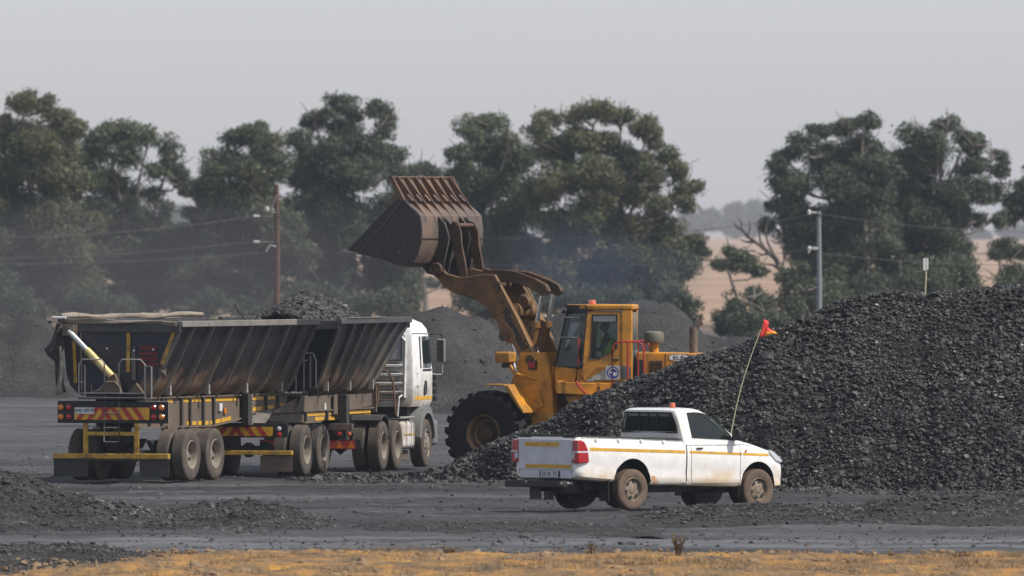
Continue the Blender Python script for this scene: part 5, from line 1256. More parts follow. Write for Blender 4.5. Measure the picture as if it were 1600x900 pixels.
for i in range(12):
    u = i / 11; row = []
    for j in range(5):
        v = j / 4; wd = (.10, .16, .22, .30, .34, .22, .14, .16, .16, .15, .15, .17)[i]
        x = -1.22 - .06 * math.sin(u * 5) - .03 + (v - .5) * wd - (.10 if 3 < i < 6 else 0) * (1 - v); row.append((x, -1.0 + .06 * math.sin(v * 7 + u * 6) + .03 * math.sin(u * 13), 3.18 - u * 1.42 + .03 * v))
    P_.append(row)
cloth('torn_canvas', P_, M['tarpdark'], t2)
P_ = []
for i in range(8):
    u = i / 7; P_.append([(-1.20 + (v - .5) * (.05 + .10 * u) + .02 * math.sin(u * 4), -1.07 + .02 * math.sin(v * 5 + u * 4), 2.72 - u * .98) for v in (0, .5, 1)])
cloth('canvas_strip', P_, M['tarp'], t2)
m = MB(); m.tube([(-1.38, -1.0, 3.30), (-1.1, -1.0, 3.30)], .03, 8); m.build('roller_end', M['plate'], t2)
m = MB(); m.tube([(.2, 5.9, 3.2), (.0, 5.9, 3.42), (-.05, 5.9, 3.55)], .02, 5); m.build('canvas_crank', M['chdark'], t2)
for y in (-.05, 2.15, 4.35, 6.4):
    m = MB(); m.box(.60, .70, y + .25, y + .33, 1.72, 1.92); m.lathe([(.03, -.05), (.03, .05)], (.68, y + .29, 1.74), 'y', 8); m.build('hinge_pin', M['galv'], t2)

# ---- front trailer
loc, rz = unit(480, 743.2, 1.25, 14)
t1 = empty('tipper_trailer', loc, rz); tag(t1, 'front side tipper trailer heaped with coal, between the white cab and the rear trailer', 'trailer')
tub_part(t1, 2.42, 8.28, 3.15, 7.75, [3.55, 4.45, 5.4, 6.35, 7.3], M['rimdark'])
m = MB(); m.box(1.25, 1.375, 2.9, 6.0, 3.235, 3.25); m.build('rail_canvas_strip', M['rim'], t1)
beams(t1, [(-.2, 1.14), (2.8, 1.06), (4.0, 1.06), (6.2, 1.28), (8.4, 1.34), (8.4, 1.60), (2.4, 1.60), (-.2, 1.28)],
      [(2.85, 4.4), (4.6, 5.1), (6.1, 8.2)], [(3.6, 4.3), (4.5, 5.2), (6.3, 7.4), (7.45, 8.2)], [2.75, 4.5, 5.3, 6.0], .46)
for y in (.0, 1.5, 3.0, 4.5, 6.2, 8.2):
    m = MB(); m.box(-.44, .44, y - .05, y + .05, 1.12, 1.30 if y < 2 else 1.55); m.build('cross_member', M['chdark'], t1)
duals(t1, (0, 1.36))
m = MB(); m.lathe([(.48, 0), (.50, .04), (.48, .08)], (0, .65, 1.26), 'z', 28); m.prismx([(-.9, 1.02), (-.2, 1.28), (-.2, 1.33), (-.9, 1.08)], -.45, -.2); m.prismx([(-.9, 1.02), (-.2, 1.28), (-.2, 1.33), (-.9, 1.08)], .2, .55); m.build('fifth_wheel', M['rim'], t1)
m = MB(); m.prismx([(1.9, 1.30), (2.9, 1.30), (2.9, 1.62), (2.3, 1.62)], -.5, .5); m.build('gooseneck_step', M['chassis'], t1)
# tail deck, chevrons, lamps, bumper
m = MB(); m.box(-1.25, 1.1, -1.0, -.93, .80, 1.10); m.build('tail_board', M['black'], t1, bevel=.008)
chevron(t1, -.95, .78, .83, 1.02, -1.03, 7, -.1)
for x in (-1.1, .92): lamp(t1, x, .98, -1.0, M['clearlens'], .05); lamp(t1, x, .86, -1.0, M['redlens'], .055)
m = MB(); m.box(-1.25, 1.20, -1.06, -.92, .44, .53); m.build('bumper_bar', M['yellowworn'], t1, bevel=.01)
for a, b_ in ((-1.2, -.6), (.52, 1.2)):
    m = MB(); m.box(a, b_, -1.02, -1.0, .10, .42); m.build('mud_flap', M['chassis'], t1)
for s_ in (-1, 1):
    m = MB(); m.box(s_ * .52, s_ * .70, 5.30, 5.55, .60, 1.62); lg = m.build('landing_leg', M['chdark'], t1, bevel=.01)
    m = MB(); m.box(s_ * .48, s_ * .76, 5.22, 5.63, .54, .60); m.build('foot', M['rim'], lg)
    m = MB(); m.box(s_ * .50, s_ * .53, 4.9, 5.2, 1.2, 1.62); m.build('leg_brace', M['chassis'], t1)
m = MB(); m.box(-.55, .55, 8.35, 8.42, 1.2, 1.75); m.build('front_plate', M['chassis'], t1)
# walkway rails between the trailers
m = MB(); yb = 2.1
m.tube([(.45, yb, 1.70), (.45, yb, 2.35), (.50, yb, 2.50), (.66, yb, 2.52), (.82, yb, 2.50), (.88, yb, 2.35), (.88, yb, 1.66)], .016, 7); m.build('guard_rail', M['galv'], t1)
m = MB(); m.tube([(.70, yb, 2.36), (.15, yb, 2.36)], .016, 6); m.build('guard_rail', M['galv'], t1)
m = MB(); m.tube([(.62, yb, 2.45), (.62, yb, 1.68)], .014, 6); m.build('guard_rail', M['galv'], t1)
m = MB(); m.tube([(.76, yb, 2.45), (.76, yb, 1.68)], .014, 6); m.build('guard_rail', M['galv'], t1)
m = MB(); m.box(-.6, .9, 1.95, 2.3, 1.64, 1.67); m.box(.72, .92, 2.04, 2.14, 1.67, 1.78); m.build('platform', M['chdark'], t1)
m = MB(); m.box(.47, .50, 4.25, 4.38, 1.30, 1.44); m.build('side_marker', M['plate'], t1)
for y in (3.55, 5.4, 7.3):
    m = MB(); m.box(.60, .70, y + .2, y + .28, 1.70, 1.9); m.build('hinge_pin', M['galv'], t1)
# load of coal in the front trailer
gx = np.arange(-1.0, 1.01, .05); gy = np.arange(2.75, 7.95, .08)
A, B = np.meshgrid(gx, gy, indexing='ij')
def load_z(A, B):
    r_ = np.sqrt(((A + .05) / 1.3) ** 2 + ((B - 5.0) / 4.2) ** 2 + .02)
    return 2.72 + 1.16 * np.clip(1 - r_, 0, 1) ** 0.85 + (fbm(A * 2, B * 2, 3, 41) - .5) * .12
v, q = grid_tris(gx, gy, load_z(A, B) - .03)
n = 9000; X = rng.uniform(-.96, .96, n); Y = rng.uniform(2.8, 7.9, n)
lv, lf = stones(np.stack([X, Y, load_z(X, Y)], 1), rng.gamma(3, .012, n) + .015)
vv, ff = join_np([(v, quads_to_tris(q)), (lv, lf)])
ld = np_mesh('coal_load', vv, ff, [M['coal'], M['coalbase']]); m_ = np.zeros(len(ff), np.int32); m_[:len(q) * 2] = 1; ld.data.polygons.foreach_set('material_index', m_)
ld.location = loc; ld.rotation_euler = (0, 0, rz); tag(ld, 'heap of coal loaded in the front trailer, peaking above its rim', 'coal load')

# ---- truck tractor
loc, rz = unit(600, 735, 1.25, 12)
tk = empty('tractor_truck', loc, rz); tag(tk, 'dusty white tractor truck seen from behind pulling the two tipper trailers', 'truck')
for s_ in (-1, 1):
    m = MB(); m.box(s_ * .36, s_ * .44, -.9, 5.0, .78, 1.02); m.build('chassis_rail', M['chdark'], tk)
    for y in (0, 1.35):
        wheel('wheel', tk, (s_ * 1.12, y, .52), .52, .27, .30, s_, 'dish', M['tyre'], M['rimtan']); wheel('inner_wheel', tk, (s_ * .79, y, .52), .52, .27, .30, s_, 'inner', M['tyre'], M['chdark'])
    wheel('steer_wheel', tk, (s_ * 1.10, 4.28, .515), .515, .30, .30, s_, 'steer', M['tyre'], M['rimtan'])
    # half mudguards
    m = MB(); V_ = []; n_ = 14
    for i in range(n_ + 1):
        t_ = math.pi * (.30 + .65 * i / n_)
        y = math.cos(t_) * -.60; z = .55 + math.sin(t_) * .60
        V_ += [(s_ * .62, y, z), (s_ * 1.27, y, z), (s_ * 1.27, y * 1.04, z + .03), (s_ * .62, y * 1.04, z + .03)]
    F_ = []
    for i in range(n_):
        for j in range(4): F_.append((4 * i + j, 4 * i + (j + 1) % 4, 4 * i + 4 + (j + 1) % 4, 4 * i + 4 + j))
    F_ += [(0, 1, 2, 3), (4 * n_ + 3, 4 * n_ + 2, 4 * n_ + 1, 4 * n_)]
    V2 = [(x, min(y, .35), z) for x, y, z in V_]
    m.add(V2, F_); m.build('mudguard', M['chdark'], tk)
for y in (0, 1.35, 4.28):
    m = MB(); m.tube([(-1.0, y, .52), (1.0, y, .52)], .08, 10); m.lathe([(.10, -.15), (.22, 0), (.10, .15)], (0, y, .52), 'x', 14); m.build('axle', M['chdark'], tk)
m = MB(); m.box(-.45, .45, -.9, 4.9, .86, .98); m.build('chassis_deck', M['black'], tk)
m = MB(); m.box(-.5, .5, .2, 1.1, 1.02, 1.16); m.build('fifth_wheel', M['chdark'], tk)
m = MB(); m.box(-1.2, .98, -1.05, -.97, .50, .66); m.build('rear_bar', M['black'], tk)
m = MB(); m.box(-1.15, .86, -1.07, -1.055, .47, .64); cb = m.build('rear_reflector_board', M['red'], tk)
for a in (-.9, -.45, .0, .45, .70):
    m = MB(); m.prismy([(a, .48), (a + .16, .48), (a + .08, .63)], -1.078, -1.072); m.build('reflector', M['amberlens'], cb)
for x in (-.75, .52): lamp(tk, x, .78, -1.05, M['redlens'], .05); lamp(tk, x + .22, .78, -1.05, M['chassis'] if False else M['beacon'], .045)
m = MB(); m.box(.28, .80, -1.04, -.95, .86, 1.0); m.build('rear_lamp_box', M['chassis'], tk, bevel=.01)
# tank with straps: two metal tanks
for a, b_ in ((2.12, 2.92),):
    pass
for s_ in (-1, 1):
    m = MB(); m.box(s_ * .55, s_ * 1.20, 2.10, 3.30, .42, 1.0); ft = m.build('fuel_tank', M['truckwhite'], tk, bevel=.09, seg=4)
    for y in (2.42, 2.86, 3.1):
        m = MB(); m.box(s_ * .56, s_ * 1.208, y, y + .06, .41, 1.01); m.build('tank_strap', M['grey'], ft, bevel=.05)
    m = MB(); m.box(s_ * 1.203, s_ * 1.206, 2.2, 3.2, .70, .735); m.build('reflective_tape', M['yellowworn'], ft)
m = MB(); m.tube([(1.15, 1.95, 1.08), (1.15, 3.35, 1.08)], .025, 8); m.build('catwalk_edge', M['galv'], tk)
m = MB(); m.box(-.9, 1.1, 1.95, 3.1, 1.03, 1.06); m.build('catwalk', M['chdark'], tk)
m = MB(); m.box(.55, 1.05, 2.3, 3.3, .16, .38); m.build('battery_box', M['chassis'], tk, bevel=.02)
# cab
def cab_ring(z, x, yb, yf, rc=.10):
    h = [(0, yf + .04), (x * .6, yf + .02), (x - rc * 1.6, yf - .03), (x - rc * .4, yf - .14), (x, yf - .30), (x, yb + rc), (x - rc * .35, yb + rc * .3), (x - rc, yb), (x * .5, yb), (0, yb)]
    return [(a, b_, z) for a, b_ in h] + [(-a, b_, z) for a, b_ in h[-2:0:-1]]
CT = [(1.30, 1.14, 3.22, 5.28), (1.42, 1.19, 3.20, 5.32), (2.0, 1.20, 3.19, 5.30), (2.25, 1.195, 3.19, 5.22), (2.80, 1.165, 3.20, 5.05), (2.95, 1.15, 3.22, 4.95), (3.08, 1.08, 3.28, 4.78), (3.16, .95, 3.40, 4.55), (3.20, .6, 3.6, 4.3)]
m = MB(); m.loft([cab_ring(*c) for c in CT]); tc = m.build('cab', M['truckwhite'], tk, smooth=32)
m = MB(); m.box(-.95, 1.02, 3.165, 3.20, 1.45, 2.86); bw = m.build('back_wall', M['truckback'], tk, bevel=.03)
m = MB(); m.tube([(1.0, 3.165, 1.5), (1.0, 3.165, 2.72), (.9, 3.165, 2.84), (-.85, 3.165, 2.84), (-.93, 3.165, 2.7), (-.93, 3.165, 1.5)], .028, 8); m.build('back_wall_rim', M['truckwhite'], tk)
for x0_, x1_ in ((.45, .93), (-.85, -.37)):
    m = MB(); m.box(x0_, x1_, 3.148, 3.17, 2.30, 2.76); m.build('back_window', M['grey'] if False else paint('window_blank_grey', (0.36, 0.37, 0.37), .5, dust=(.12, .10, .08), amt=.35, scale=9), tk, bevel=.04)
    m = MB(); m.tube([(x0_, 3.148, 2.30), (x1_, 3.148, 2.30), (x1_, 3.148, 2.76), (x0_, 3.148, 2.76), (x0_, 3.148, 2.30)], .014, 6); m.build('window_seal', M['black'], tk)
for k in range(4):
    z = 2.14 - k * .19; m = MB(); m.prismy([(-.4, z), (.90, z), (.96, z + .05), (.90, z + .07), (-.4, z + .07), (-.46, z + .05)], 3.12, 3.17); m.build('wall_louvre', M['truckback'], tk, bevel=.015)
    m = MB(); m.box(-.38, .88, 3.145, 3.165, z + .075, z + .10); m.build('louvre_gap', M['chdark'], tk)
for s_ in (-1, 1):
    X_ = lambda z: s_ * (float(np.interp(z, [c[0] for c in CT], [c[1] for c in CT])) + .004)
    def panel(pts, mat, nm, th=.006, par=tk):
        m = MB(); V_ = [(X_(z), y, z) for y, z in pts] + [(X_(z) - s_ * th, y, z) for y, z in pts]; k = len(pts)
        m.add(V_, [tuple(range(k)), tuple(range(2 * k - 1, k - 1, -1))] + [(i, (i + 1) % k, (i + 1) % k + k, i + k) for i in range(k)]); return m.build(nm, mat, par, smooth=0)
    panel([(4.08, 2.12), (4.80, 2.12), (4.92, 2.18), (4.80, 2.80), (4.05, 2.80)], M['darkglass'], 'side_window'); panel([(3.80, 2.12), (3.93, 2.12), (3.92, 2.80), (3.78, 2.80)], M['black'], 'quarter_window')
    panel([(4.05, 2.05), (4.9, 2.05), (4.93, 2.10), (4.05, 2.10)], M['black'], 'window_sill_strip')
    for pts in ([(3.74, 1.36), (3.75, 1.36), (3.75, 2.9), (3.74, 2.9)], [(5.0, 1.36), (5.01, 1.36), (5.01, 2.1), (5.0, 2.1)], [(3.25, 2.86), (4.9, 2.84), (4.9, 2.86), (3.25, 2.88)]): panel(pts, M['grey'], 'door_seam')
    panel([(3.3, 1.44), (5.0, 1.44), (5.0, 1.52), (3.3, 1.52)], M['yellow'], 'reflective_tape')
    m = MB(); m.prismx([(4.15, 1.55), (4.35, 1.55), (4.42, 1.68), (4.38, 1.84), (4.25, 1.86), (4.15, 1.72)], s_ * 1.19, s_ * 1.222); m.build('door_handle', M['black'], tk, bevel=.01)
    for z0_, z1_ in ((2.0, 2.015), (1.70, 1.76)):
        panel([(3.4, z0_), (3.7, z0_), (3.7, z1_), (3.4, z1_)], M['greydecal'], 'grey_decal')
    # grey wing over the steer wheel
    m = MB(); V_ = []; n_ = 12
    for i in range(n_ + 1):
        t_ = math.pi * (.02 + .96 * i / n_); y = 4.28 - math.cos(t_) * .66; z = .60 + math.sin(t_) * .56
        V_ += [(s_ * .70, y, z), (s_ * 1.27, y, z), (s_ * 1.25, 4.28 + (y - 4.28) * 1.18, max(z, z + .18 * math.sin(t_))), (s_ * .70, 4.28 + (y - 4.28) * 1.18, z + .18 * math.sin(t_))]
    F_ = []
    for i in range(n_):
        for j in range(4): F_.append((4 * i + j, 4 * i + (j + 1) % 4, 4 * i + 4 + (j + 1) % 4, 4 * i + 4 + j))
    F_ += [(0, 1, 2, 3), (4 * n_ + 3, 4 * n_ + 2, 4 * n_ + 1, 4 * n_)]
    m.add(V_, F_); m.build('front_wing', M['grey'], tk)
    # mirrors
    m = MB(); m.box(s_ * 1.25, s_ * 1.44, 5.12, 5.28, 2.22, 2.74); mr = m.build('wing_mirror', M['grey'], tk, bevel=.04, seg=3)
    m = MB(); m.box(s_ * 1.27, s_ * 1.42, 5.105, 5.12, 2.25, 2.71); m.build('mirror_glass', M['black'], mr)
    m = MB(); m.tube([(s_ * 1.14, 5.0, 2.84), (s_ * 1.30, 5.12, 2.86), (s_ * 1.36, 5.2, 2.82), (s_ * 1.38, 5.2, 2.70)], .022, 7); m.build('mirror_arm', M['black'], tk)
    m = MB(); m.tube([(s_ * 1.38, 5.2, 2.24), (s_ * 1.38, 5.2, 2.0), (s_ * 1.35, 5.18, 1.97), (s_ * 1.18, 5.05, 1.98)], .013, 6); m.build('mirror_arm', M['galv'], tk)
    m = MB(); m.box(s_ * .9, s_ * 1.24, 5.0, 5.42, .45, 1.0); m.build('front_bumper_corner', M['grey'], tk, bevel=.08, seg=3)
    for k in range(4):
        m = MB(); m.box(s_ * 1.15, s_ * 1.235, 5.20, 5.32, 1.40 + k * .15, 1.50 + k * .15); m.build('corner_vent', M['black'], tk)
m = MB(); m.box(-.9, .9, 5.10, 5.40, .45, 1.25); m.build('front_bumper', M['grey'], tk, bevel=.04)
m = MB(); m.box(-1.0, 1.0, 3.4, 4.9, .95, 1.32); m.build('engine_underside', M['black'], tk)
m = MB(); m.prismy([(-.95, 2.25), (.95, 2.25), (.88, 2.85), (-.88, 2.85)], 5.16, 5.30); ws = m.build('windscreen', M['darkglass'], tk)
# air line hoop behind the cab
m = MB(); m.tube([(.30, 2.9, 1.1), (.28, 2.9, 1.85), (.34, 2.9, 2.02), (.46, 2.9, 2.07), (.62, 2.9, 2.07), (.74, 2.9, 2.0), (.80, 2.9, 1.86), (.86, 2.9, 1.12)], .022, 8); m.build('hose_hoop', M['rust'], tk)
m = MB(); m.tube([(.34, 2.88, 1.75), (.80, 2.88, 1.75)], .018, 6); m.tube([(.34, 2.88, 1.45), (.80, 2.88, 1.45)], .018, 6); m.box(.40, .50, 2.80, 2.95, 1.35, 1.72); m.build('hose_bracket', M['rust'], tk)
for k, x in enumerate((-.05, .05, .15)):
    m = MB(); m.tube([(x + .3, 2.85, 1.7), (x + .2, 2.5, 1.95), (x + .05, 2.2, 1.85), (x, 2.1, 1.4), (x - .05, 1.9, 1.2)], .018, 6); m.build('air_hose', M['chassis' if k == 1 else 'black'], tk)
m = MB(); m.tube([(.95, 3.1, 1.55), (.92, 2.95, 1.5), (.9, 2.9, 1.1)], .02, 6); m.build('air_hose', M['plate'], tk)

# ================================================================== wheel loader
FA = R(62)
Dl = gD(722); n_l = Vector((-math.sin(R(28)), -math.cos(R(28)), 0))       # towards the near side
lo = Vector(((753 - 800) / F_PX * Dl, Dl, 0)) - n_l * 1.35
KL = 0.9375                                    # size of this machine against the 2.7 m wide drawing below
lo = Vector((lo.x * KL, lo.y * KL, CAM_H * (1 - KL)))
wl = empty('wheel_loader', lo, FA); wl.scale = (KL,) * 3
tag(wl, 'yellow wheel loader holding its rusty bucket high beside the coal heap', 'wheel loader')
# the rear frame is steered against the front one about the centre pin
RX = Matrix.Translation((0, -1.55, 0)) @ Matrix.Rotation(R(23), 4, 'Z')
def NX(v): return -v        # near side is local -x
def big_tyre(c, side, X=None, steer=False):
    Rr, wd, ri = .95, .66, .42; w2 = wd / 2
    m = MB(X); m.lathe([(ri, -w2 * .8), (ri + .05, -w2 * .95), (ri + .16, -w2), (Rr * .88, -w2 * .96), (Rr * .925, -w2 * .8), (Rr * .93, w2 * .8), (Rr * .88, w2 * .96), (ri + .16, w2), (ri + .05, w2 * .95), (ri, w2 * .8)], c, 'x', 64, cap=False)
    t = m.build('tyre', M['tyreblack'], wl, smooth=40)
    m = MB(X); nl = 22
    for k in range(nl):
        for s_ in (-1, 1):
            t0 = 2 * math.pi * (k + (.5 if s_ > 0 else 0)) / nl; V_ = []
            for (xx, dr, dt) in ((.02, .0, -.02), (.45, .0, .03), (.98, -.015, .09), (1.03, -.13, .105)):
                for dw in (-.068, .068):
                    for rr_ in (Rr * .90 + min(dr, 0), Rr + dr):
                        th = t0 + (dt + dw) ; V_.append((c[0] + s_ * xx * w2, c[1] + math.cos(th) * rr_, c[2] + math.sin(th) * rr_))
            F_ = []
            for i in range(3):
                a = 4 * i; b_ = a + 4
                F_ += [(a, a + 1, b_ + 1, b_), (a + 1, a + 3, b_ + 3, b_ + 1), (a + 3, a + 2, b_ + 2, b_ + 3), (a + 2, a, b_, b_ + 2)]
            F_ += [(0, 2, 3, 1), (12, 13, 15, 14)]
            m.add(V_, F_)
    m.build('tread', M['tyreblack'], t, smooth=0)
    m = MB(X); s_ = side
    m.lathe([(ri, w2 * .8 * s_), (ri * .97, w2 * .9 * s_), (ri * .93, w2 * .6 * s_), (ri * .90, w2 * .45 * s_)], c, 'x', 48, 1, cap=False)
    m.lathe([(ri * .90, w2 * .45 * s_), (ri * .76, w2 * .30 * s_), (ri * .72, w2 * .34 * s_)], c, 'x', 48, 0, cap=False)
    m.lathe([(ri * .72, w2 * .34 * s_), (ri * .70, w2 * .36 * s_), (ri * .66, w2 * .15 * s_)], c, 'x', 48, 1, cap=False)
    m.lathe([(ri * .66, w2 * .15 * s_), (ri * .45, w2 * .10 * s_), (ri * .40, w2 * .35 * s_), (ri * .28, w2 * .45 * s_), (.002, w2 * .47 * s_)], c, 'x', 48, 0, cap=False)
    for k in range(12):
        th = 2 * math.pi * k / 12; m.lathe([(.018, 0), (.018, .03 * s_)], (c[0] + w2 * .10 * s_, c[1] + math.cos(th) * ri * .56, c[2] + math.sin(th) * ri * .56), 'x', 6)
    m.lathe([(ri, -w2 * .8), (ri, w2 * .8)], c, 'x', 40, 0, cap=False)
    m.build('rim', [M['hubbrown'], M['hubedge']], t)
for s_ in (-1, 1):
    big_tyre((s_ * 1.02, 0, .617), s_); big_tyre((s_ * 1.02, -1.75, .617), s_, RX)
m = MB(); m.tube([(-1.0, 0, .617), (1.0, 0, .617)], .17, 14); m.lathe([(.2, -.3), (.34, -.1), (.34, .1), (.2, .3)], (0, 0, .617), 'x', 20); m.build('axle', M['boomdark'], wl)
m = MB(RX); m.tube([(-1.0, -1.75, .617), (1.0, -1.75, .617)], .17, 14); m.build('axle', M['boomdark'], wl)
# front frame
m = MB()
for s_ in (-1, 1):
    m.prismx([(-1.42, .55), (.35, .55), (.42, .95), (.1, 1.2), (-.25, 1.55), (-.50, 2.18), (-.56, 2.40), (-1.12, 2.40), (-1.22, 2.2), (-1.36, 1.5)], s_ * .44, s_ * .62)
m.box(-.44, .44, -1.35, .35, .55, .75); m.box(-.44, .44, -1.3, -1.2, .75, 2.1); m.box(-.44, .44, .2, .35, .75, 1.0); m.build('front_frame', M['loader'], wl, bevel=.02)
m = MB(); m.lathe([(.16, -.02), (.16, .66 * 1)], (0, -1.55, .6), 'z', 16); m.box(-.25, .25, -1.6, -1.3, .55, .7); m.box(-.25, .25, -1.6, -1.3, 1.3, 1.45); m.build('centre_hinge', M['boomdark'], wl)
for s_ in (-1, 1):
    # fender: flat top then slanting down
    m = MB(); a = s_ * .63; b_ = s_ * 1.30
    for p0, p1 in (((-.05, 1.71), (-.52, 1.70)), ((-.52, 1.70), (-.98, 1.10))):
        m.hexa([(a, p0[0], p0[1] - .03), (b_, p0[0], p0[1] - .03), (b_, p1[0], p1[1] - .03), (a, p1[0], p1[1] - .03), (a, p0[0], p0[1]), (b_, p0[0], p0[1]), (b_, p1[0], p1[1]), (a, p1[0], p1[1])])
    m.prismx([(-.52, 1.67), (-.98, 1.07), (-1.0, 1.14), (-.62, 1.68)], b_ - s_ * .02, b_ + s_ * .01)
    m.build('front_fender', M['loader'], wl, bevel=.012)
    m = MB(); m.prismx([(-.62, 1.52), (-.95, 1.15), (-1.15, 1.22), (-1.05, 1.60)], s_ * .62, s_ * .66); m.build('fender_bracket', M['loader'], wl)
    # head lamp box on a bent tube
    m = MB(); m.tube([(s_ * .60, -.95, 1.82), (s_ * .72, -.80, 1.86), (s_ * .80, -.52, 1.95), (s_ * .82, -.42, 2.10), (s_ * .82, -.35, 2.20)], .042, 10); m.build('lamp_arm', M['loader'], wl)
    m = MB(); m.box(s_ * .68, s_ * 1.0, -.50, -.12, 2.17, 2.41); lb_ = m.build('head_lamp', M['loader'], wl, bevel=.04, seg=3)
    m = MB(); m.box(s_ * .71, s_ * .97, -.125, -.105, 2.20, 2.38); m.build('lamp_lens', M['clearlens'], lb_)
    m = MB(); m.box(s_ * .70, s_ * .92, -.42, -.25, 2.06, 2.165); m.build('indicator_box', M['black'], wl, bevel=.02)
    m = MB(); m.box(s_ * .625, s_ * .66, -.98, -.78, 2.02, 2.22); lx = m.build('side_lamp', M['black'], wl); m = MB(); m.box(s_ * .66, s_ * .69, -.96, -.80, 2.05, 2.19); m.build('lens', M['redlens'], lx, bevel=.01)
    # lift arm
    arm = [(1.52, 4.36), (1.38, 4.20), (1.30, 4.12), (.98, 4.04), (.74, 4.06), (.40, 4.11), (.10, 4.10), (-.48, 3.16), (-.90, 2.42), (-1.02, 2.16), (-.95, 2.04), (-.78, 2.04), (-.62, 2.16), (-.34, 2.62), (-.22, 2.60), (-.05, 2.78), (-.02, 2.92), (.05, 3.08), (.26, 3.36), (.52, 3.52), (.80, 3.62), (1.15, 3.70), (1.38, 3.86), (1.50, 4.0), (1.62, 4.08), (1.68, 4.24), (1.62, 4.36)]
    xa, xb = s_ * .46, s_ * .60
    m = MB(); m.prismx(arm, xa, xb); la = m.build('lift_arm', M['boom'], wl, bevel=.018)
    m = MB(); m.tube([(xb + s_ * .01, y, z) for y, z in [(.06, 4.08), (-.48, 3.15), (-.98, 2.22)]], .016, 5); m.build('arm_edge', M['hubedge'], la)
    m = MB(); m.tube([(xb + s_ * .012, y, z) for y, z in [(-.10, 3.30), (.08, 3.18), (-.14, 3.08), (-.38, 2.86), (-.42, 2.72)]], .012, 5); m.build('hose', M['hubedge'], la)
    m = MB(); m.lathe([(.15, 0), (.15, .10 * s_), (.12, .12 * s_), (.10, .10 * s_), (.09, .10 * s_)], (xb, 1.50, 4.22), 'x', 24); m.build('bucket_pin', M['boomdark'], la, bevel=.008)
    for (y, z, r_) in ((-.80, 2.24, .10), (-.16, 2.76, .12), (.02, 3.88, .09)):
        m = MB(); m.lathe([(r_, 0), (r_, .05 * s_), (r_ * .5, .06 * s_)], (xb, y, z), 'x', 20); m.build('pivot_pin', M['boomdark'], la)
    for (y, z) in ((.02, 3.72), (-.10, 3.50), (-.16, 3.38), (-.26, 3.26), (.10, 3.90)):
        m = MB(); m.lathe([(.05, 0), (.05, .012 * s_)], (xb, y, z), 'x', 8); m.build('bolt', M['boomdark'], la)
    # lift ram
    m = MB(); m.tube([(s_ * .36, -.16, 2.76), (s_ * .36, -.42, 2.1)], .05, 10); m.build('lift_ram_rod', M['steel'], wl)
    m = MB(); m.tube([(s_ * .36, -.42, 2.15), (s_ * .36, -.85, 1.05)], .085, 12); m.build('lift_ram', M['loader'], wl)
    m = MB(); m.tube([(s_ * .68, -.30, 2.40), (s_ * .68, -.52, 1.95)], .035, 8); m.build('ram_guard_rod', M['steel'], wl)
    # bell crank
    lev = [(1.02, 4.02), (.98, 4.20), (.80, 4.24), (.50, 4.17), (.10, 4.20), (-.30, 4.16), (-.80, 4.0), (-1.05, 3.88), (-1.13, 3.74), (-1.02, 3.64), (-.88, 3.68), (-.60, 3.82), (-.25, 3.92), (.05, 3.93), (.30, 3.93), (.62, 3.96)]
    xc, xd = s_ * .22, s_ * .36
    m = MB(); m.prismx(lev, xc, xd); lv_ = m.build('bell_crank', M['boom' if s_ < 0 else 'boomdark'], wl, bevel=.015)
    m = MB(); m.tube([(xd, y, z) for y, z in [(.5, 4.17), (.10, 4.20), (-.30, 4.16), (-.80, 4.0)]], .02, 6); m.lathe([(.11, -.02), (.11, .02 * s_ + .02)], (xd, -.98, 3.74), 'x', 18); m.build('crank_edge', M['boomdark'], lv_)
    # dump ram
    m = MB(); m.tube([(s_ * .27, -.93, 3.70), (s_ * .27, -.76, 2.98)], .05, 12); m.build('dump_ram_rod', M['steel'], wl)
    m = MB(); m.tube([(s_ * .27, -.78, 3.05), (s_ * .27, -.60, 2.20)], .085, 14); m.lathe([(.11, -.07), (.11, .07)], (s_ * .27, -.76, 3.0), 'z', 14); m.build('dump_ram', M['boom'], wl)
    m = MB(); m.tube([(s_ * .18, -.70, 3.1), (s_ * .17, -.58, 2.9), (s_ * .18, -.52, 2.5), (s_ * .2, -.6, 2.2)], .02, 6); m.build('hydraulic_hose', M['black'], wl)
    # link to the bucket
    lk = [(1.10, 5.24), (1.22, 5.28), (1.38, 5.05), (1.24, 4.70), (1.12, 4.35), (1.04, 4.05), (.96, 3.98), (.86, 4.06), (.92, 4.4), (1.0, 4.75), (1.02, 5.05)]
    m = MB(); m.prismx(lk, s_ * .37, s_ * .43); m.build('bucket_link', M['boomdark'], wl, bevel=.01)
m = MB(); m.tube([(-.46, -.22, 3.30), (.46, -.22, 3.30)], .17, 20); m.build('arm_cross_tube', M['boom'], wl)
m = MB(); m.tube([(-.46, .30, 3.88), (.46, .30, 3.88)], .09, 14); m.build('crank_shaft', M['boomdark'], wl)
m = MB(); m.lathe([(.13, -.1), (.19, 0), (.13, .1)], (-.05, -.38, 3.50), 'x', 16); m.build('arm_bracket', M['boom'], wl)
text_mesh('lettering', 'Kawasaki', .27, M['letterblack'], wl, (-.612, -.42, 2.90), rot_from((0, -.50, -.86), (0, -.86, .50)), scale=(1, 1, 1), bold=.010)
text_mesh('lettering', 'Kawasaki', .27, M['letterblack'], wl, (.612, -.42, 2.90), rot_from((0, .50, .86), (0, -.86, .50)), scale=(1, 1, 1), bold=.010)
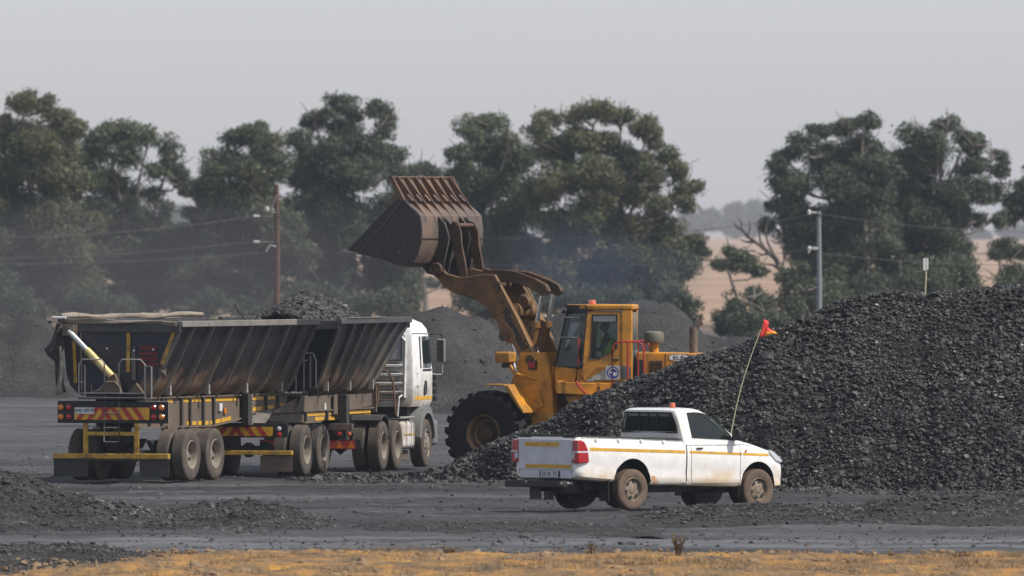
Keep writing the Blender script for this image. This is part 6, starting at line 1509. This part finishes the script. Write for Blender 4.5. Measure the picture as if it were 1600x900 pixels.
# bucket
BW = 1.42
hull = [(3.34, 4.62), (2.41, 4.42), (2.05, 4.30), (1.82, 4.27), (1.66, 4.36), (1.56, 4.52), (1.46, 4.80), (1.45, 5.10), (1.49, 5.39), (1.60, 5.50), (1.96, 5.76), (2.25, 6.22)]
m = MB(); k = len(hull); th = .035; V_ = []
for i, (y, z) in enumerate(hull):
    a = Vector(hull[max(i - 1, 0)]); b_ = Vector(hull[min(i + 1, k - 1)]); d = (b_ - a).normalized(); nn = Vector((d.y, -d.x))
    V_ += [(-BW, y, z), (BW, y, z), (-BW, y + nn.x * th, z + nn.y * th), (BW, y + nn.x * th, z + nn.y * th)]
F_ = []
for i in range(k - 1):
    a = 4 * i; b_ = a + 4; F_ += [(a, a + 1, b_ + 1, b_), (a + 2, b_ + 2, b_ + 3, a + 3), (a, b_, b_ + 2, a + 2), (a + 1, a + 3, b_ + 3, b_ + 1)]
F_ += [(0, 2, 3, 1), (4 * k - 4, 4 * k - 3, 4 * k - 1, 4 * k - 2)]
m.add(V_, F_); bk = m.build('bucket', M['bucketback'], wl, smooth=25)
for s_ in (-1, 1):
    side = [(3.22, 4.60), (2.41, 4.425), (2.05, 4.305), (1.84, 4.275), (1.69, 4.36), (1.58, 4.52), (1.48, 4.80), (1.47, 5.10), (1.51, 5.39), (1.62, 5.48), (1.90, 5.75), (2.98, 4.56)]
    m = MB(); m.prismx([(3.0, 4.55), (2.41, 4.425), (2.05, 4.305), (1.84, 4.275), (1.69, 4.36), (1.58, 4.52), (1.48, 4.80), (1.47, 5.10), (1.51, 5.39), (1.90, 5.74)], s_ * (BW - .04), s_ * (BW + .02)); sp_ = m.build('side_plate', M['bucketside'], bk)
    m = MB(); m.prismx([(3.32, 4.63), (3.0, 4.56), (1.90, 5.745), (1.98, 5.80), (2.24, 5.64)], s_ * (BW - .05), s_ * (BW - .005)); m.build('side_cutter', M['bucketside'], sp_)
    m = MB(); m.prismx([(1.90, 5.74), (1.98, 5.78), (2.22, 5.72), (2.12, 5.90), (2.27, 6.24), (2.20, 6.26)], s_ * (BW - .05), s_ * (BW - .002)); m.build('guard_cheek', M['rust'], sp_)
    m = MB(); m.tube([(s_ * (BW + .025), y, z) for y, z in [(3.0, 4.56), (1.90, 5.74)]], .018, 5); m.tube([(s_ * (BW + .025), y, z) for y, z in [(2.42, 5.22), (1.66, 5.03), (1.66, 4.70)]], .010, 5); m.build('weld_line', M['rib'], sp_)
    for (y, z) in ((2.52, 4.62), (2.25, 4.52), (2.0, 4.58), (1.86, 4.80), (2.25, 4.92)):
        m = MB(); m.lathe([(.035, 0), (.035, .012 * s_), (.018, .014 * s_)], (s_ * (BW + .02), y, z), 'x', 10); m.build('bolt', M['rib'], sp_)
m = MB(); m.box(-BW - .05, BW + .05, 3.05, 3.42, 4.60, 4.63); e_ = m.build('cutting_edge', M['edge'], bk)
for v in e_.data.vertices: v.co.z += (v.co.y - 3.34) * .2 + .0
m = MB(); m.tube([(-BW, 2.25, 6.23), (BW, 2.25, 6.23)], .035, 8); m.build('guard_rim', M['boomdark'], bk)
for i in range(7):
    x = -BW + .22 + i * .40 if i < 7 else 0
    m = MB(); m.prismx([(2.24, 6.22), (1.94, 5.75), (1.58, 5.50), (1.42, 5.30), (1.78, 5.78), (2.16, 6.25)], x - .015, x + .015); m.build('gusset', M['rust'], bk)
    m = MB(); m.hexa([(x - .08, 1.76, 5.72), (x + .0, 1.76, 5.72), (x + .0, 1.80, 5.68), (x - .08, 1.80, 5.68), (x - .16, 1.86, 5.86), (x - .08, 1.86, 5.86), (x - .08, 1.90, 5.82), (x - .16, 1.90, 5.82)]); m.build('gusset_lug', M['bucketback'], bk)
m = MB(); m.box(-BW + .02, -.62, 1.435, 1.452, 4.88, 4.895); m.box(.62, BW - .02, 1.435, 1.452, 4.88, 4.895); m.build('seam', M['black'], bk)
for x in (-.62, -.36, .36, .62):
    m = MB(); m.prismx([(1.47, 5.36), (1.30, 5.22), (1.20, 4.9), (1.30, 4.45), (1.36, 4.15), (1.55, 4.08), (1.75, 4.12), (1.90, 4.29), (1.66, 4.37), (1.50, 4.7)], x - .025, x + .025); m.build('pivot_ear', M['bucketside'], bk, bevel=.008)
    m = MB(); m.tube([(x, 1.47, 5.36), (x, 1.30, 5.22), (x, 1.20, 4.9), (x, 1.32, 4.4)], .018, 5); m.build('ear_edge', M['rib'], bk)
m = MB(); m.tube([(-.45, 1.16, 5.18), (.45, 1.16, 5.18)], .05, 12); m.build('link_pin', M['boomdark'], bk)
m = MB(); m.box(-.58, -.54, 1.25, 1.30, 4.85, 5.1); m.build('stop_block', M['black'], bk)
# ---- rear frame and cab (frame u = forward from the centre pin)
def rb(): return MB(RX)
m = rb(); m.prismx([(-4.2, .75), (-.2, .75), (.05, 1.0), (.0, 1.48), (-1.3, 1.60), (-4.2, 1.55)], -.48, .48); m.build('rear_frame', M['loader'], wl, bevel=.02)
for s_ in (-1, 1):
    m = rb(); m.prismx([(.30, 1.50), (-1.45, 1.42), (-1.45, 1.72), (-.30, 1.74), (.28, 1.76)], s_ * .50, s_ * .86); m.build('cab_base', M['loader'], wl, bevel=.015)
    m = rb()
    V_ = []
    for i in range(9):
        t_ = math.pi * (1.0 + i / 8.0); V_.append((-.22 + math.cos(t_) * .34 * -1 , 1.46 + math.sin(t_) * .26))
    m.prismx(V_[::-1] if False else V_, s_ * .60, s_ * .64); m.build('frame_ring', M['loader'], wl)
    m = rb(); m.box(s_ * .50, s_ * .9, -1.5, -1.1, .9, 1.4); m.build('step_box', M['black'], wl)
    # rear fender
    m = rb(); V_ = []
    for i in range(9):
        t_ = math.pi * (.15 + .7 * i / 8); y = -1.75 + math.cos(t_) * 1.02; z = .617 + math.sin(t_) * .92; V_ += [(s_ * .55, y, z), (s_ * 1.36, y, z), (s_ * 1.36, y, z + .03), (s_ * .55, y, z + .03)]
    F_ = []
    for i in range(8):
        for j in range(4): F_.append((4 * i + j, 4 * i + (j + 1) % 4, 4 * i + 4 + (j + 1) % 4, 4 * i + 4 + j))
    F_ += [(0, 1, 2, 3), (35, 34, 33, 32)]
    m.add(V_, F_); m.build('rear_fender', M['loader'], wl)
# cab shell
CW = .80
m = rb(); m.box(-CW, CW, -1.34, -.22, 1.72, 1.80); m.box(-CW + .1, CW - .1, -.22, .30, 1.72, 1.80); m.build('cab_floor', M['loader'], wl)
roofp = [(-CW, -1.34), (CW, -1.34), (CW, -.30), (.52, .10), (-.52, .10), (-CW, -.30)]
m = rb(); m.prismz([(x * 1.02, y * 1.03) for x, y in roofp], 3.33, 3.45); m.build('cab_roof', M['loader'], wl, bevel=.035, seg=3)
m = rb(); m.prismz([(-.56, -.30), (.56, -.30), (.50, .13), (-.50, .13)], 3.44, 3.455); m.prismz([(-.84, -.36), (-.54, .12), (-.50, .14), (.50, .14), (.54, .12), (.84, -.36), (.80, -.36), (.5, .06), (-.5, .06), (-.80, -.36)], 3.26, 3.44); m.build('roof_visor', M['black'], wl)
for s_ in (-1, 1):
    door = [(-.30, 1.76), (-.27, 2.05), (-.36, 3.30), (-1.12, 3.30), (-1.12, 1.76)]
    m = rb(); m.prismx(door, s_ * (CW - .05), s_ * CW); d_ = m.build('door', M['loader'], wl)
    wc = rb(); wp = [(-.41, 2.28), (-.44, 2.36), (-.48, 3.20), (-.52, 3.24), (-1.00, 3.24), (-1.03, 3.20), (-1.03, 2.52), (-.62, 2.27), (-.44, 2.26)]
    wc.prismx(wp, s_ * (CW - .2), s_ * (CW + .1)); boolean(d_, [cutter(wc)])
    m = rb(); m.prismx([(-.42, 2.28), (-.49, 3.23), (-1.02, 3.23), (-1.02, 2.52), (-.62, 2.28)], s_ * (CW - .03), s_ * (CW - .022)); m.build('door_glass', M['glass'], d_)
    m = rb(); m.tube([(s_ * (CW + .002), y, z) for y, z in [(-.42, 2.27), (-.49, 3.23), (-1.03, 3.23), (-1.03, 2.50), (-.62, 2.26), (-.42, 2.27)]], .014, 5); m.build('door_seal', M['chdark'], d_)
    m = rb(); m.box(s_ * (CW - .03), s_ * (CW - .018), -1.0, -.50, 3.08, 3.20); m.build('sun_strip', M['greydecal'], d_)
    m = rb(); m.box(s_ * (CW - .04), s_ * (CW - .01), -1.02, -.46, 3.055, 3.075); m.build('glass_bar', M['black'], d_)
    m = rb(); m.box(s_ * CW, s_ * (CW + .03), -1.06, -.93, 2.225, 2.265); m.build('door_handle', M['black'], d_, bevel=.01)
    m = rb(); m.tube([(s_ * (CW + .003), y, z) for y, z in [(-.30, 1.77), (-.27, 2.05), (-.36, 3.29), (-1.11, 3.29), (-1.11, 1.77), (-.30, 1.77)]], .007, 4); m.build('door_seam', M['hubbrown'], d_)
    m = rb(); m.prismx([(-.28, 1.76), (-.235, 2.05), (-.33, 3.33), (-.37, 3.33), (-.28, 2.05), (-.31, 1.76)], s_ * (CW - .09), s_ * (CW + .004)); m.build('front_post', M['loader'], wl)
    m = rb(); m.box(s_ * (CW - .08), s_ * (CW + .004), -1.36, -1.12, 1.74, 3.34); m.build('rear_post', M['loader'], wl, bevel=.03, seg=3)
    for z in (2.08, 2.72, 3.1):
        m = rb(); m.box(s_ * CW, s_ * (CW + .03), -.29, -.22, z, z + .12); m.build('door_hinge', M['black'], wl, bevel=.01)
    # corner pane, lower corner panel
    A3, B3 = Vector((s_ * (CW - .01), -.25)), Vector((s_ * .50, .36))
    A4, B4 = Vector((s_ * (CW - .01), -.36)), Vector((s_ * .52, .08))
    m = rb(); ed = [(A3.x, A3.y, 2.06), (B3.x, B3.y, 2.10), (B4.x, B4.y, 3.33), (A4.x, A4.y, 3.33)]
    m.add(ed + [(x - s_ * .012, y - .012, z) for x, y, z in ed], [(0, 1, 2, 3), (7, 6, 5, 4), (0, 4, 5, 1), (1, 5, 6, 2), (2, 6, 7, 3), (3, 7, 4, 0)]); m.build('corner_window', M['darkglass'], wl)
    m = rb(); ed = [(A3.x, A3.y, 1.50), (B3.x, B3.y + .0, 1.56), (B3.x, B3.y, 2.10), (A3.x, A3.y, 2.06)]
    m.add(ed + [(x - s_ * .05, y - .05, z) for x, y, z in ed], [(0, 1, 2, 3), (7, 6, 5, 4), (0, 4, 5, 1), (1, 5, 6, 2), (2, 6, 7, 3), (3, 7, 4, 0)]); m.build('corner_panel', M['loader'], wl)
    m = rb(); m.tube([(A3.x, A3.y, 2.06), (B3.x, B3.y, 2.10), (B4.x, B4.y, 3.33)], .03, 6); m.tube([(A3.x - s_ * .005, A3.y, 2.06), (A4.x - s_ * .005, A4.y, 3.33)], .03, 6); m.build('window_seal', M['black'], wl)
    for z, zz in ((2.73, 2.73), (3.16, 3.17)):
        m = rb(); m.tube([(s_ * (CW + .02), -.24, z), (s_ * .60, .16 if z > 3 else .26, zz)], .013, 6); m.build('grab_bar', M['galv'], wl)
    # work lamp
    m = rb(); m.lathe([(.03, -.05), (.075, 0), (.075, .05)], (s_ * .62, .14, 3.32), 'y', 14); wlm = m.build('work_lamp', M['black'], wl); m = rb(); m.lathe([(.068, .05), (.05, .065), (.003, .07)], (s_ * .62, .14, 3.32), 'y', 14); m.build('lens', M['clearlens'], wlm)
    # decals: grey wedge, slate wedge, red tag
    m = rb(); m.prismx([(-.36, 1.80), (-.86, 1.80), (-1.10, 1.98), (-1.10, 2.12), (-.80, 2.05)], s_ * (CW + .001), s_ * (CW + .004)); m.build('grey_decal', M['greydecal'], d_, smooth=0)
    m = rb(); m.prismx([(-1.125, 1.82), (-1.33, 1.82), (-1.33, 2.08), (-1.125, 2.12)], s_ * (CW + .006), s_ * (CW + .009)); m.build('slate_decal', M['slate'], wl, smooth=0)
    m = rb(); m.box(s_ * (CW + .001), s_ * (CW + .005), -.50, -.36, 1.765, 1.80); m.build('small_tag', M['plate'], d_)
    # handrails
    xo = s_ * (CW + .14)
    m = rb(); m.tube([(xo, -.20, 2.70), (xo, -.19, 2.2), (xo, -.13, 1.78), (xo, -.22, 1.64), (xo, -.36, 1.50)], .024, 8); m.build('handrail', M['rail'], wl)
    m = rb(); m.tube([(xo, -.93, 1.52), (xo, -.93, 2.45), (xo, -.98, 2.58), (xo, -1.08, 2.64), (xo, -1.50, 2.64), (xo, -1.58, 2.58), (xo, -1.62, 2.45), (xo, -1.63, 1.9)], .020, 8); m.build('handrail', M['rail'], wl)
    m = rb(); m.tube([(xo, -1.27, 2.64), (xo, -1.27, 1.65)], .022, 8); m.build('handrail', M['rail'], wl)
    m = rb(); m.tube([(xo, -1.50, 2.62), (xo, -1.50, 1.9)], .016, 6); m.build('handrail', M['rail'], wl)
    m = rb(); m.box(s_ * .82, s_ * 1.05, -1.55, -.35, 1.44, 1.50); m.build('step_plate', M['loader'], wl)
    for (y, z) in ((-.62, 1.62), (-.63, 1.55)):
        m = rb(); m.lathe([(.03, 0), (.03, .02 * s_)], (s_ * .862, y, z), 'x', 8); m.build('bolt', M['black'], wl)
m = rb(); m.prismz([(-.50, .34), (.50, .34), (.50, .36), (-.50, .36)], 2.10, 2.12); m.hexa([(-.50, .35, 2.10), (.50, .35, 2.10), (.50, .36, 2.10), (-.50, .36, 2.10), (-.52, .07, 3.33), (.52, .07, 3.33), (.52, .08, 3.33), (-.52, .08, 3.33)]); m.build('windscreen', M['darkglass'], wl)
m = rb(); m.box(-.50, .50, .30, .36, 1.56, 2.10); m.build('front_panel', M['loader'], wl)
m = rb(); m.box(-.72, .72, -1.36, -1.345, 2.45, 3.28); m.build('rear_window', M['darkglass'], wl)
m = rb(); m.box(-.72, .72, -1.36, -1.34, 1.74, 2.45); m.build('cab_back_panel', M['grey'], wl)
m = rb(); m.box(-.28, .28, -1.12, -.98, 1.95, 2.95); m.box(-.28, .28, -1.1, -.55, 1.95, 2.12); m.build('operator_seat', M['seat'], wl, bevel=.04)
m = rb(); m.lathe([(.17, -.01), (.19, 0), (.17, .012)], (0, -.22, 2.42), 'y', 20, cap=False); m.tube([(0, -.2, 2.42), (0, .1, 1.9)], .03, 6); m.build('steering_wheel', M['black'], wl)
# round blue emblem on a white square
for s_ in (-1,):
    x = s_ * (CW + .012); q = MB(RX); q.box(x, x + .006, -1.09, -.78, 1.81, 2.11); sg = q.build('safety_sign', M['signwhite'], wl)
    cy, cz = -.935, 1.96
    m = rb(); m.lathe([(.135, 0), (.135, -.003)], (x, cy, cz), 'x', 32); m.build('blue_disc', M['signblue'], sg, smooth=0)
    m = rb()
    V_ = []; F_ = []
    for i in range(25):
        t_ = math.pi * (-.15 + 1.5 * i / 24); V_ += [(x - .006, cy - math.cos(t_) * .088, cz + math.sin(t_) * .088), (x - .006, cy - math.cos(t_) * .108, cz + math.sin(t_) * .108)]
    F_ = [(2 * i, 2 * i + 1, 2 * i + 3, 2 * i + 2) for i in range(24)]
    m.add(V_, F_)
    m.lathe([(.045, -.005), (.045, -.006)], (x, cy + .035, cz + .02), 'x', 16); m.lathe([(.045, -.005), (.045, -.006)], (x, cy - .045, cz - .03), 'x', 16)
    m.build('ring_pattern', M['signwhite'], sg, smooth=0)
    m = rb(); m.box(x - .010, x - .007, cy - .012, cy + .020, cz - .07, cz + .07); m.box(x - .010, x - .007, cy - .05, cy + .05, cz + .03, cz + .06); m.build('symbol_pattern', M['signblue'], sg, smooth=0)
# engine hood
m = rb(); m.prismx([(-1.42, 1.60), (-1.42, 2.41), (-3.9, 2.37), (-4.3, 2.2), (-4.35, 1.5), (-4.2, 1.2)], -.55, .55); hd = m.build('engine_hood', M['loader'], wl, bevel=.04, seg=3)
for s_ in (-1, 1):
    m = rb(); m.box(s_ * .552, s_ * .558, -2.0, -1.72, 1.88, 2.22); vg = m.build('hood_grille', M['boomdark'], hd)
    m = rb()
    for k in range(9): m.box(s_ * .558, s_ * .566, -1.985, -1.735, 1.90 + k * .035, 1.912 + k * .035)
    m.build('grille_slat', M['hubbrown'], vg)
    m = rb(); m.box(s_ * .552, s_ * .556, -2.075, -2.06, 1.65, 2.38); m.box(s_ * .552, s_ * .556, -3.2, -3.185, 1.65, 2.38); m.build('hood_seam', M['hubbrown'], hd)
    m = rb()
    V_ = [(s_ * .560, -2.36 + .215 * math.copysign(abs(math.cos(t)) ** .7, math.cos(t)), 2.285 + .072 * math.sin(t)) for t in [2 * math.pi * i / 28 for i in range(28)]]
    V2 = [(s_ * .556, -2.36 + (y + 2.36) * 1.07, 2.285 + (z - 2.285) * 1.16) for x, y, z in V_]
    m.add(V2, [tuple(range(28))]); m.build('name_plate_border', M['letterblack'], hd, smooth=0)
    m = rb(); m.add(V_, [tuple(range(28))]); np_ = m.build('name_plate', M['signwhite'], hd, smooth=0)
    rot = RX.to_3x3() @ (rot_from((0, -1, 0), (0, 0, 1)) if s_ < 0 else rot_from((0, 1, 0), (0, 0, 1)))
    text_mesh('lettering', 'ELB', .125, M['letterblack'], np_, RX @ Vector((s_ * .565, -2.36, 2.285)), rot, scale=(1.35, 1, 1))
m = rb(); m.box(-.72, -.60, -1.62, -1.42, 1.65, 2.25); m.build('side_cover', M['black'], wl, bevel=.02)
m = rb(); m.lathe([(.10, 2.38), (.10, 2.62)], (-.30, -1.80, 0), 'z', 18); m.build('air_cleaner_neck', M['loader'], wl)
m = rb(); m.lathe([(.10, 2.60), (.20, 2.62), (.215, 2.66), (.215, 2.80), (.20, 2.84), (.12, 2.865), (.003, 2.87)], (-.30, -1.80, 0), 'z', 28); m.build('air_cleaner', M['olive'], wl)
m = rb(); m.lathe([(.095, 2.38), (.095, 2.95), (.08, 2.95), (.08, 2.5)], (-.25, -2.66, 0), 'z', 20, cap=False); m.tube([(-.25, -2.68, 2.92), (-.25, -2.72, 2.99), (-.25, -2.84, 3.08)], .07, 10); m.prismx([(-2.62, 2.92), (-2.80, 3.20), (-2.86, 3.26), (-2.84, 3.0), (-2.74, 2.9)], -.31, -.19); m.build('exhaust_stack', M['exhaust'], wl)
m = rb(); m.lathe([(.075, 3.445), (.085, 3.46), (.08, 3.53), (.06, 3.545), (.003, 3.55)], (-.35, -.44, 0), 'z', 16); m.build('beacon', M['beacon'], wl)
# operator
ph = RX @ Vector((0, -.80, 2.20)); pw = wl.matrix_world
wm = Matrix.Translation(lo) @ Matrix.Rotation(FA, 4, 'Z') @ Matrix.Scale(KL, 4)
seated_person(wm @ ph, FA + R(23), 'operator in a green hi-vis vest seated in the loader cab', .93, lean=.15)
#@@AIR
# ================================================================== air: haze, dust and smoke
def volume_mat(name, col, dens, aniso=0.2):
    m = bpy.data.materials.new(name); m.use_nodes = True; n = m.node_tree.nodes; n.clear()
    o = n.new('ShaderNodeOutputMaterial'); v = n.new('ShaderNodeVolumePrincipled')
    v.inputs['Color'].default_value = c4(col); v.inputs['Density'].default_value = dens; v.inputs['Anisotropy'].default_value = aniso
    m.node_tree.links.new(v.outputs[0], o.inputs['Volume']); return m
mb = MB(); mb.box(-1600, 1600, -40, 6600, -6, 40)
tag(mb.build('haze', volume_mat('haze_air', (0.78, 0.87, 1.0), 0.000085), smooth=0), kind='stuff')
def puff(name, label, px, py, D, rx, rz, ry, dens, col, seed):
    c = at(px, py, D); bm = bmesh.new(); bmesh.ops.create_icosphere(bm, subdivisions=4, radius=1)
    V_ = np.array([v.co[:] for v in bm.verts])
    k = 1 + (fbm(V_[:, 0] * 1.7 + 5, V_[:, 1] * 1.7 + V_[:, 2] * 1.3, 3, seed) - 0.5) * 0.7
    for v, q in zip(bm.verts, k): v.co = Vector((v.co.x * rx * q, v.co.y * ry * q, v.co.z * rz * q)) + c
    for f in bm.faces: f.smooth = True
    me = bpy.data.meshes.new(name); bm.to_mesh(me); bm.free(); me.materials.append(volume_mat(name + '_air', col, dens))
    o = bpy.data.objects.new(name, me); COL.objects.link(o); tag(o, label, kind='stuff'); return o
puff('dust_cloud', 'grey dust hanging low behind the rear trailer', 150, 440, 470, 9.5, 2.6, 14, 0.010, (0.20, 0.20, 0.21), 1)
puff('dust_cloud', 'thin dust veil over the left trees', 260, 430, 560, 14, 3.2, 25, 0.0030, (0.24, 0.24, 0.25), 2)
puff('smoke', 'bluish diesel smoke drifting in front of the central trees', 960, 425, 330, 2.6, 1.0, 3.0, 0.042, (0.16, 0.20, 0.28), 3)
puff('smoke', 'thin blue smoke drifting left of the loader cab', 880, 400, 335, 1.8, 1.1, 3.0, 0.028, (0.16, 0.20, 0.28), 4)
